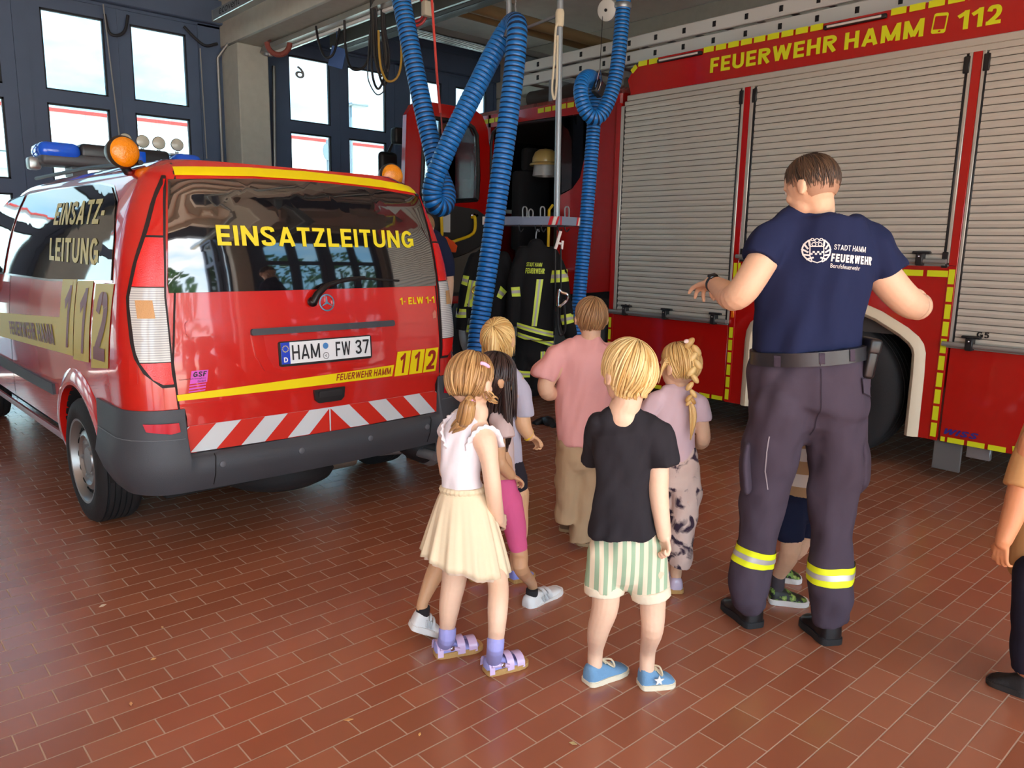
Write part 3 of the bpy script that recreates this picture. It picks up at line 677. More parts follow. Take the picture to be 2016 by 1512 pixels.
# roof: light bar, beacons, search lights
bar = mk('light_bar', B().box((-.60, 2.86, 2.005), (.54, 3.14, 2.09), .03, 3).box((-.40, 2.9, 1.88), (-.30, 3.1, 2.01)).box((.24, 2.9, 1.88), (.34, 3.1, 2.01)), mat('light bar grey', (84, 88, 92), .4), van)
bluel = mat('blue lens', (24, 104, 250), .08, spec=.8)
for a, c in ((-.61, -.34), (.32, .53)): mk('blue_lens', B().box((a, 2.85, 2.045), (c, 3.15, 2.165), .05, 3), bluel, bar)
mk('bar_cover', B().box((-.345, 2.87, 2.06), (.285, 3.13, 2.172), .03, 3), mat('bar dark', (46, 48, 52), .3), bar)
mk('blue_lens', B().box((-.13, 2.855, 2.07), (.1, 2.875, 2.15), .008), bluel, bar)
for xf in (-.66, .52): mk('bar_foot', B().box((xf, 2.95, 1.97), (xf + .08, 3.06, 2.06), .02), alu, bar)
for k, x in enumerate((.0, .125, .245, .385)):
    c = V((x, 3.0, 2.238)); w_ = mk('search_light', B().lathe([(.001, .05), (.03, .045), (.045, .0), (.049, -.02), (.045, -.024), (.001, -.026)], c, (.12, 1, 0), 24), mat('lamp shell', (60, 62, 64), .4), van)
    mk('lamp_lens', B().lathe([(.0445, -.025), (.03, -.031), (.001, -.034)], c, (.12, 1, 0), 24), mat('lamp glass', (196, 196, 180), .15, spec=.8), w_)
    mk('bracket', B().tube([c + V((0, 0, -.05)), (x, 3.0, 2.16)], .014, 8).box((x - .06, 2.97, 2.155), (x + .06, 3.03, 2.17)), steel, w_)
amber = mat('amber beacon lens', (232, 140, 6), .1, spec=.8, bump=.2, bscale=90)
for sg in (-1, 1):
    c = V((sg * .765, .58, 1.905)); w_ = mk('beacon', B().lathe([(.03, .09), (.06, .07), (.075, .02), (.077, -.0), (.07, -.012), (.001, -.014)], c, (sg * .15, 1, .0), 28), mat('beacon shell', (50, 44, 36), .4), van)
    mk('beacon_lens', B().lathe([(.070, -.01), (.064, -.024), (.045, -.034), (.02, -.039), (.001, -.04)], c, (sg * .15, 1, .0), 28), amber, w_)
    mk('beacon_foot', B().tube([c + V((-sg * .0, .03, -.05)), c + V((-sg * .05, .05, -.12))], .022, 10), black, w_)
mk('roof_rail', B().tube([(-.70, .55, 1.86), (-.70, 1.5, 1.885), (-.70, 2.6, 1.885)], .012, 8), black, van)
# cab front: windscreen, front bumper, headlights (out of sight)
mk('windscreen', B().loft([[V((x, vf(z) + .035 - .5 * abs(x) ** 3, z)) for x in (-.62, -.4, -.2, 0, .2, .4, .62)] for z in (1.3, 1.45, 1.6, 1.74)], cap=False, closed=False), dark_glass, van)
mk('front_bumper', B().box((-.88, 4.75, .28), (.88, 5.0, .6), .08, 3), grey_pl, van)
# ================================================================ the fire engine
TX = 5.4
TO = V((6.65, 3.8, 0))
trk = thing('fire_engine', 'large red fire engine with silver roller shutters, open cab door', 'fire engine', TO)
tred = mat('engine red paint', (168, 15, 10), .25, coat=.8, var=.03, bscale=2)
tyel = mat('lime reflective film', (206, 212, 20), .45)
shut = mat('shutter aluminium', (200, 198, 186), .38, .35, var=.03, bscale=5)
def T(h=0.): return lambda y, z, t: V((TX - h - t, y, z))
def tdec(name, polys, m, h=.002, thick=0., parent=trk, label=None):
    return wmk(name, place(poly_bm(polys), T(h), 0, thick), m, parent, smooth=False, label=label)
R4 = lambda y0, z0, y1, z1: [(y0, z0), (y1, z0), (y1, z1), (y0, z1)]
def tb(name, y0, y1, z0, z1, m, h=0., d=.04, parent=trk, bev=.004):
    """block on the flank standing h proud, d deep"""
    return wmk(name, B().box((TX - h, y0, z0), (TX - h + d, y1, z1), bev, 1), m, parent)
YB0 = .15   # rear end
# core of the superstructure
wmk('superstructure', B().box((TX + .05, YB0, .95), (7.88, 4.53, 2.98)), mat('engine inner', (60, 58, 56), .7), trk, smooth=False)
wmk('chassis', B().box((6.0, .4, .55), (7.3, 7.3, .95)).box((TX + .3, 4.55, .6), (7.6, 4.8, 2.7)), mat('chassis black', (20, 20, 21), .8), trk, smooth=False)
wmk('roof_band', B().prism([(TX, YB0, 2.79), (TX, 4.487, 2.79), (TX, 4.53, 2.92), (TX, 4.46, 3.01), (TX, 4.40, 3.055), (TX, YB0, 3.055)], (.06, 0, 0)).box((TX + .05, YB0, 2.95), (7.9, 4.40, 3.0)), tred, trk, smooth=False)
wmk('roof_gutter', B().box((TX - .012, YB0, 2.745), (TX + .05, 4.52, 2.79), .004, 1).box((TX - .004, YB0, 2.708), (TX + .05, 4.55, 2.745), .003, 1), mat('gutter aluminium', (196, 192, 180), .35, .4), trk)
# roller shutters with their lath profile
def shutter(y0, y1, z0, z1, bars, lab):
    n = int((z1 - z0) / .045); R = []
    for i in range(n):
        a = z0 + (z1 - z0) * i / n; h = (z1 - z0) / n
        for f, x in ((0.0, .006), (.06, .0), (.5, -.0045), (.93, .0), (.97, .006)): R.append((a + h * f, x))
    b = B(); b.loft([[V((TX + x, y, z)) for z, x in R] for y in (y0, y1)], cap=False, closed=False)
    s = wmk('roller_shutter', b, shut, trk, ang=20)
    g = B()
    for i in range(n): g.box((TX - .0035, y0, z0 + (z1 - z0) * i / n - .0013), (TX + .01, y1, z0 + (z1 - z0) * i / n + .0013))
    wmk('slat_joints', g, mat('slat joint', (96, 92, 82), .6), s, smooth=False)['kind'] = 'stuff'
    wmk('pull_bar', B().tube([(TX - .035, y0 - .03, z0 + .0), (TX - .035, y1 + .06, z0 + .0)], .016, 12).box((TX - .018, y0 - .02, z0 - .025), (TX, y1 + .04, z0 + .005)), alud, s)
    for y in bars:
        wmk('bar_latch', B().box((TX - .06, y - .022, z0 - .03), (TX - .004, y + .022, z0 + .05), .006, 1).box((TX - .035, y - .055, z0 + .045), (TX - .004, y + .055, z0 + .062), .004, 1), black, s)
        wmk('latch_rivet', B().ball((TX - .062, y, z0 + .03), .007, 8), chrome, s)
    return s
shutter(3.414, 4.55, .935, 2.708, (4.42, 3.98, 3.50), 1); shutter(1.853, 3.276, 1.45, 2.708, (1.98, 3.15), 2); shutter(YB0 + .1, 1.73, .93, 2.708, (1.63, .5), 3)
# pillars, guide rails
for y0, y1, zl in ((3.327, 3.379, .285), (1.763, 1.817, .285)): tb('pillar', y0, y1, zl, 2.712, tred, .006, .06)
for y0, y1, zl in ((3.379, 3.400, .92), (3.296, 3.327, 1.44), (1.817, 1.838, 1.44), (1.742, 1.763, .92), (4.55, 4.585, .93)):
    tb('guide_rail', y0, y1, zl, 2.71, mat('guide aluminium', (190, 186, 174), .35, .4), .008, .05)
for y0, y1, zl in ((3.400, 3.414, .93), (3.276, 3.296, 1.45), (1.838, 1.853, 1.45), (1.73, 1.742, .93), (4.538, 4.55, .94)): tb('guide_seal', y0, y1, zl, 2.70, black, .006, .05)
for y, z in ((3.40, 2.64), (3.29, 2.64), (1.845, 2.64), (1.735, 2.64), (3.30, 1.46), (1.84, 1.46)): tb('rail_end_cap', y - .018, y + .018, z - .05, z + .05, black, .014, .03)
tb('front_edge', 4.585, 4.64, .29, 2.74, tred, .004, .06)
# lower panels
tb('lower_panel', 3.384, 4.61, .29, .905, tred, .0, .05); tb('lower_panel', YB0, 1.752, .285, .905, tred, .0, .05)
for y0, y1, z in ((3.384, 4.64, .905), (YB0, 1.752, .905), (1.77, 3.37, 1.418)): tb('panel_edge', y0, y1, z, z + .012, alud, .006, .05)
archO = [(1.883, .286), (1.886, .70), (1.892, .853), (1.91, .91), (1.945, .955), (2.02, 1.01), (2.2, 1.105), (2.33, 1.152), (2.45, 1.168), (2.68, 1.168), (2.80, 1.152), (2.93, 1.105), (3.12, 1.005), (3.19, .945), (3.218, .88), (3.226, .80), (3.228, .286)]
archI = [(1.968, .286), (1.970, .70), (1.974, .835), (1.985, .87), (2.01, .90), (2.07, .945), (2.24, 1.035), (2.35, 1.075), (2.46, 1.088), (2.67, 1.088), (2.78, 1.075), (2.88, 1.035), (3.05, .945), (3.115, .90), (3.135, .86), (3.142, .80), (3.144, .286)]
b = B()   # arch panel as strips round the opening
pan = [(1.817, .286)] + [(1.817, .5), (1.817, .75), (1.817, .95), (1.817, 1.1), (1.9, 1.418), (2.1, 1.418), (2.3, 1.418), (2.45, 1.418), (2.68, 1.418), (2.9, 1.418), (3.1, 1.418), (3.327, 1.418), (3.327, 1.1), (3.327, .95), (3.327, .75)] + [(3.327, .286)]
pan[5] = (1.817, 1.418)
for i in range(len(pan) - 1):
    b.prism([(TX, *pan[i]), (TX, *pan[i + 1]), (TX, *archO[i + 1]), (TX, *archO[i])], (.05, 0, 0))
bmesh.ops.remove_doubles(b.bm, verts=b.bm.verts, dist=.0005)
wmk('arch_panel', b, tred, trk, smooth=False)
b = B()
sec = lambda i: [V((TX + .06, *archI[i])), V((TX - .012, *archI[i])), V((TX - .034, (archI[i][0] * .7 + archO[i][0] * .3), (archI[i][1] * .7 + archO[i][1] * .3))), V((TX - .026, (archI[i][0] * .3 + archO[i][0] * .7), (archI[i][1] * .3 + archO[i][1] * .7))), V((TX - .002, *archO[i]))]
b.loft([sec(i) for i in range(len(archO))], cap=False, closed=False)
wmk('wheel_arch_trim', b, mat('cream arch trim', (214, 200, 172), .5), trk, ang=50)
b = B(); b.loft([[V((x, *p)) for p in archI] for x in (TX + .02, TX + .75)], cap=False, closed=False); b.box((TX + .7, 1.9, .3), (TX + .75, 3.2, 1.1))
wmk('wheel_well', b, mat('wheel housing', (14, 14, 15), .9), trk, smooth=False)
def big_wheel(y):
    c = V((TX + .19, y, .515)); ax = (-1, 0, 0); R = .515
    prof = [(R * .56, .10), (R * .62, .155), (R * .75, .165), (R * .93, .15), (R * .985, .13)]
    for g in (.09, .03, -.03, -.09): prof += [(R, g + .024), (R, g - .024), (R - .012, g - .028), (R - .012, g - .034)]
    prof += [(R * .96, -.14), (R * .7, -.16), (R * .56, -.1)]
    t = wmk('wheel', B().lathe(prof, c, ax, 56, cap=False), rubber, trk, ang=50)
    wmk('rim', B().lathe([(R * .56, .10), (R * .585, .14), (R * .55, .13), (R * .50, .07), (R * .47, .02), (R * .36, .03), (R * .30, .075), (R * .20, .08), (R * .18, .13), (R * .12, .14), (.001, .14)], c, ax, 48, cap=False), mat('grey truck rim', (150, 158, 162), .45, .4), t, ang=40)
    for k in range(10):
        a = 2 * math.pi * k / 10; p = c + V((-.075, math.cos(a) * R * .33, math.sin(a) * R * .33)); wmk('wheel_nut', B().lathe([(.018, -.01), (.018, .02), (.012, .035)], p, ax, 6), black, t)
big_wheel(2.56); big_wheel(6.62)
tb('mud_flap', 1.62, 1.79, .09, .30, mat('grey mud flap', (92, 90, 88), .7), -.03, .02); tb('flap_bracket', 1.46, 1.60, .20, .29, steel, -.05, .04)
# reflective outline: dashes, one mesh pattern
def dashes(p, q, n, w=.042, gap=.16, fn=None):
    D = []
    """n dashes from p to q"""
    p, q = V(p), V(q); d = (q - p); L_ = d.length / n; u = d.normalized(); nn = V((-u.y, u.x)) * w / 2
    for k in range(n):
        a = p + u * (L_ * k + L_ * gap / 2); c = p + u * (L_ * (k + 1) - L_ * gap / 2)
        D.append([tuple(a - nn), tuple(c - nn), tuple(c + nn), tuple(a + nn)])
    wmk('reflective_strip', place(poly_bm(D), fn or T(.0075), 0), tyel, trk, smooth=False)
dashes((4.425, 3.032), (4.20, 3.032), 2); dashes((4.49, 2.975), (4.43, 3.025), 1); dashes((3.775, 3.037), (2.785, 3.037), 9); dashes((2.345, 3.037), (.4, 3.037), 17)
dashes((3.352, .30), (3.352, .90), 6, .034); dashes((3.352, 1.12), (3.352, 1.41), 2, .03); dashes((3.318, 1.30), (3.318, 1.41), 1, .02)
dashes((1.79, .30), (1.79, 1.41), 10, .036); dashes((3.30, 1.372), (1.80, 1.372), 10, .04)
dashes((1.742, .305), (1.715, .305), 1, .03, .05); dashes((1.71, .305), (1.355, .305), 3, .034); dashes((1.34, .32), (1.1, .36), 2, .034)
dashes((3.38, .308), (4.60, .308), 10, .034); dashes((4.615, .33), (4.615, .88), 5, .03)
# lettering on the roof band
def ttext(name, s, y0, z0, y1, z1, m, h=.003, off=.012, it=0.):
    bm = quadmap((y0, z0, 0), (y1, z0, 0), (y0, z1, 0), (y1, z1, 0))(bold_bm(s, .20, it)); return wmk(name, place(bm, T(h), 0), m, trk, smooth=False)
ttext('roof_lettering', 'FEUERWEHR', 3.70, 2.853, 2.688, 2.969, tyel, .003, .03); ttext('roof_lettering', 'HAMM', 2.632, 2.852, 2.122, 2.965, tyel, .003, .03); ttext('roof_lettering', '112', 1.932, 2.852, 1.688, 2.962, tyel, .003, .03)
ph = []
o_ = rrect(-.043, -.06, .043, .06, .014); i_ = rrect(-.034, -.036, .034, .042, .004)
for k in range(len(o_)): ph.append([o_[k], o_[(k + 1) % len(o_)], i_[(k + 1) % len(i_)], i_[k]])
a = -.10; ph = [[(2.03 - (x * math.cos(a) - z * math.sin(a)), 2.915 + x * math.sin(a) + z * math.cos(a)) for x, z in p] for p in ph]
tdec('telephone_symbol', ph, tyel, .003)
tdec('symbol_button', [[(2.027 + .008 * math.cos(k * .63), 2.867 + .006 * math.sin(k * .63)) for k in range(10)]], tred, .005)
ttext('bay_mark', 'G1', 4.455, .972, 4.385, 1.003, black, .010); ttext('bay_mark', 'G5', 1.605, .985, 1.535, 1.023, black, .010)
ttext('maker_lettering', 'WISS', 1.728, .338, 1.525, .378, mat('blue print', (38, 36, 120), .4), .004, .03, .3)
for y0, y1 in ((4.206, 3.776), (2.781, 2.357), (1.15, .72)):
    s = wmk('side_lamp', B().box((TX - .03, y1, 3.005), (TX, y0, 3.035), .008), black, trk)
    wmk('lamp_tube', B().tube([(TX - .034, y1 + .03, 3.02), (TX - .034, y0 - .03, 3.02)], .008, 8), mat('lamp tube white', (206, 200, 196), .2), s)
tb('side_marker', 3.336, 3.362, .97, 1.06, mat('amber marker', (220, 110, 20), .2), .012, .02)
# ---------------------------------------------------------------- cab
CX = 5.45
def cdec(h=0.): return lambda y, z, t: V((CX - h - t, y, z))
# side wall of the crew cab with doorway and quarter window
b = B()
b.prism([(CX, 4.70, 1.10), (CX, 5.42, 1.02), (CX, 5.42, 1.965), (CX, 5.36, 1.985), (CX, 5.20, 2.04), (CX, 5.10, 2.14), (CX, 5.03, 2.40), (CX, 4.70, 2.45)], (.05, 0, 0))
b.prism([(CX, 4.70, 2.45), (CX, 5.03, 2.40), (CX, 5.02, 2.55), (CX, 5.06, 2.70), (CX, 5.12, 2.715), (CX, 5.12, 2.84), (CX, 4.70, 2.84)], (.05, 0, 0))
b.prism([(CX, 5.12, 2.715), (CX, 6.44, 2.715), (CX, 6.44, 2.84), (CX, 5.12, 2.84)], (.05, 0, 0))
b.prism([(CX, 6.40, .95), (CX, 6.58, .95), (CX, 6.58, 2.84), (CX, 6.40, 2.84)], (.05, 0, 0))
b.prism([(CX, 6.58, 1.1), (CX, 7.45, 1.1), (CX, 7.45, 1.9), (CX, 6.58, 1.9)], (.05, 0, 0)); b.prism([(CX, 7.3, 1.9), (CX, 7.45, 1.9), (CX, 7.25, 2.84), (CX, 6.58, 2.84), (CX, 6.58, 2.70), (CX, 7.15, 2.70)], (.05, 0, 0))
b.prism([(CX, 6.58, 1.9), (CX, 7.0, 1.9), (CX, 7.0, 2.7), (CX, 6.58, 2.7)], (.05, 0, 0)); b.prism([(CX, 5.42, .86), (CX, 6.44, .86), (CX, 6.44, 1.0), (CX, 5.42, 1.0)], (.06, 0, 0))  # first panel: red fill added over the window, imitating red reflected there
# rounded rear corner, rear, floor, roof, front, far side
for k in range(6):
    t0, t1 = math.pi / 2 * k / 6, math.pi / 2 * (k + 1) / 6
    P = lambda t: (CX + .10 - .10 * math.cos(t), 4.70 - .08 * math.sin(t))
    b.prism([(*P(t0), 1.10), (*P(t1), 1.10), (*P(t1), 2.84), (*P(t0), 2.84)], (.02, .03, 0))
b.box((CX + .1, 4.60, 1.0), (7.85, 4.64, 2.84)); b.box((7.8, 4.65, .9), (7.86, 7.45, 2.84))
b.prism([(CX + .02, 4.62, 2.84), (CX + .02, 7.22, 2.84), (CX + .10, 7.18, 2.90), (CX + .10, 4.66, 2.90)], (2.2, 0, 0))
b.prism([(CX, 7.45, .75), (CX, 7.52, 1.9), (CX, 7.45, 1.9), (CX, 7.38, .75)], (2.4, 0, 0))
cab = wmk('cab', b, tred, trk, ang=30)
lin_ = mat('cab lining', (34, 32, 32), .85)
wmk('cab_lining', B().box((CX + .02, 4.70, .95), (7.85, 7.4, 1.03)).box((CX + .06, 4.66, 2.74), (7.8, 7.2, 2.76)).box((7.76, 4.66, 1.0), (7.79, 7.3, 2.76)).box((CX + .07, 4.66, 1.02), (CX + .09, 5.35, 1.9)).box((CX + .1, 4.66, 1.02), (7.8, 4.68, 2.75)), lin_, trk, smooth=False)
wmk('quarter_window', place(poly_bm([[(5.40, 1.99), (5.20, 2.055), (5.115, 2.15), (5.05, 2.40), (5.04, 2.55), (5.075, 2.69), (5.13, 2.705), (5.40, 2.705)]]), cdec(-.02), 0, .006), glass_mat('smoked glass', (.16, .16, .17, 1)), trk, smooth=False)
wmk('door_pillar', B().box((CX - .005, 5.385, 1.0), (CX + .06, 5.43, 2.72), .01), black, trk)
sl = [(6.395, 1.0), (6.395, 2.55), (6.36, 2.66), (6.28, 2.705), (5.43, 2.705)]
wmk('door_seal', B().tube([(CX + .0, y, z) for y, z in sl], .018, 8), black, trk)
wmk('grab_rail', B().tube([(CX + .01, 5.46, 1.15), (CX - .03, 5.47, 1.2), (CX - .03, 5.47, 1.85), (CX + .01, 5.46, 1.9)], .014, 8), mat('yellow handle', (226, 186, 20), .4), trk)
# windscreen and front
wmk('windscreen', B().loft([[V((x, y, z)) for x in (CX + .08, 7.75)] for y, z in ((7.5, 1.95), (7.24, 2.75))], cap=False, closed=False), dark_glass, trk)
wmk('cab_bumper', B().box((CX, 7.2, .35), (7.85, 7.6, .8), .04), grey_pl, trk)
# step well below the doorway
chk = mat('checker plate', (150, 152, 150), .4, .5, bump=.5, bscale=70)
for z, h in ((.36, .10), (.62, .06)): wmk('entry_step', B().box((CX - .04 + h, 5.38, z), (CX + .3, 6.08, z + .035), .006).box((CX - .03 + h, 5.38, z - .16), (CX - .01 + h, 6.08, z + .01)), chk, trk)
wmk('step_side', B().box((CX + .0, 5.30, .30), (CX + .3, 5.37, 1.02)).box((CX, 4.72, .35), (CX + .3, 5.30, .98)), mat('step box grey', (74, 76, 76), .6), trk, smooth=False)
# the open door, hinged at the front, swung out square to the flank
door = B()
DY = 6.32
dx = lambda x, z: V((x, DY, z))
oL = [(5.36, .90), (4.42, .90), (4.33, 1.05), (4.30, 1.9), (4.335, 2.70), (4.40, 2.80), (4.50, 2.85), (5.16, 2.85), (5.27, 2.80), (5.34, 2.68), (5.37, 2.5), (5.38, 1.9), (5.37, 1.05)]
iL = [(5.20, 1.96), (4.56, 1.90), (4.525, 1.93), (4.505, 1.98), (4.535, 2.58), (4.56, 2.66), (4.61, 2.705), (5.05, 2.705), (5.14, 2.67), (5.19, 2.60), (5.205, 2.45), (5.215, 2.2), (5.21, 2.05)]
n = len(oL)
for i in range(n): door.prism([dx(*oL[i]), dx(*oL[(i + 1) % n]), dx(*iL[(i + 1) % n]), dx(*iL[i])], (0, .06, 0))
bmesh.ops.remove_doubles(door.bm, verts=door.bm.verts, dist=.0005)
dr = wmk('cab_door', door, tred, trk, smooth=False)
wmk('window_seal', B().tube([dx(*p) + V((0, -.006, 0)) for p in iL + iL[:1]], .022, 8), black, dr)
wmk('door_glass', B().prism([dx(*p) + V((0, .03, 0)) for p in iL], (0, .006, 0)), glass_mat('door glass', (.6, .62, .62, 1)), dr, smooth=False)
tr = [(5.30, .98), (4.46, .98), (4.40, 1.08), (4.38, 1.86), (4.46, 1.92), (5.18, 1.86), (5.30, 1.80)]
wmk('door_trim', B().prism([dx(*p) + V((0, .0, 0)) for p in tr], (0, -.045, 0), .012), mat('door trim', (40, 38, 37), .7), dr)
wmk('door_pocket', B().prism([dx(*p) + V((0, -.04, 0)) for p in [(5.24, 1.02), (4.5, 1.02), (4.46, 1.1), (4.46, 1.32), (4.9, 1.36), (5.24, 1.5)]], (0, -.05, 0), .015), mat('door pocket', (84, 78, 70), .7), dr)
wmk('door_handle', B().tube(bez([dx(5.10, 1.78) + V((0, -.05, 0)), dx(5.10, 1.77) + V((0, -.10, 0)), dx(5.08, 1.62) + V((0, -.10, 0)), dx(4.86, 1.54) + V((0, -.10, 0)), dx(4.80, 1.52) + V((0, -.05, 0))], 6), .016, 8), mat('yellow handle', (226, 186, 20), .4), dr)
wmk('door_handle', B().tube(bez([dx(4.66, 1.86) + V((0, -.05, 0)), dx(4.66, 1.85) + V((0, -.10, 0)), dx(4.68, 1.6) + V((0, -.10, 0)), dx(4.68, 1.58) + V((0, -.05, 0))], 6), .016, 8), mat('yellow handle', (226, 186, 20), .4), dr)
wmk('door_notice', B().box((4.71, DY - .052, 1.62), (4.82, DY - .047, 1.80)), mat('paper', (206, 204, 196), .7), dr, smooth=False)
wmk('lock_lever', B().ball((5.14, DY - .05, 1.80), (.05, .012, .02), 12), chrome, dr)
# mirror
mr_ = wmk('mirror', B().box((4.88, 7.62, 2.02), (5.12, 7.72, 2.52), .05, 3), black, trk); wmk('mirror_arm', B().tube([(5.0, 7.66, 2.5), (5.05, 7.6, 2.66), (5.45, 7.4, 2.68)], .02, 8).tube([(5.1, 7.66, 2.2), (5.45, 7.45, 2.1)], .02, 8), black, mr_)
wmk('mirror', B().box((5.0, 7.5, 2.6), (5.2, 7.62, 2.78), .03, 3), black, trk)
# yellow dashes along the cab roof edge
dashes((6.62, 2.775), (6.05, 2.79), 6, .045, fn=cdec(.002)); dashes((5.70, 2.80), (5.00, 2.81), 7, .045, fn=cdec(.002))
# seats and equipment in the crew cab
for x in (6.0, 6.9):
    wmk('crew_seat', B().box((x - .24, 5.9, 1.35), (x + .24, 6.35, 1.5), .04).box((x - .24, 6.28, 1.45), (x + .24, 6.42, 2.3), .04).box((x - .13, 6.28, 2.3), (x + .13, 6.4, 2.55), .04), mat('seat cloth', (26, 26, 30), .8), trk)
wmk('bulkhead_panel', B().box((6.1, 5.0, 1.5), (6.5, 5.1, 2.3), .02), mat('cab bulkhead grey', (118, 124, 124), .6), trk)
wmk('cab_light', B().box((5.9, 5.6, 2.70), (6.1, 5.9, 2.73), .01), mat('yellow lamp cover', (206, 190, 60), .4), trk)
p = AX(1074, 320, 5.85)
hm = thing('helmet', 'sand coloured firefighter helmet with visor hanging in the cab', 'helmet', p - V((0, 0, .12)))
b = B().lathe([(.135, -.02), (.14, .0), (.137, .05), (.115, .10), (.07, .13), (.001, .14)], p, (0, 0, 1), 28); wmk('shell', b, mat('helmet sand', (196, 172, 104), .3, coat=.4), hm)
wmk('brim', B().lathe([(.135, -.025), (.165, -.035), (.168, -.02), (.14, .0)], p, (0, 0, 1), 28), mat('helmet sand', (196, 172, 104), .3), hm); wmk('neck_cloth', B().lathe([(.12, -.02), (.135, -.14), (.13, -.14), (.11, -.02)], p, (0, 0, 1), 24), mat('silver cloth', (190, 196, 196), .4, .3), hm)
# ladder and gear on the roof
ld = thing('roof_ladder', 'long aluminium ladder lying on the fire engine roof', 'ladder', (5.85, 4.2, 3.06))
for z in (3.10, 3.225):
    for x in (5.58, 6.05):
        wmk('side_rail', B().box((x, 1.0, z), (x + .035, 6.25, z + .105), .008, 1), mat('ladder aluminium', (206, 208, 204), .4, .25), ld)
    for k in range(18):
        y = 1.2 + k * .29; wmk('rung', B().tube([(5.575, y, z + .052), (6.09, y, z + .052)], .016, 8), alud, ld)
        for x in (): pass
for z in (3.10, 3.225):
    for k in range(18): wmk('rung_socket', B().box((5.574, 1.2 + k * .29 - .014, z + .03), (5.582, 1.2 + k * .29 + .014, z + .072)), black, ld, smooth=False)
for y in (1.4, 4.2, 5.6): wmk('ladder_mount', B().box((5.55, y, 2.84 if y > 4.5 else 3.0), (6.15, y + .05, 3.10)), steel, ld, smooth=False)
top('roof_hose_roll', B().tube([(5.75, 5.35, 2.99), (5.75, 6.1, 2.99)], .085, 16), mat('dark brown cover', (54, 46, 42), .7), 'dark rolled cover on the cab roof under the ladder', 'hose roll')
top('roof_pipe', B().tube([(5.62, 4.72, 2.955), (5.62, 5.3, 2.955)], .05, 14), alu, 'short silver pipe on the cab roof under the ladder', 'pipe')
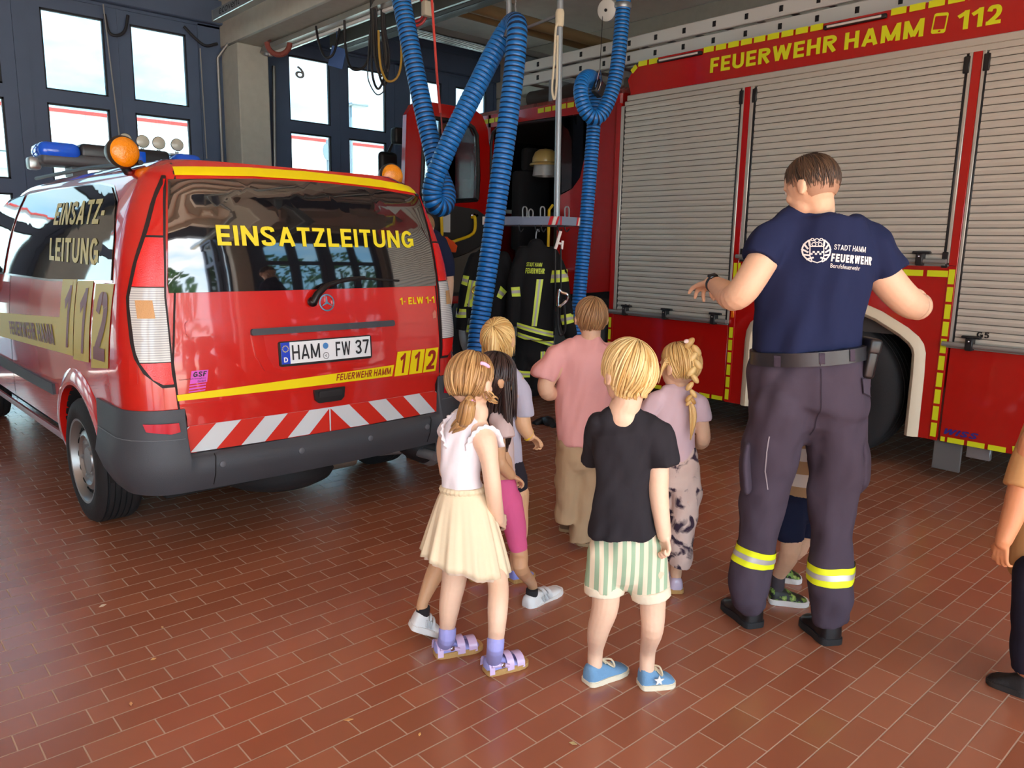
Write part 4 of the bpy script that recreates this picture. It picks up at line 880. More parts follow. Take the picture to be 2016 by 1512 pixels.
# ================================================================ people: builders
def skin_mat(n, c): 
    m = mat(n, c, .5, bump=.06, bscale=60, var=.05); b = m.node_tree.nodes['Principled BSDF']; b.inputs['Subsurface Weight'].default_value = .07; b.inputs['Subsurface Radius'].default_value = (.012, .005, .003); return m
def hair_mat(n, c1, c2, rough=.42):
    m = mat(n, c1, rough); N = m.node_tree.nodes; L = m.node_tree.links; b = N['Principled BSDF']
    g = N.new('ShaderNodeNewGeometry'); r = N.new('ShaderNodeValToRGB'); r.color_ramp.elements[0].color = lin(c1); r.color_ramp.elements[1].color = lin(c2)
    L.new(g.outputs['Random Per Island'], r.inputs[0]); L.new(r.outputs[0], b.inputs['Base Color']); return m
def cloth(n, c, var=.04, bump=.12): return mat(n, c, .88, bump=bump, bscale=14, var=var, spec=.2)
class Fig:
    def __init__(s, label, D, u, v, F=(0, 1), group=None, name='person', cat='person', z0=0.):
        p = W(u, v, D); s.D = D; s.F = (FW * F[1] + RG * F[0]).normalized(); s.Sd = V((s.F.y, -s.F.x, 0))
        s.root = thing(name, label, cat, (p.x, p.y, z0), 0, group)
    def nd(s, q):
        if isinstance(q[0], Vector): return (q[0], q[1], q[2] if len(q) > 2 else q[1])
        d = q[3] if len(q) > 3 else 0.; k = q[4] if len(q) > 4 else 1.
        p = W(q[0], q[1], s.D + d); r = q[2] * (p - EYE).length / FPX
        c = math.cos(math.atan(math.hypot(q[0] - 1008, q[1] - 756) / FPX)); r *= c
        return (p, r, r * k)
    def chain(s, b, nodes, n=18, c0='r', c1='r', sub=4):
        nd = [s.nd(q) for q in nodes]
        P = bez([q[0] for q in nd], sub); A = [q[1] for q in nd]; K = [q[2] for q in nd]
        Ai = []; Ki = []
        for i in range(len(nd) - 1):
            for j in range(sub):
                t = j / sub; t = t * t * (3 - 2 * t) * .5 + t * .5; Ai.append(A[i] + (A[i + 1] - A[i]) * t); Ki.append(K[i] + (K[i + 1] - K[i]) * t)
        Ai.append(A[-1]); Ki.append(K[-1]); m = len(P); rings = []
        def ring(p, t, a, k):
            vw_ = (p - EYE).normalized(); x = t.cross(vw_)
            if x.length < .25: x = RG - t * RG.dot(t)
            x.normalize(); y = t.cross(x).normalized()
            return [p + x * a * math.cos(2 * math.pi * i / n) + y * k * math.sin(2 * math.pi * i / n) for i in range(n)]
        T_ = [(P[min(i + 1, m - 1)] - P[max(i - 1, 0)]).normalized() for i in range(m)]
        if c0 == 'r':
            e = min(Ai[0], Ki[0])
            for f in (80, 55, 28): f = math.radians(f); rings.append(ring(P[0] - T_[0] * e * math.sin(f), T_[0], Ai[0] * math.cos(f), Ki[0] * math.cos(f)))
        for i in range(m): rings.append(ring(P[i], T_[i], Ai[i], Ki[i]))
        if c1 == 'r':
            e = min(Ai[-1], Ki[-1])
            for f in (28, 55, 80): f = math.radians(f); rings.append(ring(P[-1] + T_[-1] * e * math.sin(f), T_[-1], Ai[-1] * math.cos(f), Ki[-1] * math.cos(f)))
        b.loft(rings); return P
    def solid(s, name, b, m, vox=.007, sm=4, fold=None, parent=None, label=None):
        bmesh.ops.recalc_face_normals(b.bm, faces=b.bm.faces)
        me = bpy.data.meshes.new('t'); b.bm.to_mesh(me); b.bm.free(); o = bpy.data.objects.new('t', me); C.objects.link(o)
        r = o.modifiers.new('r', 'REMESH'); r.mode = 'VOXEL'; r.voxel_size = vox
        if sm: q = o.modifiers.new('s', 'SMOOTH'); q.factor = .5; q.iterations = sm
        dg = bpy.context.evaluated_depsgraph_get(); m2 = bpy.data.meshes.new_from_object(o.evaluated_get(dg)); bpy.data.objects.remove(o); bpy.data.meshes.remove(me)
        bm = bmesh.new(); bm.from_mesh(m2); bpy.data.meshes.remove(m2); bm.normal_update()
        if fold:
            amp, fx, fz, sd, sl = fold
            for v in bm.verts:
                x = RG.dot(v.co) * fx; z = v.co.z * fz; y = FW.dot(v.co) * fx
                h = noise.noise(V((x + sl * z, y, z + sd))) + .5 * noise.noise(V((x * 2.1 - sl * z * 2, y * 2 + 7, z * 1.7 + sd)))
                v.co += v.normal * amp * h
        return wmk(name, bm, m, parent or s.root, ang=180, label=label)
    def blob(s, b, c, r, F=None, n=20):
        F = F or s.F; Sd = V((F.y, -F.x, 0)).normalized(); U = Sd.cross(F).normalized()
        M = Matrix.Translation(c) @ Matrix((Sd * r[0], F * r[1], U * r[2])).transposed().to_4x4()
        bmesh.ops.create_uvsphere(b.bm, u_segments=n, v_segments=n // 2 + 2, radius=1, matrix=M)
    def head(s, b, u, v, hw, dd=0., nod=0., neck=None):
        """hw: half width of the bare skull in px; neck: (u, v, half width px)"""
        c, r, _ = s.nd((u, v, hw, dd)); F = (s.F * math.cos(nod) - V((0, 0, 1)) * math.sin(nod)).normalized(); Sd = s.Sd; U = Sd.cross(F)
        s.hc, s.hr, s.hF, s.hU = c, r, F, U
        def bl(x, y, z, rr): s.blob(b, c + Sd * x * r + F * y * r + U * z * r, [q * r for q in rr], F)
        bl(0, 0, 0, (1.0, 1.18, 1.18)); bl(0, .42, -.62, (.74, .72, .86)); bl(0, .72, -1.22, (.34, .30, .26)); bl(0, .2, .2, (.92, 1.02, .9))
        bl(0, 1.16, -.42, (.13, .20, .14)); bl(0, 1.12, -.22, (.09, .12, .24)); bl(0, 1.0, -.86, (.26, .12, .09))
        for q in (-1, 1):
            bl(q * 1.0, -.06, -.28, (.13, .2, .32)); bl(q * 1.08, -.12, -.22, (.07, .23, .27)); bl(q * 1.06, -.04, -.48, (.07, .12, .12)); bl(q * .44, .82, -.5, (.28, .24, .26)); bl(q * .38, 1.0, .02, (.3, .12, .1))
        if neck:
            cn, rn, _ = s.nd((neck[0], neck[1], neck[2], neck[3] if len(neck) > 3 else dd))
            s.chain(b, [(c - U * r * .5 - F * r * .15, rn * 1.0, rn), ((c - U * r * 1.0 - F * r * .12) * .5 + cn * .5, rn * .97, rn), (cn, rn * 1.03, rn * 1.05), (cn - V((0, 0, rn * .6)), rn * 1.1, rn * 1.05)])
    def eyes(s, iris=(70, 90, 110)):
        c, r = s.hc, s.hr
        for q in (-1, 1):
            p = c + s.Sd * q * .38 * r + s.hF * 1.0 * r - s.hU * .16 * r
            e = wmk('eye', B().ball(p, r * .13, 12), mat('eye white', (224, 220, 214), .3), s.root)
            wmk('iris', B().ball(p + s.hF * r * .07, r * .075, 10), mat('iris', iris, .2), e)
        p = c + s.hF * 1.09 * r - s.hU * .86 * r
        b = B(); s.blob(b, p, (r * .24, r * .06, r * .045), s.hF, 12); wmk('lips', b, mat('lips', (176, 96, 88), .5), s.root)
    def hair(s, m, crown=(0, -.35, .93), n=260, front=.50, frontz=.30, nape=-.62, side=.0, length=0., w=.15, th=.06, puff=1.10, seed=1, flare=.0, sp=.15, name='hair', rad=None, extra=None):
        """locks run from the crown down over the skull; length (in head radii) hangs on below"""
        rnd = random.Random(seed); c, r, F, U, Sd = s.hc, s.hr, s.hF, s.hU, s.Sd
        rad = rad or (1.0, 1.18, 1.18)
        k = V(crown).normalized(); e1 = k.orthogonal().normalized(); e2 = k.cross(e1)
        def P(d, sc): return c + Sd * d.x * rad[0] * r * sc + F * d.y * rad[1] * r * sc + U * d.z * rad[2] * r * sc
        def inside(d):
            if d.z < nape: return False
            if d.y > front and d.z < frontz: return False
            if d.y > -.22 and d.z < -.34 + .75 * (d.y + .2) + side: return False
            return True
        def path(ph, jit=0.):
            q = []; e = e1 * math.cos(ph) + e2 * math.sin(ph); th_ = .0
            while th_ < 2.9:
                d = k * math.cos(th_) + e * math.sin(th_)
                if th_ > .25 and not inside(d): break
                q.append(d); th_ += .16
            return q
        b = B(); R = []; NP = 56; NT = 12
        for i in range(NP):
            q = path(2 * math.pi * i / NP); l = []
            for j in range(NT):
                x = j / (NT - 1) * (len(q) - 1); i0 = int(x); f = x - i0; d = q[i0].lerp(q[min(i0 + 1, len(q) - 1)], f).normalized(); l.append(P(d, 1.035 + .03 * math.sin(math.pi * j / (NT - 1))))
            R.append(l)
        R.append(R[0]); b.loft([[p for p in l] for l in R], cap=False, closed=False); bmesh.ops.remove_doubles(b.bm, verts=b.bm.verts, dist=1e-5)
        for i in range(n):
            ph = 2 * math.pi * (i + rnd.random()) / n * 1.0; q = path(ph)
            st = rnd.randint(0, max(0, int(len(q) * .45))); q = q[st:]
            if len(q) < 3: continue
            sc = puff + rnd.uniform(-.035, .04); pts = []
            bend = rnd.uniform(-sp, sp)
            for j, d in enumerate(q):
                t = j / (len(q) - 1); e = k.cross(d); lift = sc - .05 * (1 - math.sin(math.pi * min(1, t * .8 + .2)))
                pts.append(P((d + e * bend * t * t).normalized(), lift))
            if length:
                L_ = length * rnd.uniform(.8, 1.05) * r; m_ = max(3, int(length * 3)); dl = (pts[-1] - pts[-2]).normalized(); out = (pts[-1] - c); out.z = 0; out.normalize()
                p = pts[-1].copy()
                for j in range(m_):
                    t = (j + 1) / m_; dv = (dl * (1 - t) ** 2 + V((0, 0, -1)) * (1 - (1 - t) ** 2)).normalized() + out * flare * (1 - t)
                    p = p + dv * L_ / m_; pts.append(p.copy())
            if extra: pts = extra(pts, rnd)
            m2 = len(pts); up = None; rings = []
            for j, p in enumerate(pts):
                t = (pts[min(j + 1, m2 - 1)] - pts[max(j - 1, 0)]).normalized(); o = (p - c); o = (o - t * o.dot(t)).normalized() if (o - t * o.dot(t)).length > 1e-6 else t.orthogonal().normalized()
                x = t.cross(o).normalized(); f = j / (m2 - 1); ta = (min(1, .35 + f * 2.5)) * (1 - max(0, (f - .6) / .4) ** 2 * .8)
                wv = w * r * ta * .5; hv = th * r * ta * .5
                rings.append([p + x * wv, p + o * hv, p - x * wv, p - o * hv])
            b.loft(rings)
        return wmk(name, b, m, s.root, ang=180)
    def tail(s, name, pts, r0, m, n=26, seed=3, parent=None, prof=(.5, .9, 1, .9, .7, .35), spread=1.):
        """a gathered tail of hair: a bundle of locks along the points"""
        rnd = random.Random(seed); pts = bez(pts, 5); b = B(); M_ = len(pts)
        for i in range(n):
            a = rnd.uniform(0, 6.28); q = math.sqrt(rnd.random()); P = []
            for j, p in enumerate(pts):
                t = (pts[min(j + 1, M_ - 1)] - pts[max(j - 1, 0)]).normalized(); x = t.orthogonal().normalized(); y = t.cross(x); f = j / (M_ - 1)
                e = ip(f * (len(prof) - 1), list(range(len(prof))), prof) * r0
                P.append(p + (x * math.cos(a) + y * math.sin(a)) * q * e * .8 * spread)
            cut_ = rnd.randint(int(M_ * .8), M_); P = P[:cut_]
            b.tube(P, [r0 * (.30 * (1 - .8 * max(0, j / len(P) - .6) / .4) ) for j in range(len(P))], 6)
        return wmk(name, b, m, parent or s.root, ang=180)
    def hand(s, b, w, d, nrm, sc=1., curl=.5, thumb=1, spread=.12, curls=None):
        """w wrist, d direction of the palm, nrm palm normal (fingers close towards it)"""
        d = d.normalized(); nrm = (nrm - d * nrm.dot(d)).normalized(); lat = d.cross(nrm) * thumb
        s.chain(b, [(w - d * .015 * sc, .024 * sc, .018 * sc), (w + d * .02 * sc, .030 * sc, .016 * sc)], n=12)
        for i, o in enumerate((-.030, -.010, .010, .030)):
            L0 = (.92, 1.0, .96, .82)[3 - i] if False else (.80, .95, 1.0, .92)[i]
            k0 = w + d * (.010 * sc) + lat * o * .7 * sc; k1 = w + d * (.083 - .006 * abs(i - 2)) * sc + lat * o * sc
            s.chain(b, [(k0, .013 * sc, .013 * sc), (k1, .0115 * sc, .0115 * sc)], n=10)
            cu = (curls[i] if curls else curl) * (1 + .12 * (i - 1.5)); p = k1; ang = cu * .5; P = [(p, .0105 * sc, .0105 * sc)]
            for l, rr in ((.040, .0098), (.026, .009), (.021, .0078)):
                dd = d * math.cos(ang) + nrm * math.sin(ang) + lat * (i - 1.5) * spread; p = p + dd.normalized() * l * L0 * sc; P.append((p, rr * sc, rr * sc)); ang += cu * 1.15
            s.chain(b, P, n=10, sub=2)
        t0 = w + d * .018 * sc + lat * .022 * sc; t1 = t0 + (d * .75 + lat * .62 + nrm * .25).normalized() * .042 * sc; t2 = t1 + (d * .95 + lat * .1 + nrm * (.2 + .5 * curl)).normalized() * .032 * sc; t3 = t2 + (d * .8 - lat * .1 + nrm * (.3 + .6 * curl)).normalized() * .024 * sc
        s.chain(b, [(t0, .015 * sc, .015 * sc), (t1, .012 * sc, .012 * sc), (t2, .010 * sc, .010 * sc), (t3, .0085 * sc, .0085 * sc)], n=10, sub=2)
    def shoe(s, heel, toe, wd_, h, m, sole_m, sole=.02, lift=0., name='shoe', open_=0, label=None):
        """heel and toe on the ground; lift raises the heel. returns (object, ankle point, axes)"""
        d = toe - heel; Lh = d.length
        if lift: heel = toe - (d.normalized() * math.cos(lift) - V((0, 0, 1)) * math.sin(lift)) * Lh; d = toe - heel
        d = d.normalized(); lat = V((d.y, -d.x, 0)).normalized(); up = lat.cross(d).normalized()
        ts = [0, .02, .07, .15, .25, .4, .55, .7, .85, .95, 1]; ws = [.42, .62, .78, .84, .82, .80, .88, 1., .92, .66, .30]
        hs = [.70, .90, .98, 1., .98, .86, .68, .54, .44, .32, .16]
        def P(t, x, z): return heel + d * t * Lh + lat * x + up * z
        b = B(); rings = []
        for t, w_, hh in zip(ts, ws, hs):
            r = []; w2 = w_ * wd_ / 2
            for k in range(13):
                a = math.pi * k / 12; ca, sa = math.cos(a), math.sin(a)
                r.append(P(t, w2 * math.copysign(abs(ca) ** .75, ca), sole * .7 + (h * hh - sole * .7) * abs(sa) ** .7))
            rings.append(r)
        b.loft(rings); o = wmk(name, b, m, s.root, ang=60, label=label)
        q = B(); out = [(t, w_ * wd_ / 2 + .004) for t, w_ in zip(ts, ws)]
        lo = [P(t * 1.015 - .01, x, 0) for t, x in out] + [P(t * 1.015 - .01, -x, 0) for t, x in out[::-1]]
        q.prism(lo, up * sole, .003); wmk('sole', q, sole_m, o, ang=50)
        s.ax = (d, lat, up, Lh, P); return o, P(.2, 0, h * .95)
    def eye_dir(s): return s.F
def conform(fig, target, bm_uv, m, name, D, off=.003, step=5., parent=None):
    """lays flat artwork, given in px as (u, -v), onto the back of a garment along the line of sight direction FW"""
    me = target.data; r = target
    while r.parent: r = r.parent
    T0 = PM[r.name]; bm = bmesh.new(); bm.from_mesh(me); bmesh.ops.transform(bm, matrix=T0, verts=bm.verts); tree = BVHTree.FromBMesh(bm)
    slice2d(bm_uv, step)
    for v in bm_uv.verts:
        p = W(v.co.x, -v.co.y, D); d = FW; hit = tree.ray_cast(p - d * 1.0, d)
        v.co = hit[0] - d * (off + v.co.z) if hit[0] is not None else p
    bm.free(); return wmk(name, bm_uv, m, parent or target, smooth=True, ang=180)
def uvtext(s, q, off=0.01, it=0.): return quadmap(*[(x, -y, 0) for x, y in q])(text_bm(s, off, it))
SK = skin_mat('fair skin', (222, 182, 150)); SK2 = skin_mat('warm skin', (208, 164, 124)); SK3 = skin_mat('light skin', (230, 194, 166))
def ubold(s, q, t=.2): return quadmap(*[(x, -y, 0) for x, y in q])(bold_bm(s, t))
def band_of(f, tgt, c, up, lo, hi, off, m, name, parent=None, rad=.16):
    """a strip cut out of a garment between two levels along the direction up, raised by off"""
    bm = bmesh.new(); bm.from_mesh(tgt.data); bmesh.ops.transform(bm, matrix=PM[f.root.name], verts=bm.verts)
    bmesh.ops.delete(bm, geom=[v for v in bm.verts if (v.co - c).length > rad], context='VERTS')
    for q, s_ in ((lo, -1), (hi, 1)): bmesh.ops.bisect_plane(bm, geom=bm.verts[:] + bm.edges[:] + bm.faces[:], plane_co=c + up * q, plane_no=up * s_, clear_outer=True)
    bm.normal_update()
    for v in bm.verts: v.co += v.normal * off
    return wmk(name, bm, m, parent or f.root, ang=180)
# ================================================================ blond boy in the black t-shirt
f = Fig('child with blond bowl-cut hair, black t-shirt and green striped shorts', 2.38, 1232, 1330, (-.42, .9))
b = B(); f.head(b, 1238, 728, 47, .0, .12, (1228, 806, 29, .0))
so, an = f.shoe(G(1154, 1348), G(1231, 1318), .078, .075, mat('blue suede', (108, 152, 188), .85, bump=.2, bscale=80), mat('cream rubber', (226, 218, 192), .7), .02)
lace = mat('cream laces', (206, 194, 164), .8)
def laces(f, o):
    d, lat, up, L_, P = f.ax
    for k in range(3): wmk('lace', B().tube([P(.36 + .09 * k, -.018, .066 - .009 * k), P(.38 + .09 * k, 0, .074 - .010 * k), P(.40 + .09 * k, .018, .066 - .009 * k)], .004, 6), lace, o)
    wmk('lace_bow', B().tube(bez([P(.34, 0, .078), P(.46, .03, .085), P(.52, .035, .055), P(.36, .0, .078)], 4), .0035, 6), lace, o)
laces(f, so)
so2, an2 = f.shoe(G(1258, 1352), G(1326, 1344), .078, .078, mat('blue suede', (108, 152, 188)), mat('cream rubber', (226, 218, 192)), .02); laces(f, so2)
d_, lat_, up_, L_, P_ = f.ax
st = []
for k in range(10):
    rr = .019 if k % 2 == 0 else .008; a = math.pi * k / 5 + .3; st.append((.42 * L_ + rr * math.cos(a), .042 + rr * math.sin(a)))
wmk('star_patch', B().prism([P_(0, .041, 0) + d_ * x + up_ * z for x, z in st], lat_ * .004), mat('white patch', (232, 232, 226), .6), so2, smooth=False)
f.chain(b, [(1192, 1120, 30, -.0), (1192, 1190, 27, .0), (1178, 1240, 22, .03), (an + V((0, 0, .05)), .027), (an - V((0, 0, .02)), .026)])
f.chain(b, [(1284, 1120, 30, -.02), (1285, 1200, 25, -.02), (1284, 1240, 22, -.02), (an2 + V((0, 0, .06)), .027), (an2 - V((0, 0, .02)), .026)])
f.chain(b, [(1225, 835, 38, 0, .6), (1226, 960, 42, 0, .6), (1233, 1110, 48, 0, .6)])
f.chain(b, [(1290, 860, 24, 0), (1296, 925, 21, -.02), (1297, 975, 19.5, -.03), (1304, 1030, 16, -.05), (1308, 1055, 14, -.05)])
w_ = W(1309, 1054, 2.33); f.hand(b, w_, W(1314, 1092, 2.31) - w_, -FW * .3 - RG * .9, .62, 1.5, 1)
f.solid('body', b, SK3, .004, 3); f.eyes()
b = B(); f.chain(b, [(1219, 822, 44, .0, .62), (1227, 850, 66, 0, .6), (1226, 890, 62, 0, .62), (1224, 950, 56, 0, .66), (1228, 1005, 64, 0, .74), (1231, 1050, 72, 0, .78)], c1='f', n=28)
f.chain(b, [(1262, 836, 26, 0), (1292, 855, 32, -.01), (1302, 890, 32, -.02), (1307, 914, 32, -.025)], c1='f'); f.chain(b, [(1180, 836, 24, .02), (1168, 862, 22, .05), (1166, 905, 22, .12)], c1='f')
tee = f.solid('t_shirt', b, cloth('black cotton', (40, 39, 44), .06), .006, 3, (.014, 12, 5, 3, .9))
b = B(); f.chain(b, [(1230, 1035, 57, 0, .66), (1230, 1085, 68, 0, .7), (1231, 1115, 70, 0, .66)], n=24)
f.chain(b, [(1196, 1090, 40, 0, .95), (1190, 1135, 39, .0, .95), (1189, 1157, 39, .0, .95)], c1='f'); f.chain(b, [(1270, 1090, 42, -.01, .95), (1276, 1140, 39, -.02, .95), (1280, 1165, 38, -.02, .95)], c1='f')
sm = rings_mat('green and cream stripes', (226, 214, 188), (150, 178, 148), 1, 'X', .85, .5)
# stripes run down the shorts: across the wearer's back
nt_ = sm.node_tree; tcn = nt_.nodes['Texture Coordinate']; sep = nt_.nodes['Separate XYZ']; vm = nt_.nodes.new('ShaderNodeVectorMath'); vm.operation = 'DOT_PRODUCT'; vm.inputs[1].default_value = RG
nt_.links.new(tcn.outputs['Object'], vm.inputs[0]); mth = [n for n in nt_.nodes if n.type == 'MATH' and n.operation == 'MULTIPLY'][0]; nt_.links.new(vm.outputs['Value'], mth.inputs[0]); mth.inputs[1].default_value = 36
f.solid('shorts', b, sm, .006, 3, (.010, 12, 5, 9, .3))
b = B(); f.chain(b, [(1190, 1146, 40, .0, .98), (1190, 1164, 40.5, .0, .98)], c0='f', c1='f', n=24); f.solid('trouser_cuff', b, cloth('cream cotton', (226, 216, 192)), .005, 2)
b = B(); f.chain(b, [(1279, 1154, 39.5, -.02, .98), (1282, 1174, 39.5, -.02, .98)], c0='f', c1='f', n=24); f.solid('trouser_cuff', b, cloth('cream cotton', (226, 216, 192)), .005, 2)
blond = hair_mat('blond hair', (196, 158, 92), (244, 220, 160)); f.hair(blond, (.25, -.25, .95), 420, .45, .25, -.78, -.1, .22, .12, .05, 1.13, 5, sp=.22)
# ================================================================ girl in the white top and cream skirt
f = Fig('child in white frilled top and cream tulle skirt with silver sandals', 2.51, 925, 1300, (.5, .85))
b = B(); f.head(b, 925, 745, 43, .0, .1, (942, 806, 18, .0))
lav = cloth('lavender sock', (158, 160, 220)); cork = mat('cork sole', (186, 146, 88), .8, bump=.3, bscale=120); pearl = mat('pearl lilac strap', (206, 180, 214), .3, coat=.5)
an = {}
for k, (h, t) in enumerate(((G(856, 1292), G(948, 1274)), (G(955, 1326), G(1036, 1304)))):
    o, a = f.shoe(h, t, .075, .062, lav, cork, .022, name='sandal'); an[k] = a; d_, lat_, up_, L_, P_ = f.ax
    for t0, t1, hz in ((.0, .12, .052), (.42, .58, .052), (.66, .84, .042)):
        bs = B(); bs.loft([[P_(t0 + (t1 - t0) * i / 2, .040 * math.cos(math.pi * k2 / 10), .012 + hz * abs(math.sin(math.pi * k2 / 10)) ** .7) for k2 in range(11)] for i in range(3)], cap=False, closed=False)
        wmk('strap', bs, pearl, o)
    wmk('strap', B().tube([P_(.05, .036, .045), P_(.3, .036, .040), P_(.45, .038, .03)], .008, 8), pearl, o); wmk('buckle', B().box((-.008, -.003, -.008), (.008, .003, .008), .002, 1, Matrix.Translation(P_(.3, .044, .042))), chrome, o)
f.chain(b, [(900, 1060, 30, .02), (895, 1135, 25, .03), (886, 1186, 21.5, .02), (881, 1230, 16, .03), (an[0] - V((0, 0, .01)), .024)])
f.chain(b, [(948, 1050, 26, .0), (972, 1115, 21, -.02), (981, 1152, 20.5, -.06), (980, 1195, 20.5, -.12), (977, 1250, 16.5, -.13), (an[1] - V((0, 0, .01)), .024)])
f.chain(b, [(935, 835, 28, 0, .7), (910, 950, 29, 0, .7), (925, 1050, 42, 0, .6)])
f.chain(b, [(935, 842, 24, 0), (954, 868, 25, -.03), (964, 910, 18, -.05), (970, 957, 17, -.06), (974, 990, 16, -.03), (981, 1022, 13, .03)])
w_ = W(981, 1022, 2.54); f.hand(b, w_, FW * .9 + RG * .5 - V((0, 0, .5)), -RG, .62, .6, 1)
f.chain(b, [(890, 842, 20, .05), (876, 880, 17, .13), (880, 930, 15, .2)])
f.solid('body', b, SK3, .004, 3); f.eyes()
for k, q in enumerate(((881, 1236, 877, 1275, .03), (976, 1256, 972, 1296, -.13))):
    bs = B(); f.chain(bs, [(q[0], q[1], 17.5, q[4]), (q[0] - 1, (q[1] + q[3]) / 2, 17, q[4]), (an[k] - V((0, 0, .015)), .028)], c0='f'); f.solid('sock', bs, lav, .0035, 2)
b = B(); f.chain(b, [(926, 832, 40, 0, .62), (914, 858, 47, 0, .62), (908, 905, 42, 0, .66), (908, 940, 40, 0, .7), (912, 972, 40, 0, .75)], c1='f', n=26)
f.chain(b, [(882, 838, 14, .03), (872, 850, 13, .06)])
f.solid('top', b, cloth('white cotton', (226, 220, 224), .02), .005, 3, (.010, 14, 7, 4, .9))
# frilled sleeves and collar
def frill(f, name, pts, amp, wd, m, waves=14):
    P = bez(pts, 8); R = []
    for j, p in enumerate(P):
        t = (P[min(j + 1, len(P) - 1)] - P[max(j - 1, 0)]).normalized(); o = (p - f.bc); o = (o - t * o.dot(t)).normalized(); z = t.cross(o); w_ = math.sin(j / (len(P) - 1) * waves * math.pi)
        R.append([p, p + o * wd * .5 + z * amp * w_ * .5, p + o * wd + z * amp * w_ * 1.2, p + o * wd * .98 + z * amp * w_ * 1.2 + z * .004, p + o * wd * .5 + z * amp * w_ * .5 + z * .004, p + z * .004])
    b = B(); b.loft(R); return wmk(name, b, m, f.root, ang=180)
wc = cloth('white cotton', (226, 220, 224)); f.bc = W(958, 880, 2.52)
frill(f, 'sleeve_frill', [W(934, 905, 2.49), W(926, 880, 2.47), (W(935, 858, 2.46)), W(952, 846, 2.47), W(972, 853, 2.49), W(982, 880, 2.52)], .004, .022, wc, 22)
f.bc = W(885, 860, 2.52); frill(f, 'sleeve_frill', [W(880, 878, 2.48), W(872, 855, 2.47), W(876, 834, 2.48), W(890, 822, 2.5), W(905, 818, 2.53)], .004, .018, wc, 18)
# tulle skirt
cw, ch = W(911, 962, 2.51), W(917, 1106, 2.51); sc_ = 2.51 / FPX
def skirt(r0, r1, zt, n=120):
    R = []
    for i in range(15):
        t = i / 14; p = cw.lerp(ch, t); a = (r0 + (r1 - r0) * (t ** .75)) * sc_ * 1.02; fl = t * (1 - .25 * t); ring = []
        for k in range(n):
            th = 2 * math.pi * k / n; w_ = 1 + .075 * fl * math.sin(13 * th + 1.2 * math.sin(2 * th)) + .03 * fl * math.sin(29 * th + 1)
            q = p + RG * a * w_ * math.cos(th) + FW * a * .78 * w_ * math.sin(th); q.z += -.038 * math.cos(th) * t * t + .004 * math.sin(7 * th) * t + zt * t; ring.append(q)
        R.append(ring)
    return R
tul = cloth('cream tulle', (226, 210, 178), .03)
b = B().loft(skirt(41, 90, 0)); sk_ = wmk('skirt', b, tul, f.root, ang=180); wmk('skirt_lining', B().loft(skirt(40, 82, -.012)), cloth('pale lining', (226, 206, 184)), sk_, ang=180)
b = B(); R = []
for i in range(9):
    a = 2 * math.pi * i / 8; R.append([cw + V((0, 0, .012 * math.sin(a))) + (RG * math.cos(th) + FW * math.sin(th) * .78) * (42 * sc_ + .009 * math.cos(a) * (1 + .4 * math.sin(30 * th))) for th in [2 * math.pi * k / 90 for k in range(90)]])
b.loft(R, cap=False); wmk('waistband', b, cloth('gathered waistband', (222, 208, 176)), sk_, ang=180)
gold = hair_mat('light brown hair', (142, 104, 62), (204, 164, 108)); f.hair(gold, (-.1, .35, .95), 330, .52, .25, -.66, .05, 0, .13, .05, 1.09, 11, sp=.25)
f.tail('ponytail', [W(926, 786, 2.42), W(921, 800, 2.40), W(914, 826, 2.41), W(900, 838, 2.43), W(887, 850, 2.45)], .026, gold, 40, 5, spread=1.1)
f.tail('loose_hair', [W(955, 770, 2.46), W(968, 785, 2.47), W(980, 792, 2.49)], .010, gold, 10, 8, spread=2.2)
wmk('hair_band', B().lathe([(.016, -.006), (.020, 0), (.016, .006)], W(924, 790, 2.41), (.2, .2, 1), 18), mat('lilac band', (222, 160, 214), .5), f.root)
wmk('hair_clip', B().tube(bez([W(945, 715, 2.425), W(953, 716, 2.425), W(964, 723, 2.44)], 5), [.003] + [.006] * 9 + [.003], 8), mat('pink clip', (244, 190, 222), .3), f.root)
# ================================================================ dark haired girl with pink leggings
f = Fig('child with long straight dark hair, pink leggings and white trainers', 2.85, 985, 1220, (.85, .5))
b = B(); f.head(b, 972, 738, 36, .0, .12, (968, 800, 15, .0))
wl_ = mat('white leather', (224, 228, 228), .5, bump=.05, bscale=40); wr = mat('white rubber', (226, 226, 222), .6); dst = mat('grey stripe', (196, 204, 208), .5)
def trainer(f, h, t, lift, hh=.078):
    o, a = f.shoe(h, t, .078, hh, wl_, wr, .024, lift); d, lat, up, L_, P = f.ax
    for k in range(2): wmk('strap', B().loft([[P(.40 + .13 * k + dt, .036 * math.cos(math.pi * j / 8) , .025 + (.048 - .010 * k) * abs(math.sin(math.pi * j / 8)) ** .7) for j in range(9)] for dt in (0, .08)], cap=False, closed=False), mat('strap white', (206, 212, 214), .5), o)
    for k in range(3): wmk('side_stripe', B().tube([P(.36 + .07 * k, .0385, .03), P(.30 + .07 * k, .037, .058)], .003, 6), dst, o)
    return o, a
o, a1 = trainer(f, G(1035, 1196), G(1102, 1163), -.12); o, a2 = trainer(f, G(800, 1262), G(866, 1250), .42)
f.chain(b, [(1000, 990, 24, .0), (1022, 1085, 17, .0), (1026, 1120, 15, -.02), (a1 + V((0, 0, .04)), .021), (a1 - V((0, 0, .02)), .021)])
f.chain(b, [(960, 1000, 24, -.02), (895, 1075, 22, -.05), (864, 1115, 20, -.05), (a2 + V((0, 0, .04)), .022), (a2 - V((0, 0, .02)), .022)])
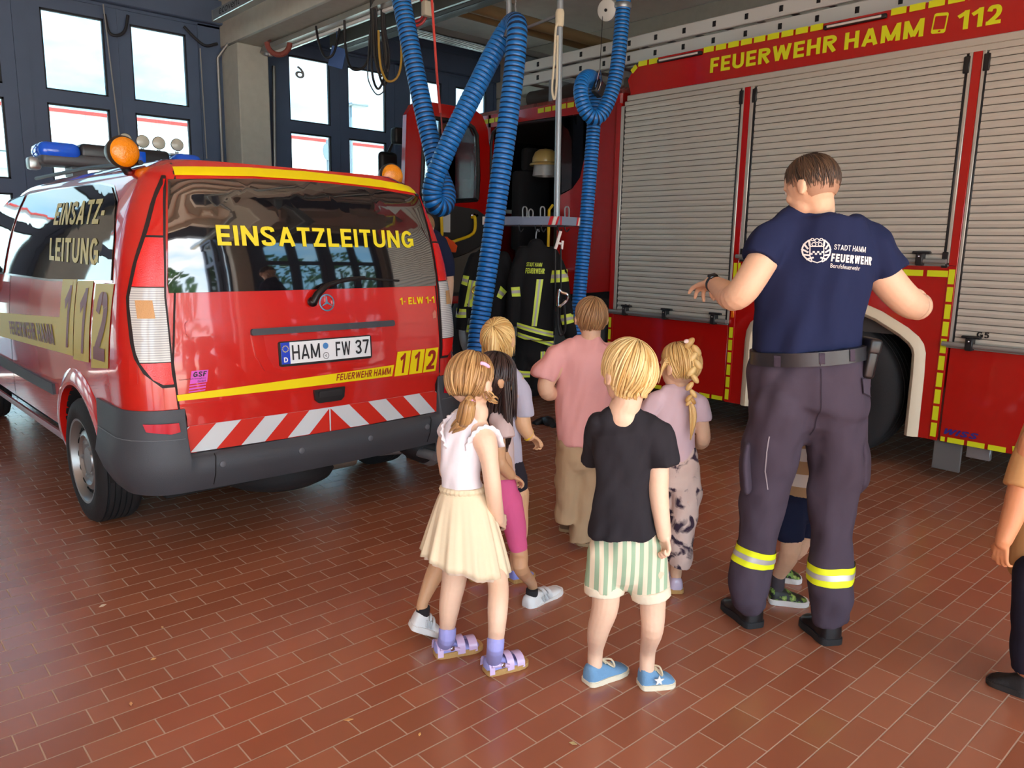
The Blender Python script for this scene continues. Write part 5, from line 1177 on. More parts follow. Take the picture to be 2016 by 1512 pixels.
f.chain(b, [(975, 830, 24, 0, .7), (985, 960, 30, 0, .7)]); f.chain(b, [(980, 838, 16, -.02), (982, 890, 14, -.06), (986, 912, 13, -.08), (1002, 932, 11.5, -.05), (1006, 935, 10, -.04)])
w_ = W(1006, 936, 2.81); f.hand(b, w_, W(1026, 944, 2.84) - w_, V((0, 0, -1)) + FW * .2, .56, .9, 1)
f.chain(b, [(966, 838, 15, .1), (985, 900, 13, .16), (1005, 925, 10, .08)])
f.solid('body', b, SK2, .004, 3); f.eyes((60, 40, 30))
b = B(); f.chain(b, [(968, 815, 28, .02, .8), (972, 845, 36, .02, .75), (980, 900, 33, .02, .8), (986, 955, 33, .02, .8), (988, 975, 32, .02, .8)], c1='f', n=24)
f.chain(b, [(978, 824, 18, -.02), (990, 845, 20, -.05), (994, 862, 20, -.06)], c1='f')
f.solid('t_shirt', b, cloth('pale rose cotton', (206, 186, 184)), .005, 3, (.006, 14, 7, 2, .8))
b = B(); f.chain(b, [(985, 955, 33, .0, .8), (990, 990, 34, 0, .8)]); f.chain(b, [(1002, 985, 27, .0), (1012, 1030, 23, .0), (1019, 1070, 19, .0), (1024, 1093, 15, -.0)], c1='f'); f.chain(b, [(975, 985, 28, -.02), (930, 1035, 26, -.04), (902, 1068, 24, -.05)], c1='f')
f.solid('leggings', b, cloth('pink jersey', (222, 100, 150)), .005, 3, (.003, 6, 16, 2, .2))
dark = hair_mat('dark brown hair', (30, 20, 20), (66, 48, 44), .3); f.hair(dark, (0, .1, 1), 300, .55, .1, -.75, -.6, 2.6, .14, .06, 1.10, 21, flare=.05, sp=.05)
f.tail('hair_strand', [W(995, 745, 2.80), W(999, 800, 2.80), W(1002, 850, 2.80), W(998, 890, 2.81)], .018, dark, 20, 4, prof=(.9, 1, 1, .9, .6, .2))
for k, (a_, u_, v_) in enumerate(((a1, 0, 0), (a2, 0, 0))): wmk('ankle_sock', B().lathe([(.024, -.02), (.027, .0), (.026, .014), (.022, .016)], a_ + V((0, 0, .004)), (0, 0, 1), 18), mat('black sock', (30, 28, 32), .9), f.root)
# ================================================================ girl in the grey t-shirt with fair half ponytail
f = Fig('child with fair half-up ponytail, grey t-shirt and yellow wristband', 3.27, 985, 1140, (.3, .95))
b = B(); f.head(b, 980, 664, 31, .0, .1, (985, 715, 14, .0))
o, a1 = f.shoe(G(922, 1140), G(968, 1136), .075, .06, mat('blue clog', (130, 140, 214), .5), cork, .02); o, a2 = f.shoe(G(1005, 1146), G(1048, 1132), .075, .06, mat('blue clog', (130, 140, 214), .5), cork, .02)
f.chain(b, [(985, 960, 20, .0), (960, 1050, 17, .0), (a1 + V((0, 0, .08)), .03), (a1, .024)]); f.chain(b, [(1020, 970, 22, .0), (1024, 1010, 16, .0), (1024, 1050, 15, 0), (a2 + V((0, 0, .06)), .026), (a2, .022)])
f.chain(b, [(988, 745, 24, 0, .7), (1002, 940, 28, 0, .7)]); f.chain(b, [(1018, 752, 16, 0), (1026, 800, 17, -.01), (1029, 832, 16.5, -.02), (1036, 848, 13.5, -.02), (1042, 858, 11, -.01)])
w_ = W(1043, 858, 3.26); f.hand(b, w_, W(1066, 875, 3.28) - w_, -FW * .4 - V((0, 0, .8)), .60, 1.0, -1)
f.chain(b, [(965, 752, 15, .05), (955, 830, 13, .1), (970, 880, 12, .14)])
f.solid('body', b, SK2, .004, 3); f.eyes()
wmk('wristband', B().lathe([(.024, -.007), (.029, -.003), (.029, .004), (.024, .007)], W(1041, 856, 3.262), W(1066, 872, 3.28) - W(1040, 855, 3.26), 22), mat('yellow band', (236, 196, 30), .5), f.root)
b = B(); f.chain(b, [(986, 734, 32, .0, .75), (992, 760, 37, .0, .7), (995, 830, 30, 0, .75), (997, 890, 30, 0, .78), (998, 920, 31, 0, .78)], c1='f', n=24); f.chain(b, [(1008, 744, 18, 0), (1024, 768, 19, 0), (1030, 800, 20, -.01), (1032, 820, 20, -.015)], c1='f')
f.solid('t_shirt', b, cloth('grey lilac cotton', (172, 170, 186)), .005, 3, (.006, 14, 7, 5, .7))
b = B(); f.chain(b, [(1000, 905, 28, 0, .8), (1008, 940, 30, 0, .8)]); f.chain(b, [(1015, 940, 24, 0), (1019, 970, 20, 0), (1020, 988, 19, 0)], c1='f'); f.chain(b, [(985, 940, 22, 0), (976, 985, 19, 0)], c1='f')
f.solid('cycling_shorts', b, cloth('black jersey', (38, 36, 44)), .005, 3)
fair = hair_mat('fair hair', (186, 142, 76), (236, 204, 138)); f.hair(fair, (0, -.75, .5), 300, .5, .2, -.72, -.05, .9, .12, .05, 1.08, 31, flare=.1, sp=.12)
f.tail('half_ponytail', [W(973, 648, 3.215), W(972, 662, 3.205), W(971, 690, 3.20), W(974, 716, 3.20)], .028, fair, 30, 6, prof=(.3, .6, .9, 1.1, 1.1, .7))
# ================================================================ boy in the pink t-shirt
f = Fig('child with short brown hair, pink t-shirt and beige trousers, standing farthest away', 3.68, 1145, 1060, (-.08, 1))
b = B(); f.head(b, 1164, 622, 29.5, .0, .05, (1163, 668, 19.5, .0))
br = mat('brown suede', (112, 86, 66), .9); o, a1 = f.shoe(G(1112, 1048), G(1122, 1034), .08, .07, br, mat('tan rubber', (176, 146, 108), .7), .02); o, a2 = f.shoe(G(1146, 1076), G(1160, 1056), .08, .07, br, mat('tan rubber', (176, 146, 108), .7), .02)
f.chain(b, [(1124, 900, 20, .0), (1117, 970, 17, .0), (a1 + V((0, 0, .04)), .028), (a1, .026)]); f.chain(b, [(1165, 900, 20, 0), (1156, 960, 17, 0), (1146, 1030, 14, -.01), (a2 + V((0, 0, .04)), .028), (a2, .026)])
f.chain(b, [(1160, 700, 40, 0, .6), (1150, 850, 36, 0, .6)]); f.chain(b, [(1098, 715, 20, 0), (1076, 752, 17, -.02), (1078, 772, 16.5, -.02), (1092, 772, 15, .06), (1104, 768, 12, .14)]); f.chain(b, [(1215, 715, 20, 0), (1228, 760, 17, 0), (1222, 790, 15, .06), (1208, 788, 12, .14)])
f.solid('body', b, SK, .0045, 3); f.eyes()
b = B(); f.chain(b, [(1163, 680, 36, .0, .7), (1157, 706, 60, .0, .58), (1154, 760, 56, 0, .62), (1152, 830, 55, 0, .68), (1154, 868, 56, 0, .7)], c1='f', n=28)
f.chain(b, [(1122, 694, 24, 0), (1096, 708, 26, 0), (1074, 732, 25, -.01), (1068, 744, 24, -.015)], c1='f'); f.chain(b, [(1200, 694, 24, 0), (1220, 710, 25, 0), (1234, 738, 24, 0)], c1='f')
f.solid('t_shirt', b, cloth('pink cotton', (230, 170, 166)), .006, 3, (.018, 12, 4, 1, .5))
b = B(); f.chain(b, [(1148, 860, 50, 0, .7), (1146, 900, 52, 0, .7)], n=22); f.chain(b, [(1122, 895, 28, 0), (1117, 950, 27, 0), (1117, 1000, 25, 0), (1117, 1026, 23, .0)], c1='f'); f.chain(b, [(1166, 895, 29, 0), (1156, 960, 26, 0), (1148, 1020, 22, -.01), (1143, 1056, 21, -.0), (1143, 1064, 23, -.0)], c1='f')
f.solid('trousers', b, cloth('beige cotton', (186, 160, 126)), .006, 2, (.014, 10, 9, 6, .4))
bn = hair_mat('light brown boy hair', (122, 88, 56), (176, 136, 92)); f.hair(bn, (.15, -.3, .94), 300, .5, .25, -.70, -.02, .12, .12, .05, 1.10, 41, sp=.2)
# ================================================================ girl with the braid
f = Fig('child with fair plaited hair, lilac t-shirt and tie-dye trousers', 3.15, 1340, 1150, (-.6, .8))
b = B(); f.head(b, 1340, 716, 34, .0, .05, (1336, 765, 15, .0))
pl_ = mat('pearly trainer', (196, 184, 206), .25, coat=.5); o, a1 = f.shoe(G(1332, 1170), G(1318, 1140), .075, .075, pl_, cork, .022); o, a2 = f.shoe(G(1322, 1155), G(1300, 1130), .075, .075, pl_, cork, .022)
f.chain(b, [(1350, 940, 24, 0), (1345, 1040, 18, .0), (a1 + V((0, 0, .04)), .026), (a1, .024)]); f.chain(b, [(1315, 940, 24, .05), (1312, 1040, 18, .08), (a2 + V((0, 0, .04)), .026), (a2, .024)])
f.chain(b, [(1332, 790, 32, 0, .65), (1335, 920, 34, 0, .65)]); f.chain(b, [(1374, 795, 15, 0), (1382, 838, 14.5, 0), (1384, 866, 14.5, .01), (1376, 872, 13, .08), (1364, 866, 11, .16)]); f.chain(b, [(1290, 795, 15, .02), (1276, 838, 14, .03), (1284, 868, 12, .12)])
f.solid('body', b, SK, .004, 3); f.eyes()
b = B(); f.chain(b, [(1333, 772, 34, .0, .68), (1331, 792, 45, .0, .6), (1328, 840, 42, 0, .66), (1332, 880, 38, 0, .7), (1334, 902, 38, 0, .72)], c1='f', n=26)
f.chain(b, [(1362, 786, 18, 0), (1376, 802, 19, 0), (1382, 828, 18, 0)], c1='f'); f.chain(b, [(1300, 786, 18, 0), (1280, 804, 19, .01), (1272, 822, 18, .01)], c1='f')
f.solid('t_shirt', b, cloth('lilac cotton', (208, 184, 192)), .005, 3, (.010, 14, 6, 8, .6))
td = mat('tie-dye cotton', (206, 188, 178), .88, bump=.12, bscale=14, spec=.2); N = td.node_tree.nodes; L = td.node_tree.links; t_ = N.new('ShaderNodeTexCoord'); nz = N.new('ShaderNodeTexNoise'); nz.inputs['Scale'].default_value = 11; nz.inputs['Detail'].default_value = 5; nz.inputs['Distortion'].default_value = 1.2; r_ = N.new('ShaderNodeValToRGB')
r_.color_ramp.elements[0].position = .40; r_.color_ramp.elements[0].color = lin((58, 46, 62)); r_.color_ramp.elements[1].position = .48; r_.color_ramp.elements[1].color = lin((212, 192, 182)); L.new(t_.outputs['Object'], nz.inputs['Vector']); L.new(nz.outputs[0], r_.inputs[0]); L.new(r_.outputs[0], N['Principled BSDF'].inputs['Base Color'])
b = B(); f.chain(b, [(1334, 895, 38, 0, .72), (1335, 940, 43, 0, .7)], n=22); f.chain(b, [(1350, 940, 30, 0), (1347, 1010, 27, 0), (1341, 1070, 25, 0), (1339, 1104, 22, .0), (1337, 1116, 20, 0)], c1='f'); f.chain(b, [(1318, 940, 28, .03), (1318, 1010, 24, .06), (1316, 1090, 21, .1), (1316, 1104, 18, .1)], c1='f')
f.solid('trousers', b, td, .005, 2, (.014, 10, 11, 6, .4))
f.hair(fair, (.05, .3, .95), 280, .5, .2, -.66, .0, .0, .12, .05, 1.09, 51, sp=.3)
b = B(); bp = bez([W(1362, 676, 3.11), W(1369, 710, 3.075), W(1363, 745, 3.06), W(1360, 780, 3.055), W(1359, 792, 3.055)], 5); NB = 11
for k in range(NB):
    t = k / (NB - 1); p = bp[int(t * (len(bp) - 1))]; sg = 1 if k % 2 else -1; s_ = (1.15 - .45 * t)
    tx = (RG * sg * .62 - V((0, 0, 1)) * .78).normalized(); M = Matrix.Translation(p + RG * sg * .010 * s_ - FW * .004) @ Matrix((tx * .026 * s_, FW * .015 * s_, tx.cross(FW) * .013 * s_)).transposed().to_4x4()
    bmesh.ops.create_uvsphere(b.bm, u_segments=14, v_segments=8, radius=1, matrix=M)
wmk('plait', b, fair, f.root, ang=180)
f.tail('plait_tail', [W(1360, 793, 3.055), W(1364, 815, 3.05), W(1363, 838, 3.05), W(1359, 866, 3.055)], .014, fair, 26, 9, prof=(.5, 1, 1.1, .9, .6, .2)); f.tail('loose_hair', [W(1322, 700, 3.12), W(1306, 720, 3.10), W(1296, 755, 3.12)], .010, fair, 8, 12, spread=1.5)
wmk('hair_band', B().lathe([(.008, -.005), (.012, 0), (.008, .005)], W(1360, 792, 3.055), (0, 0, 1), 14), mat('white band', (232, 206, 206), .5), f.root); wmk('hair_bow', B().ball(W(1352, 672, 3.10), (.018, .010, .009), 12), mat('pale bow', (240, 214, 208), .5), f.root)
# ================================================================ child in the striped shirt behind the firefighter
f = Fig('child in beige and white striped shirt and navy shorts, half hidden behind the firefighter', 3.1, 1565, 1170, (.5, .8))
b = B(); f.head(b, 1590, 672, 34, .0, .05, (1586, 722, 15, .0))
cam_ = mat('green camouflage', (84, 120, 44), .5); N = cam_.node_tree.nodes; L = cam_.node_tree.links; t_ = N.new('ShaderNodeTexCoord'); nz = N.new('ShaderNodeTexNoise'); nz.inputs['Scale'].default_value = 38; r_ = N.new('ShaderNodeValToRGB'); r_.color_ramp.interpolation = 'CONSTANT'
r_.color_ramp.elements[0].color = lin((26, 30, 24)); r_.color_ramp.elements[1].position = .5; r_.color_ramp.elements[1].color = lin((104, 138, 52)); e_ = r_.color_ramp.elements.new(.6); e_.color = lin((158, 176, 92)); L.new(t_.outputs['Object'], nz.inputs['Vector']); L.new(nz.outputs[0], r_.inputs[0]); L.new(r_.outputs[0], N['Principled BSDF'].inputs['Base Color'])
o, a1 = f.shoe(G(1513, 1184), G(1591, 1191), .08, .075, cam_, wr, .024); o, a2 = f.shoe(G(1530, 1140), G(1578, 1146), .08, .075, cam_, wr, .024)
f.chain(b, [(1560, 1000, 25, 0), (1556, 1085, 19, -.05), (a1 + V((0, 0, .05)), .026), (a1, .025)]); f.chain(b, [(1590, 1000, 25, .1), (1570, 1080, 19, .15), (a2 + V((0, 0, .05)), .026), (a2, .025)])
f.chain(b, [(1586, 745, 34, 0, .65), (1578, 960, 38, 0, .65)]); f.chain(b, [(1622, 755, 16, 0), (1632, 820, 15, 0), (1628, 880, 13, .1)]); f.chain(b, [(1552, 755, 16, 0), (1545, 820, 15, 0), (1556, 880, 13, .1)])
f.solid('body', b, SK, .005, 3); f.eyes()
b = B(); f.chain(b, [(1586, 732, 34, .0, .68), (1585, 755, 48, 0, .6), (1582, 850, 42, 0, .68), (1578, 950, 43, 0, .72), (1577, 972, 43, 0, .72)], c1='f', n=24); f.chain(b, [(1616, 748, 18, 0), (1630, 790, 18, 0)], c1='f'); f.chain(b, [(1556, 748, 18, 0), (1546, 790, 18, 0)], c1='f')
f.solid('t_shirt', b, rings_mat('beige and white bands', (222, 214, 206), (176, 142, 104), 9.2, 'Z', .88, .5), .006, 3, (.004, 6, 7, 8, .7))
b = B(); f.chain(b, [(1576, 965, 42, 0, .72), (1576, 1000, 44, 0, .72)], n=22); f.chain(b, [(1558, 1000, 30, -.02), (1556, 1040, 28, -.03), (1556, 1060, 27, -.03)], c1='f'); f.chain(b, [(1590, 1000, 30, .08), (1590, 1040, 27, .1), (1588, 1055, 26, .1)], c1='f')
f.solid('shorts', b, cloth('navy cotton', (28, 34, 58)), .006, 3, (.004, 6, 7, 8, .5))
bs = B(); f.chain(bs, [(a1 + V((0, 0, .055)), .028), (a1 - V((0, 0, .01)), .028)], c0='f'); f.solid('sock', bs, cloth('dark grey sock', (70, 66, 72)), .004, 2)
f.hair(bn, (.15, -.3, .94), 200, .5, .25, -.70, -.02, .12, .13, .05, 1.10, 61)
# ================================================================ child entering from the right edge
f = Fig('child in tan t-shirt at the right edge, only arm and one leg in view', 2.42, 2050, 1330, (-.95, .3))
b = B(); f.head(b, 2100, 690, 46, .0, .1, (2090, 770, 22, .0))
bk = mat('black trainer', (30, 28, 28), .7, bump=.2, bscale=60); o, a1 = f.shoe(G(2028, 1372), G(1944, 1338), .085, .075, bk, mat('dark sole', (40, 36, 34), .7), .022); o, a2 = f.shoe(G(2095, 1345), G(2030, 1330), .085, .075, bk, mat('dark sole', (40, 36, 34), .7), .022)
f.chain(b, [(2046, 1100, 24, -.02), (2032, 1160, 22, -.06), (2028, 1230, 20, -.07), (2024, 1310, 18, -.07), (a1 + V((0, 0, .02)), .028)]); f.chain(b, [(2068, 1100, 24, .03), (2077, 1160, 22, .05), (2078, 1300, 18, .05), (a2 + V((0, 0, .02)), .028)])
f.chain(b, [(2085, 800, 42, 0, .8), (2064, 1080, 42, 0, .8)]); f.chain(b, [(2036, 870, 26, -.14), (2010, 960, 23, -.16), (1996, 1010, 21, -.17), (1978, 1058, 16, -.18), (1974, 1068, 14, -.18)])
w_ = W(1974, 1068, 2.24); f.hand(b, w_, W(1966, 1112, 2.25) - w_, RG * .8 + FW * .4, .62, .55, -1)
f.solid('body', b, skin_mat('tanned skin', (206, 142, 100)), .004, 3); f.eyes((60, 40, 30))
b = B(); f.chain(b, [(2088, 790, 46, .0, .8), (2088, 830, 58, .0, .8), (2082, 950, 58, 0, .85), (2062, 1080, 62, 0, .9), (2056, 1135, 64, 0, .9)], c1='f', n=28); f.chain(b, [(2060, 830, 32, -.10), (2026, 910, 34, -.14), (2008, 962, 32, -.16)], c1='f')
f.solid('t_shirt', b, cloth('tan cotton', (192, 148, 98)), .006, 3, (.006, 5, 6, 5, .6))
b = B(); f.chain(b, [(2056, 1090, 52, 0, .85), (2056, 1130, 54, 0, .85)], n=22); f.chain(b, [(2036, 1130, 38, -.05), (2028, 1230, 33, -.07), (2024, 1320, 30, -.07)], c1='f'); f.chain(b, [(2078, 1130, 38, .05), (2078, 1310, 30, .05)], c1='f')
f.solid('trousers', b, cloth('dark navy denim', (30, 30, 44)), .006, 3, (.006, 6, 10, 5, .4)); f.hair(bn, (0, -.3, .94), 120, .5, .25, -.7, -.02, .1, .15, .05, 1.1, 71)
# ================================================================ colleague at the cab door behind the van
f = Fig('person in navy t-shirt bending at the open cab door, mostly hidden by the van', 5.35, 868, 770, (.5, .85))
b = B(); f.head(b, 832, 446, 21, -.1, .5, (842, 468, 15, -.06))
f.chain(b, [(846, 480, 28, 0, .7), (838, 640, 34, 0, .7)]); f.chain(b, [(868, 490, 14, 0), (880, 540, 13, 0), (880, 590, 11, .05), (872, 630, 9, .1)]); f.chain(b, [(822, 490, 14, 0), (808, 560, 12, 0), (816, 620, 9, .1)])
w_ = W(871, 634, 5.46); f.hand(b, w_, V((0, 0, -1)), -RG, 1., .5, 1)
f.chain(b, [(826, 660, 18, 0), (824, 780, 16, 0), (822, 880, 12, 0)]); f.chain(b, [(850, 660, 18, 0), (852, 780, 16, 0), (854, 880, 12, 0)])
f.solid('body', b, SK, .007, 3); f.eyes(); gz = W(824, 895, 5.35).z
b = B(); f.chain(b, [(846, 470, 26, 0, .8), (846, 490, 38, 0, .65), (838, 640, 36, 0, .7)], c1='f', n=22); f.chain(b, [(864, 482, 18, 0), (876, 512, 18, 0), (879, 544, 17, 0)], c1='f'); f.chain(b, [(828, 482, 18, 0), (812, 540, 17, 0)], c1='f')
navy = cloth('navy cotton', (40, 46, 74)); f.solid('t_shirt', b, navy, .008, 3, (.006, 5, 6, 5, .6))
b = B(); f.chain(b, [(838, 630, 34, 0, .75), (838, 665, 37, 0, .75)]); f.chain(b, [(824, 670, 22, 0), (822, 780, 20, 0), (820, 880, 18, 0)], c1='f'); f.chain(b, [(852, 670, 22, 0), (854, 780, 20, 0), (856, 880, 18, 0)], c1='f')
workp = cloth('dark work trousers', (66, 60, 72)); f.solid('trousers', b, workp, .009, 3)
for u_ in (820, 856): q = W(u_, 890, 5.35); q.z = 0; f.shoe(q - f.F * .08, q + f.F * .2, .1, .11, mat('black leather', (22, 22, 24), .35), rubber, .025)
f.hair(bn, (0, -.3, .94), 120, .5, .25, -.6, -.02, .0, .15, .05, 1.08, 81)
# ================================================================ the firefighter seen from behind
f = Fig('adult firefighter seen from behind in navy t-shirt and dark work trousers, arms spread', 2.80, 1570, 1255, (-.62, .8))
f.F = (FW * .8 - RG * .62).normalized()
b = B(); f.head(b, 1598, 360, 44, -.02, .28, (1610, 402, 30.5, -.0))
bl_ = mat('black leather', (22, 22, 24), .35, bump=.05, bscale=40); o, a1 = f.shoe(G(1488, 1238), G(1432, 1190), .105, .125, bl_, rubber, .03, label='black work shoe'); o, a2 = f.shoe(G(1640, 1272), G(1588, 1224), .105, .125, bl_, rubber, .03)
f.chain(b, [(1606, 480, 60, 0, .5), (1600, 560, 80, 0, .5), (1590, 700, 88, 0, .55)])
f.chain(b, [(1530, 770, 40, 0), (1505, 950, 32, .04), (1484, 1110, 24, .06), (a1, .04)]); f.chain(b, [(1650, 770, 40, 0), (1642, 950, 34, -.02), (1637, 1110, 26, -.04), (a2, .04)])
f.chain(b, [(1524, 478, 28, 0), (1498, 518, 31, -.02), (1466, 568, 30, -.02), (1443, 586, 27, .02), (1425, 573, 23, .12), (1408, 560, 16.5, .22), (1402, 557, 14.5, .25)])
f.chain(b, [(1712, 492, 30, 0), (1742, 545, 33, -.02), (1780, 588, 31, -.02), (1806, 604, 27, .02), (1805, 592, 23, .12), (1790, 582, 17, .24), (1782, 578, 14, .28)])
w_ = W(1402, 557, 3.05); f.hand(b, w_, W(1378, 566, 3.18) - w_, V((0, 0, -1)) - FW * .3, 1.0, .55, -1, .16, (.35, .45, .6, .7))
w_ = W(1782, 578, 3.08); f.hand(b, w_, W(1772, 582, 3.18) - w_, -RG, .95, .8, 1)
f.solid('body', b, SK, .0055, 3); f.eyes()
b = B()
f.chain(b, [(1609, 413, 35, -.01, .85), (1606, 424, 62, -.0, .62), (1606, 442, 92, 0, .54), (1608, 500, 106, 0, .52), (1604, 560, 107, 0, .56), (1595, 620, 100, 0, .60), (1589, 660, 102, 0, .62), (1588, 688, 103, 0, .62)], c0='f', c1='f', n=36)
f.chain(b, [(1552, 446, 34, 0), (1520, 472, 42, -.0), (1497, 512, 37, -.02)], c1='f', n=24); f.chain(b, [(1672, 456, 36, 0), (1712, 488, 43, -.0), (1748, 541, 40, -.02)], c1='f', n=24)
navy2 = cloth('navy shirt cotton', (30, 38, 70), .05); tee = f.solid('t_shirt', b, navy2, .007, 3, (.022, 8, 3.0, 3, .6))
b = B(); f.chain(b, [(1590, 694, 105, 0, .62), (1590, 740, 112, 0, .64), (1588, 790, 116, 0, .60), (1586, 806, 112, 0, .5)], c0='f', n=36)
f.chain(b, [(1540, 800, 66, .0, .95), (1522, 870, 56, .02, .95), (1508, 947, 46, .04), (1497, 1008, 42, .05), (1488, 1080, 38, .06), (1478, 1140, 41, .06), (1476, 1170, 38, .06), (1486, 1198, 25, .06)], c1='f', n=24)
f.chain(b, [(1638, 800, 66, .0, .95), (1646, 877, 55, -.02, .95), (1647, 934, 52, -.02), (1640, 990, 44, -.03), (1638, 1090, 41, -.04), (1635, 1165, 41, -.05), (1634, 1205, 36, -.05), (1635, 1226, 33, -.05)], c1='f', n=24)
tr_ = f.solid('trousers', b, cloth('dark purple grey twill', (70, 62, 74), .05), .008, 2, (.018, 9, 6, 5, .5))
refl = mat('silver reflective', (186, 186, 184), .4, .3); fluo = mat('fluorescent yellow', (228, 240, 20), .6)
for (u0, v0, u1, v1, d_) in ((1490, 1075, 1482, 1107, .06), (1638, 1104, 1637, 1137, -.04)):
    a_, c_ = W(u0, v0, 2.80 + d_), W(u1, v1, 2.80 + d_); mid = (a_ + c_) / 2; up = (a_ - c_).normalized(); hh = (a_ - c_).length / 2
    s_ = band_of(f, tr_, mid, up, -hh, hh, .003, fluo, 'reflective_band'); band_of(f, tr_, mid, up, -hh * .30, hh * .30, .0045, refl, 'silver_stripe', s_)
b = B(); f.chain(b, [(1590, 683, 110, 0, .67), (1591, 709, 111, 0, .67)], c0='f', c1='f', n=48); belt = wmk('belt', b, mat('belt leather', (40, 40, 44), .35), f.root)
for u in (1516, 1588, 1645): conform(f, belt, poly_bm([[(u - 5, -678), (u - 5, -716), (u + 5, -716), (u + 5, -678)]]), cloth('dark purple grey twill', (70, 62, 74)), 'belt_loop', 2.8, .004)
p = W(1707, 702, 2.72); M = Matrix.Translation(p) @ Matrix((RG, FW, V((0, 0, 1)))).transposed().to_4x4() @ Matrix.Rotation(.12, 4, 'Y')
pc = wmk('belt_pouch', B().box((-.018, -.045, -.075), (.022, .045, .06), .012, 3, M), bl_, f.root); wmk('pouch_flap', B().box((-.021, -.048, .012), (.026, .048, .068), .012, 3, M), bl_, pc)
conform(f, tr_, poly_bm(band2d([(1667, -733), (1704, -738), (1715, -760), (1696, -773), (1669, -761), (1667, -733)], 2.2)), cloth('dark seam cloth', (48, 42, 52)), 'flap_seam', 2.8, .009)  # darker cloth piping outlines the flap
conform(f, tr_, poly_bm(band2d([(1590, -716), (1588, -780), (1584, -850)], 1.6)), cloth('dark seam cloth', (48, 42, 52)), 'back_seam', 2.8, .003)
conform(f, tr_, poly_bm([[(1667, -733), (1704, -738), (1715, -760), (1696, -772), (1669, -760)]]), cloth('pocket flap twill', (78, 70, 82)), 'pocket_flap', 2.8, .005)
b = B(); f.chain(b, [(1697, 862, 9, -.02, 4), (1702, 900, 12, -.02, 4), (1700, 945, 12, -.02, 4), (1690, 965, 8, -.02, 4)]); f.solid('cargo_pocket', b, cloth('dark purple grey twill', (70, 62, 74)), .006, 2)
b = B(); f.chain(b, [(1472, 872, 9, .03, 4), (1467, 910, 12, .03, 4), (1469, 955, 12, .03, 4)]); f.solid('cargo_pocket', b, cloth('dark purple grey twill', (70, 62, 74)), .006, 2)
conform(f, tr_, poly_bm(band2d([(1501, -850), (1497, -880), (1497, -920), (1503, -955)], 2)), mat('pocket piping', (150, 144, 150), .6), 'pocket_piping', 2.8, .003)
# lettering and crest on the back
wh = mat('white shirt print', (226, 224, 220), .7)
conform(f, tee, ubold('STADT HAMM', ((1617, 491), (1678, 497), (1618, 481), (1680, 486)), .15), wh, 'shirt_lettering', 2.8)
conform(f, tee, ubold('FEUERWEHR', ((1612, 514), (1691, 522), (1614, 498), (1693, 505)), .24), wh, 'shirt_lettering', 2.8)
conform(f, tee, uvtext('Berufsfeuerwehr', ((1611, 525), (1665, 531), (1612, 517), (1666, 522)), .0), wh, 'shirt_lettering', 2.8)
cr = []
cx, cy = 1588, -493
cr += ringpoly(cx, cy, 21.5, 24, 24, 1, 112, 248) + ringpoly(cx, cy, 21.5, 24, 24, 1, -68, 68)
for k in range(5):
    for sg in (-1, 1):
        a = math.radians(90 + sg * (32 + k * 26)); a2 = a + sg * .3; p0 = (cx + 23 * math.cos(a), cy + 23 * math.sin(a)); p1 = (cx + 15 * math.cos(a2), cy + 15 * math.sin(a2)); cr += band2d([p0, p1], 3.2)
sh_ = [(-11, 8), (11, 8), (11.5, -10), (8, -20), (0, -23), (-8, -20), (-11.5, -10)]
for i in range(7): cr += band2d([(cx + sh_[i][0], cy + sh_[i][1]), (cx + sh_[(i + 1) % 7][0], cy + sh_[(i + 1) % 7][1])], 1.8)
for i in range(6):
    for j in range(2):
        if (i + j) % 2 == 0: cr.append([(cx - 10.8 + i * 3.6, cy - 8 + j * 3.6), (cx - 7.2 + i * 3.6, cy - 8 + j * 3.6), (cx - 7.2 + i * 3.6, cy - 4.4 + j * 3.6), (cx - 10.8 + i * 3.6, cy - 4.4 + j * 3.6)])
for dx_, dy_, r in ((-5, 12, 4), (5, 12, 4), (0, 19, 4.4), (-7, 21, 3), (7, 21, 3)): cr += ringpoly(cx + dx_, cy + dy_, r - 1.5, r, 10)
conform(f, tee, poly_bm(cr), wh, 'shirt_crest', 2.8, .0035, 6)
# watch
fa = (W(1402, 557, 3.05) - W(1425, 573, 2.92)).normalized(); p = W(1407, 560, 3.025)
wt = wmk('wrist_watch', B().lathe([(.029, -.012), (.0345, -.010), (.0345, .010), (.029, .012)], p, fa, 28), black, f.root)
o_ = (V((0, 0, 1)) - RG * .35 - FW * .5); o_ = (o_ - fa * o_.dot(fa)).normalized(); M = Matrix.Translation(p + o_ * .035) @ Matrix((fa, fa.cross(o_), o_)).transposed().to_4x4()
wmk('watch_case', B().box((-.019, -.016, -.005), (.019, .016, .006), .004, 2, M), mat('watch glass', (14, 14, 16), .12), wt)
mb = hair_mat('dark brown short hair', (42, 31, 22), (82, 61, 42), .5)
f.hair(hair_mat('cropped neck hair', (150, 112, 86), (186, 146, 118), .6), (.1, .15, .98), 120, .62, .38, -.68, -.12, .0, .06, .02, 1.012, 92, sp=.2, name='cropped_hair')
f.hair(mb, (.1, .15, .98), 700, .62, .38, -.47, -.02, .0, .06, .06, 1.06, 91, sp=.3)
rnd = random.Random(4)   # short spiky tuft on the crown
b = B()
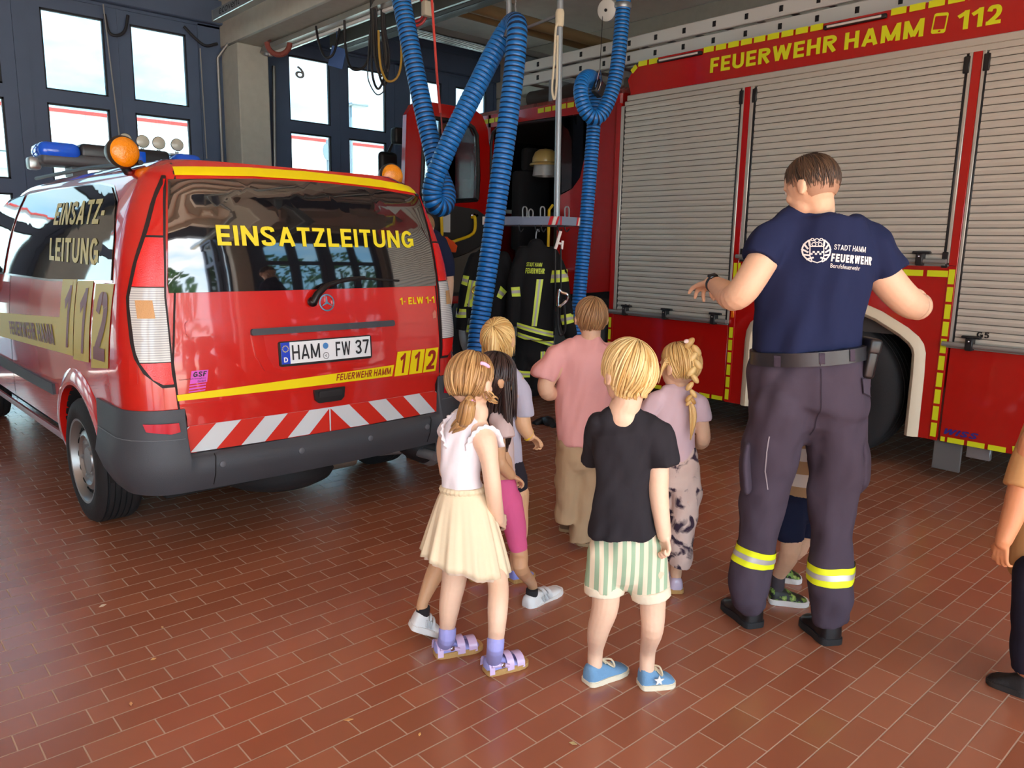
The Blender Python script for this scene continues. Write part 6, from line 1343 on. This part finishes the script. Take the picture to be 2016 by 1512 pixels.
for i in range(170):
    x, y = rnd.gauss(0, .34), rnd.gauss(.15, .42); d = V((x, y, 0)); 
    if d.length > .9: continue
    d.z = math.sqrt(1 - d.length ** 2); q = f.hc + (f.Sd * d.x + f.hF * d.y * 1.18 + f.hU * d.z * 1.18) * f.hr * 1.02
    e = (f.Sd * (d.x * .8 + rnd.gauss(0, .25)) + f.hF * (d.y * .5 + .25 + rnd.gauss(0, .25)) + f.hU).normalized(); L_ = f.hr * rnd.uniform(.16, .34) * (1.1 - d.length * .6)
    b.tube([q, q + e * L_ * .6, q + e * L_ + f.hU * -.003], [f.hr * .045, f.hr * .03, f.hr * .006], 5)
wmk('hair_tuft', b, mb, f.root, ang=180)
# ================================================================ exhaust hoses, rails and cables overhead
hoseB = mat('blue hose', (20, 112, 190), .38, spec=.6); hoseD = mat('hose groove shade', (8, 30, 62), .6)
def corrugated(name, pts, r, parent, pitch=.034, n=18, m0=hoseB, m1=hoseD, sub=14):
    P = bez(pts, sub); S_ = [0]
    for a, c in zip(P, P[1:]): S_.append(S_[-1] + (c - a).length)
    def at(s):
        for i in range(1, len(S_)):
            if s <= S_[i]: t = (s - S_[i - 1]) / max(1e-9, S_[i] - S_[i - 1]); return P[i - 1].lerp(P[i], t)
        return P[-1].copy()
    C_ = []; Rr = []; mats_ = []
    k = 0
    while k * pitch < S_[-1] - pitch:
        for f_, q in ((0, .91), (.10, .91), (.20, 1.0), (.88, 1.0)): C_.append(at((k + f_) * pitch)); Rr.append(r * q)
        k += 1
    b = B(); b.tube(C_, Rr, n); o = wmk(name, b, m0, parent, ang=180); o.data.materials.append(m1)
    # second material paints shade into the grooves
    idx = [0] * len(o.data.polygons)
    for i in range(len(C_) - 1):
        if i % 4 == 0 or (i % 4 == 3): 
            for j in range(n): idx[i * n + j] = 1
    o.data.polygons.foreach_set('material_index', idx); return o
h1 = thing('exhaust_hose', 'ribbed blue exhaust hose hanging in a V, running down to the van exhaust', 'hose', W(930, 830, 5.1) * 1)
h1.location.z = 0; PM[h1.name] = Matrix.Translation(h1.location)
corrugated('hose', [W(*q) for q in ((778, -60, 6.2), (790, 0, 6.18), (806, 80, 6.1), (826, 180, 6.02), (846, 270, 5.95), (862, 335, 5.9), (878, 378, 5.82), (874, 405, 5.74), (857, 404, 5.68), (850, 378, 5.66), (862, 335, 5.66), (892, 265, 5.68), (935, 178, 5.72), (975, 98, 5.78), (1000, 56, 5.80), (1014, 45, 5.70), (1018, 62, 5.60), (1012, 140, 5.56), (1001, 230, 5.54), (989, 320, 5.52), (977, 410, 5.5), (966, 490, 5.48), (954, 570, 5.45), (944, 640, 5.42), (936, 720, 5.32), (930, 790, 5.15), (918, 850, 4.98), (896, 884, 4.82), (868, 892, 4.66))], .071, h1)
saddle = mat('saddle steel', (110, 116, 122), .35, .7)
wmk('saddle', B().tube(bez([W(996, 74, 5.72), W(1004, 50, 5.73), W(1014, 34, 5.70), W(1024, 45, 5.62), W(1030, 72, 5.60)], 5), .02, 10), saddle, h1)
for k in range(7): wmk('chain_link', B().tube([W(1014 + (k % 2) * 1.5, 32 - k * 9, 5.70), W(1014.5, 24 - k * 9, 5.70)], .006, 6), steel, h1)
nz_ = [W(868, 892, 4.66), W(852, 890, 4.60), W(838, 885, 4.56), W(815, 878, 4.50), W(795, 870, 4.44)]
wmk('nozzle', B().tube(nz_, [.062, .078, .086, .080, .060], 24), mat('nozzle rubber', (28, 28, 30), .5), h1); wmk('nozzle_clamp', B().tube(nz_[1:3], .089, 24), steel, h1)
h2 = thing('exhaust_hose', 'ribbed blue exhaust hose looped over a hook in front of the fire engine', 'hose', W(1140, 640, 6.6)); h2.location.z = 0; PM[h2.name] = Matrix.Translation(h2.location)
corrugated('hose', [W(*q) for q in ((1230, -40, 6.45), (1227, 10, 6.45), (1221, 80, 6.42), (1214, 140, 6.4), (1203, 185, 6.38), (1186, 222, 6.36), (1170, 232, 6.34), (1154, 220, 6.33), (1144, 190, 6.34), (1145, 165, 6.38), (1155, 152, 6.5), (1167, 155, 6.66), (1172, 180, 6.70), (1170, 230, 6.70), (1164, 310, 6.68), (1157, 400, 6.66), (1150, 480, 6.64), (1143, 555, 6.62), (1138, 620, 6.6), (1136, 700, 6.6), (1140, 770, 6.62))], .058, h2, .029)
wmk('hook_bracket', B().box((-.05, -.03, -.07), (.05, .03, .05), .01, 1, Matrix.Translation(W(1180, 172, 6.55)) @ Matrix.Rotation(.5, 4, 'Y')), mat('bracket dark', (44, 44, 46), .5), h2)
wmk('carabiner', B().tube(bez([W(1181, 138, 6.5), W(1178, 150, 6.5), W(1173, 172, 6.5), W(1178, 178, 6.5), W(1184, 160, 6.5), W(1181, 138, 6.5)], 5), .008, 8), chrome, h2)
wmk('support_cable', B().tube([W(1181, 138, 6.5), W(1190, -40, 6.5)], .003, 6), black, h2); wmk('hose_clamp', B().lathe([(.066, -.02), (.07, -.01), (.07, .012), (.066, .02)], W(1226, 12, 6.45), (0, 0, 1), 24), steel, h2)
c = W(1197, 20, 6.5); rl = thing('cable_reel', 'round pale spring reel beside the top of the right blue hose', 'reel', c - V((0, 0, .1)))
ax = (EYE - c).normalized() * .9 - RG * .5
wmk('drum', B().lathe([(.001, .035), (.06, .035), (.08, .025), (.082, .0), (.082, -.05), (.07, -.06), (.001, -.06)], c, ax, 32), mat('reel grey', (196, 198, 192), .4), rl); wmk('hub', B().lathe([(.012, .03), (.012, .042), (.001, .043)], c, ax, 14), black, rl)
wmk('hanger', B().tube([c, (c.x, c.y, 3.69)], .012, 8), steel, rl)
# rails along the bays
r1 = thing('exhaust_rail', 'long aluminium exhaust rail fixed beside the concrete beam, end plate lettered', 'rail', (3.47, 2.5, 3.74))
wmk('profile', B().box((3.40, -4.5, 3.755), (3.50, 8.5, 3.862), .006, 1), alu, r1); wmk('end_plate', B().box((3.398, 8.5, 3.753), (3.502, 8.512, 3.864)), alud, r1, smooth=False)
bm = quadmap((0, 0, 0), (1, 0, 0), (0, 1, 0), (1, 1, 0))(text_bm('ecovent', .0, .2))
for v in bm.verts: v.co = V((3.3985, 8.32 - v.co.x * .52, 3.785 + v.co.y * .06))
wmk('rail_lettering', bm, black, r1, smooth=False)
for y in (-3, 0, 3, 6): wmk('bracket', B().box((3.42, y, 3.86), (3.88, y + .05, 3.90)).box((3.44, y, 3.86), (3.48, y + .05, HC)), steel, r1, smooth=False)
r2 = thing('exhaust_rail', 'broad aluminium rail hanging above the gap between van and fire engine', 'rail', (4.85, 2.8, 3.70))
wmk('profile', B().box((4.73, -4.5, 3.70), (4.96, 8.45, 3.88), .01, 1), alu, r2); wmk('rail_slot', B().box((4.82, -4.4, 3.693), (4.87, 8.4, 3.702)), black, r2, smooth=False); wmk('rail_underside', B().box((4.745, -4.5, 3.695), (4.955, 8.44, 3.70)), mat('underside grey', (72, 74, 72), .6), r2, smooth=False)
for y in (-2, 1, 4, 7): wmk('hanger', B().box((4.80, y, 3.88), (4.88, y + .05, HC)), steel, r2, smooth=False)
lm = thing('strip_lamp', 'long fluorescent strip lamp under the concrete beam', 'lamp', (4.2, 7.1, 3.6))
wmk('reflector', B().prism([(4.12, 5.4, 3.70), (4.26, 5.4, 3.70), (4.29, 5.4, 3.63), (4.09, 5.4, 3.63)], (0, 3.5, 0)), mat('lamp reflector', (190, 192, 188), .25, .5), lm, smooth=False)
wmk('tube', B().tube([(4.19, 5.45, 3.612), (4.19, 8.85, 3.612)], .019, 12), mat('lamp tube', (226, 226, 222), .2), lm); wmk('end_clip', B().box((4.14, 8.86, 3.60), (4.24, 8.92, 3.71), .01), steel, lm)
lm2 = thing('strip_lamp', 'fluorescent strip lamp on the ceiling behind the broad rail', 'lamp', (5.9, 7.4, 4.2)); wmk('reflector', B().box((5.2, 7.30, 4.24), (6.6, 7.44, 4.34), .02), mat('lamp reflector', (190, 192, 188)), lm2); wmk('tube', B().tube([(5.25, 7.37, 4.225), (6.55, 7.37, 4.225)], .018, 10), mat('lamp tube', (226, 226, 222)), lm2)
# perforated cable tray across the bay and brown pipes
ct = thing('cable_tray', 'perforated metal cable tray below the ceiling near the doors', 'cable tray', (6.4, 7.8, 3.9))
wmk('tray', B().box((5.2, 7.66, 3.90), (8.1, 7.67, 3.98)).box((5.2, 7.66, 3.90), (8.1, 7.95, 3.91)).box((5.2, 7.94, 3.90), (8.1, 7.95, 3.98)), steel, ct, smooth=False)
for k in range(26): wmk('slot', B().box((5.3 + k * .055, 7.70, 3.894), (5.325 + k * .055, 7.88, 3.899)), mat('slot light', (214, 218, 214), .4), ct, smooth=False)
for x in (5.6, 6.9): wmk('hanger', B().tube([(x, 7.8, 3.98), (x, 7.8, HC)], .012, 6), steel, ct)
pipem = mat('brown lagged pipe', (138, 118, 84), .6, var=.06, bscale=3)
for y, r, lab in ((6.72, .065, 'thicker brown pipe under the ceiling above the ladder'), (6.98, .045, 'thinner brown pipe beside the thick one under the ceiling')): top('pipe', B().tube([(5.02, y, 3.96), (9.6, y, 3.96)], r, 14), pipem, lab, 'pipe')
top('pipe', B().tube(bez([(7.2, 4.6, 4.1), (7.25, 4.6, 4.2), (7.5, 4.6, 4.24), (9.6, 4.6, 4.24)], 6), .03, 10), alud, 'grey conduit on the ceiling above the fire engine', 'pipe')
# cables hanging from the beam
def cable(pts, r, c, label, name='cable', n=8, sub=8, cat='cable', metal=0.): return top(name, B().tube(bez([W(*p) for p in pts], sub), r, n), mat('cable ' + '%d_%d_%d' % c, c, .5, metal), label, cat)
cable(((622, 52, 8.2), (628, 85, 8.15), (640, 112, 8.1), (655, 108, 8.1), (664, 80, 8.15), (672, 40, 8.2)), .012, (24, 24, 28), 'black cable loop below the strip lamp, left of the blue tag')
cable(((678, 35, 8.0), (680, 90, 8.0), (690, 132, 7.95), (710, 136, 7.9), (724, 118, 7.9), (730, 70, 7.95), (732, 20, 8.0)), .012, (30, 30, 32), 'long black cable loop hanging right of the blue tag')
for k, (du, lo, cc, lab) in enumerate(((0, 175, (22, 22, 26), 'innermost'), (6, 150, (58, 54, 48), 'second'), (12, 168, (22, 22, 26), 'third'), (18, 140, (40, 40, 44), 'outermost'))):
    cable(((730 + du * .6, -30, 7.6), (731 + du * .6, 60, 7.6), (733 + du, lo - 30, 7.58), (745 + du, lo, 7.55), (757 + du * .5, lo - 35, 7.58), (752 + du * .3, 50, 7.6), (750 + du * .3, -30, 7.6)), .011, cc, 'dark cable loop of the hanging bundle, %s of four' % lab)
cable(((745, 60, 7.5), (747, 110, 7.5), (752, 140, 7.5), (764, 160, 7.48), (782, 152, 7.48), (790, 120, 7.5), (788, 60, 7.55), (780, 10, 7.6)), .011, (176, 140, 50), 'yellow cable looping out of the hanging bundle')
cable(((738, -20, 7.7), (728, 60, 7.7), (724, 140, 7.7), (728, 165, 7.7), (742, 186, 7.7), (756, 178, 7.7), (757, 152, 7.7), (752, 60, 7.7), (748, -20, 7.7)), .006, (70, 72, 76), 'thin grey cable loop below the bundle in front of the pane')
cable(((848, -30, 6.4), (853, 40, 6.4), (857, 100, 6.4), (862, 170, 6.4), (867, 222, 6.4)), .010, (214, 66, 56), 'thin red cord hanging beside the blue hose', 'cord', cat='cord')
cable(((868, 222, 6.4), (871, 262, 6.4), (880, 330, 6.5), (888, 385, 6.6)), .006, (150, 60, 56), 'fine red cord running down over the cab door', 'cord', cat='cord')
for k, (r, lab) in enumerate(((.10, 'larger red hose coil at the rail end beside the left blue hose'), (.075, 'smaller red hose coil inside the larger one at the rail end'))):
    c = W(818, 18, 6.9 + k * .1); b = B(); b.tube([c + (RG * math.cos(a) + V((0, 0, 1)) * math.sin(a) * 1.3) * r for a in [2 * math.pi * i / 24 for i in range(25)]], .012, 8); top('hose_coil', b, mat('red hose', (176, 30, 34), .4), lab, 'hose')
top('connector', B().box((-.05, -.03, -.06), (.05, .03, .06), .015, 2, Matrix.Translation(W(842, 18, 6.8))), mat('cream connector', (196, 188, 168), .5), 'cream plug connector beside the red hose coil', 'connector')
c = W(548, 84, 8.6); b = B(); b.tube([c - RG * .12, (4.13, 8.7, 3.73)], .012, 6); b.tube([c + RG * .12 * math.cos(a) + V((0, 0, 1)) * .12 * math.sin(a) for a in [math.pi * (1 + i / 16) for i in range(17)]], .028, 12); top('spiral_hose', b, mat('dull red hose', (128, 62, 52), .6, bump=.4, bscale=80), 'dull red spiral hose loop at the end of the strip lamp', 'hose')
top('tag', B().tube([W(664, 113, 8.3) + V((0, 0, .08)), (W(664, 113, 8.3) + V((0, 0, .5)))], .004, 6).box((-.075, -.006, -.10), (.075, .006, .10), .004, 1, Matrix.Translation(W(664, 113, 8.3)) @ Matrix.Rotation(-.6, 4, 'Z') @ Matrix.Rotation(.25, 4, 'Y')), mat('blue tag', (36, 84, 150), .5), 'blue tag hanging at the near end of the broad rail', 'tag')
# conduits on the pillar and door frames
top('conduit', B().tube([(3.80, 9.4, 0), (3.80, 9.4, 3.6), (3.95, 9.1, 3.9)], .018, 8), alud, 'grey conduit climbing the left side of the pillar', 'conduit')
top('conduit', B().tube([AY(541, 330, 9.35) * 1, AY(539, 130, 9.35)], .022, 8), alud, 'grey conduit right of the pillar', 'conduit')
for (u0, v0, u1, v1, lab) in ((203, 8, 236, 275, 'thin grey pull cord crossing the left door panes'), (394, 95, 407, 312, 'thin grey pull cord on the door post left of the pillar')):
    a = AY(u0, v0, 9.38); c = AY(u1, v1, 9.36); top('pull_cord', B().tube([a, c], .007, 6), mat('cord grey', (150, 152, 150), .6), lab, 'cord')
cable(((207, 25, 10.55), (212, 55, 10.5), (222, 70, 10.5), (238, 70, 10.5), (250, 35, 10.5)), .014, (30, 32, 38), 'dark cable loop between the two left door leaves') if False else None
for pts, lab in (((AY(206, 28, 9.40), AY(214, 62, 9.40), AY(230, 70, 9.40), AY(246, 60, 9.40), AY(252, 30, 9.40)), 'dark cable loop bridging the two left door leaves'), ((AY(362, 52, 9.40), AY(385, 76, 9.40), AY(405, 90, 9.40), AY(428, 86, 9.40)), 'dark cable loop at the upper right of the left doors')):
    top('cable_loop', B().tube(bez(pts, 8), .016, 8), mat('dark cable', (34, 38, 46), .6), lab, 'cable')
bm = quadmap((0, 0, 0), (1, 0, 0), (0, 1, 0), (1, 1, 0))(text_bm('6', .01))
a = AY(583, 153, 9.49); c = AY(595, 131, 9.49)
for v in bm.verts: v.co = V((c.x + .03 - v.co.x * .13, 9.492, a.z + v.co.y * (c.z - a.z)))   # read from outside
o = mk('bay_number', bm, mat('grey figure', (160, 164, 168), .6), None, smooth=False); tag(o, 'grey mirrored figure six stuck on the pane right of the pillar', 'number')
# ================================================================ hanging clothes rack
rk = thing('clothes_rack', 'grey hanging rack with red and white ends on a ceiling pole', 'rack', W(1096, 440, 6.1))
gp = mat('rack blue grey', (122, 132, 152), .5); rw = mat('rack red', (200, 34, 44), .5); ww_ = mat('rack white', (224, 216, 206), .5)
zt, zb_ = W(1100, 426, 5.98).z, W(1100, 443, 5.98).z
PA, PB, PC = W(950, 436, 6.30), W(1080, 434, 5.99), W(1103, 434, 5.95); PD = W(1142.5, 436, 6.15); PE = W(1110, 436, 6.6); PF = W(980, 436, 6.65)
poly = [V((p.x, p.y, zb_)) for p in (PA, PC, PD, PE, PF)]
wmk('board', B().prism(poly, (0, 0, zt - zb_)), gp, rk, smooth=False)
def onface(a, c, s0, s1, t0, t1, sk): 
    d = (c - a); n = V((d.y, -d.x, 0)).normalized(); n = n if n.dot(EYE - a) > 0 else -n
    P = lambda s, t: V((a.x + d.x * s, a.y + d.y * s, zb_ + (zt - zb_) * t)) + n * .002
    return [P(s0, t0), P(s1, t0), P(s1 + sk, t1), P(s0 + sk, t1)]
def patch(name, a, c, segs):
    for s0, s1, m, sk in segs:
        b = B(); b.bm.faces.new([b.bm.verts.new(p) for p in onface(a, c, s0, s1, 0.01, .99, sk)]); wmk(name, b, m, rk, smooth=False)
patch('marking', PA, PC, ((.0, .075, ww_, 0), (.02, .05, rw, .015), (.85, .90, rw, .03), (.89, .94, ww_, .03), (.94, .965, rw, .03)))
patch('marking', PC, PD, ((.0, .06, rw, 0), (.78, .86, rw, .06), (.86, .93, ww_, .06)))
wmk('pole', B().tube([W(1096, 436, 6.1), W(1103, 0, 6.1), W(1104, -90, 6.1)], .024, 14), mat('pole grey', (150, 158, 164), .4, .4), rk)
wmk('cross_bar', B().tube([W(1100, 30, 6.1), W(1035, 55, 6.3)], .012, 8), steel, rk); wmk('second_pole', B().tube([W(1002, 40, 6.4), W(1001, -80, 6.4)], .022, 10), mat('pole grey', (150, 158, 164)), rk)
for u in (1033, 1045, 1068, 1116):
    h = 17 if u != 1045 else 12; wmk('coat_peg', B().tube(bez([W(u - 4, 428, 6.08), W(u - 4, 428 - h, 6.08), W(u, 424 - h, 6.08), W(u + 4, 428 - h, 6.08), W(u + 4, 428, 6.08)], 4), .006, 6), steel, rk)
for u in (1022, 1054, 1066, 1098, 1112): wmk('hook', B().tube(bez([W(u, 442, 6.1), W(u, 450, 6.1), W(u + 4, 456, 6.1), W(u + 9, 450, 6.1)], 4), .006, 6), black, rk)
rope = mat('white rope', (206, 196, 170), .9)
cl = thing('rope', 'pale rope wound on the rack pole and hanging down beside it', 'rope', W(1094, 200, 6.05))
wmk('winding', B().lathe([(.026, -.06), (.032, -.04), (.034, .04), (.026, .06)], W(1102, 36, 6.09), (0, 0, 1), 16), rope, cl); wmk('strand', B().tube(bez([W(1098, 45, 6.05), W(1094, 60, 6.05), W(1091, 120, 6.05), W(1087, 175, 6.05), W(1092, 195, 6.05), W(1096, 160, 6.05), W(1098, 70, 6.05)], 6), .009, 6), rope, cl)
# turnout coats and trousers on the rack
coatm = cloth('black turnout cloth', (24, 23, 24), .05); ry = mat('lime band', (206, 222, 70), .5); rg_ = mat('grey band', (168, 160, 150), .4)
def coat(label, D, u, v, F=(0, 1)):
    p = W(u, v, D); return Fig(label, D, u, v, F, None, 'turnout_coat', 'coat', p.z)
def bandq(f, tgt, q, D, name='reflective_band', silver=(.34, .66), vert=False):
    """q: four px corners tl, tr, br, bl of a lime band with a grey middle"""
    tl, tr2, br_, bl2 = [V((x, -y)) for x, y in q]
    o = conform(f, tgt, poly_bm([[tuple(bl2), tuple(br_), tuple(tr2), tuple(tl)]]), ry, name, D, .004, 6)
    a, c = silver
    if vert: m4 = [tl.lerp(tr2, a), tl.lerp(tr2, c), bl2.lerp(br_, c), bl2.lerp(br_, a)]
    else: m4 = [tl.lerp(bl2, a), tr2.lerp(br_, a), tr2.lerp(br_, c), tl.lerp(bl2, c)]
    conform(f, tgt, poly_bm([[tuple(p) for p in m4[::-1]]]), rg_, 'silver_stripe', D, .006, 6, f.root)
f = coat('black turnout coat seen from behind with lime bands, right on the rack', 6.1, 1056, 690)
b = B(); f.chain(b, [(1056, 482, 16, 0, .8), (1057, 500, 32, 0, .6), (1058, 560, 32, 0, .6), (1056, 620, 35, 0, .6), (1054, 668, 37, 0, .62)], c1='f', n=24)
f.chain(b, [(1084, 500, 15, 0), (1100, 540, 17, -.02), (1108, 590, 16, -.03), (1116, 630, 15, -.03), (1124, 662, 12, -.03)], c1='f'); f.chain(b, [(1032, 500, 15, 0), (1016, 540, 14, .0), (1010, 600, 13, 0), (1008, 640, 11, 0)], c1='f')
ob = f.solid('coat', b, coatm, .01, 3, (.008, 5, 4, 2, .6))
for q in (((1018, 634), (1090, 652), (1089, 663), (1017, 644)), ((1017, 652), (1090, 672), (1089, 683), (1016, 661))): bandq(f, ob, q, 6.1)
bandq(f, ob, ((1086, 532), (1117, 530), (1119, 553), (1083, 556)), 6.1); bandq(f, ob, ((1101, 619), (1128, 614), (1131, 632), (1106, 638)), 6.1); bandq(f, ob, ((1056, 549), (1069, 549), (1056, 640), (1046, 640)), 6.1, vert=True); bandq(f, ob, ((1006, 565), (1023, 564), (1025, 583), (1008, 583)), 6.1)
lt = mat('lime print', (190, 206, 60), .6); conform(f, ob, ubold('STADT HAMM', ((1036, 524), (1066, 525), (1037, 516), (1067, 517)), .17), lt, 'coat_lettering', 6.1, .004); conform(f, ob, ubold('FEUERWEHR', ((1034, 538), (1071, 539), (1035, 527), (1072, 528)), .22), lt, 'coat_lettering', 6.1, .004)
wmk('hanger_hook', B().tube(bez([W(1056, 480, 6.1), W(1055, 465, 6.1), W(1058, 452, 6.1), W(1062, 456, 6.1)], 5), .006, 6), steel, f.root)
f = coat('black turnout coat with lime bands, left on the rack behind the blue hose', 6.2, 955, 690, (0, 1))
b = B(); f.chain(b, [(965, 490, 14, 0, .8), (962, 508, 30, 0, .6), (962, 570, 33, 0, .6), (960, 640, 35, 0, .6), (958, 686, 36, 0, .62)], c1='f', n=24)
f.chain(b, [(935, 510, 14, -.02), (920, 560, 14, -.03), (912, 610, 13, -.03), (906, 650, 12, -.03)], c1='f'); f.chain(b, [(990, 508, 14, 0), (1004, 550, 13, 0), (1006, 610, 12, 0)], c1='f')
ob = f.solid('coat', b, coatm, .01, 3, (.008, 5, 4, 4, .6))
bandq(f, ob, ((913, 541), (925, 543), (921, 562), (909, 558)), 6.2); bandq(f, ob, ((925, 550), (940, 553), (934, 604), (915, 602)), 6.2, vert=True); bandq(f, ob, ((899, 606), (919, 607), (919, 624), (897, 624)), 6.2); bandq(f, ob, ((986, 562), (998, 574), (987, 588), (978, 583)), 6.2); bandq(f, ob, ((920, 640), (990, 646), (990, 660), (918, 654)), 6.2)
wmk('snap_ring', B().tube([W(937, 572, 6.05) + (RG * math.cos(a) * .03 + V((0, 0, 1)) * math.sin(a) * .03) for a in [2 * math.pi * i / 20 for i in range(21)]], .007, 8), mat('brass', (196, 160, 70), .3, .9), f.root)
p = W(1045, 800, 6.15); tf = Fig('black turnout trousers with lime bands hanging under the right coat', 6.2, 1045, 780, (0, 1), None, 'turnout_trousers', 'trousers', W(1045, 770, 6.2).z)
b = B(); tf.chain(b, [(1048, 660, 32, 0, .6), (1046, 700, 32, 0, .6)]); tf.chain(b, [(1032, 695, 17, 0), (1026, 730, 16, 0), (1022, 765, 15, 0)], c1='f'); tf.chain(b, [(1062, 695, 17, 0), (1060, 730, 16, 0), (1056, 765, 15, 0)], c1='f'); ob = tf.solid('trousers', b, coatm, .01, 3)
bandq(tf, ob, ((1010, 725), (1044, 730), (1043, 742), (1010, 738)), 6.2); bandq(tf, ob, ((1064, 690), (1073, 690), (1072, 720), (1063, 720)), 6.2, vert=True)
hn = thing('safety_line', 'safety line with white hooks and silver carabiner hanging from the rack corner', 'safety line', W(1100, 650, 5.93))
wmk('snap_hook', B().tube(bez([W(1104, 455, 5.95), W(1100, 468, 5.95), W(1096, 482, 5.95), W(1093, 490, 5.95)], 4), .012, 8), mat('white hook', (226, 214, 208), .4), hn); wmk('snap_hook', B().tube([W(1096, 478, 5.95), W(1105, 480, 5.95), W(1106, 490, 5.95), W(1108, 474, 5.95)], .010, 8), mat('white hook', (226, 214, 208)), hn)
for u0, u1 in ((1093, 1091), (1104, 1101)): wmk('webbing', B().tube([W(u0, 490, 5.93), W(u0, 560, 5.93), W(u1, 660, 5.95)], .008, 6), black, hn)
wmk('carabiner', B().tube(bez([W(1100, 570, 5.88), W(1106, 576, 5.88), W(1116, 580, 5.88), W(1116, 590, 5.88), (W(1106, 600, 5.88)), W(1099, 602, 5.88), W(1098, 590, 5.88), W(1100, 570, 5.88)], 5), .012, 8), chrome, hn); wmk('webbing_loop', B().tube(bez([W(1098, 600, 5.9), W(1098, 640, 5.9), W(1104, 660, 5.9), (W(1113, 645, 5.9)), W(1110, 590, 5.9)], 5), .010, 6), black, hn)
# things by the cab door
pv_ = AY(884, 482, 6.2); ov = B(); ov.prism([AY(u, v, 6.20) for u, v in ((868, 466), (882, 466), (893, 478), (902, 484), (899, 497), (890, 496), (876, 490))], (0, .05, 0), .012); top('orange_cap', ov, mat('signal orange', (238, 84, 24), .6), 'signal orange cloth tucked behind the yellow door handle', 'cloth')
top('black_case', B().box((CX - .30, 5.42, .02), (CX - .06, 5.75, .40), .03, 3), mat('black case', (24, 24, 26), .5), 'black case on the floor below the open cab door', 'case')
top('floor_coupling', B().tube(bez([G(1052, 836), G(1068, 834) + V((0, 0, .03)), G(1082, 838) + V((0, 0, .03)), G(1094, 842)], 5), [.03] * 8 + [.045] * 4 + [.03] * 4, 10), black, 'black hose coupling lying on the floor left of the farthest boy', 'coupling')
for k, (u, v, cc) in enumerate(((302, 1298, (214, 170, 110)), (258, 1386, (214, 160, 110)), (686, 1417, (206, 150, 90)), (826, 1446, (226, 180, 110)), (1128, 1464, (190, 170, 120)), (202, 1193, (214, 190, 160)), (320, 1235, (206, 160, 110)))):
    p = G(u, v, .004); a = k * 1.3; b = B(); s_ = .010 + .003 * (k % 3); d = V((math.cos(a), math.sin(a), 0)); n = V((-d.y, d.x, 0))
    b.loft([[p - d * s_ + V((0, 0, 0)), p - d * s_ + V((0, 0, .001))], [p + n * s_ * .45, p + n * s_ * .45 + V((0, 0, .004))], [p + d * s_, p + d * s_ + V((0, 0, .002))]], cap=False, closed=False); b.prism([p - d * s_, p - n * s_ * .4, p + d * s_, p + n * s_ * .4], (0, 0, .0015))
    top('leaf_scrap', b, mat('dry leaf %d' % k, cc, .8), 'dry leaf scrap on the tiles, %s' % ('second from left near the lower left corner|nearest the lower left corner|left of the blond boy near the bottom edge|below the silver sandals near the bottom edge|below the blue shoes at the bottom edge|farthest up on the left tiles|right of the farthest scrap on the left tiles'.split('|')[k]), 'leaf')
# ---- repeats share a group
GR = {'tree': 'trees in the yard behind the hall', 'cable': 'cables hanging under the beam', 'leaf_scrap': 'dry leaf scraps on the tiles', 'exhaust_hose': 'blue exhaust hoses', 'exhaust_rail': 'exhaust rails along the bays', 'strip_lamp': 'strip lamps', 'turnout_coat': 'turnout coats on the rack', 'pipe': 'pipes under the ceiling', 'hose_coil': 'red hose coils', 'pull_cord': 'pull cords at the doors', 'conduit': 'conduits by the pillar', 'cable_loop': 'cable loops on the left doors', 'cord': 'red cords beside the hose'}
for o in bpy.data.objects:
    if o.parent is None and 'label' in o:
        n = o.name.split('.')[0]
        if n in GR: o['group'] = GR[n]
        if n == 'person' and o['label'].startswith('child'): o['group'] = 'children gathered behind the vehicles'
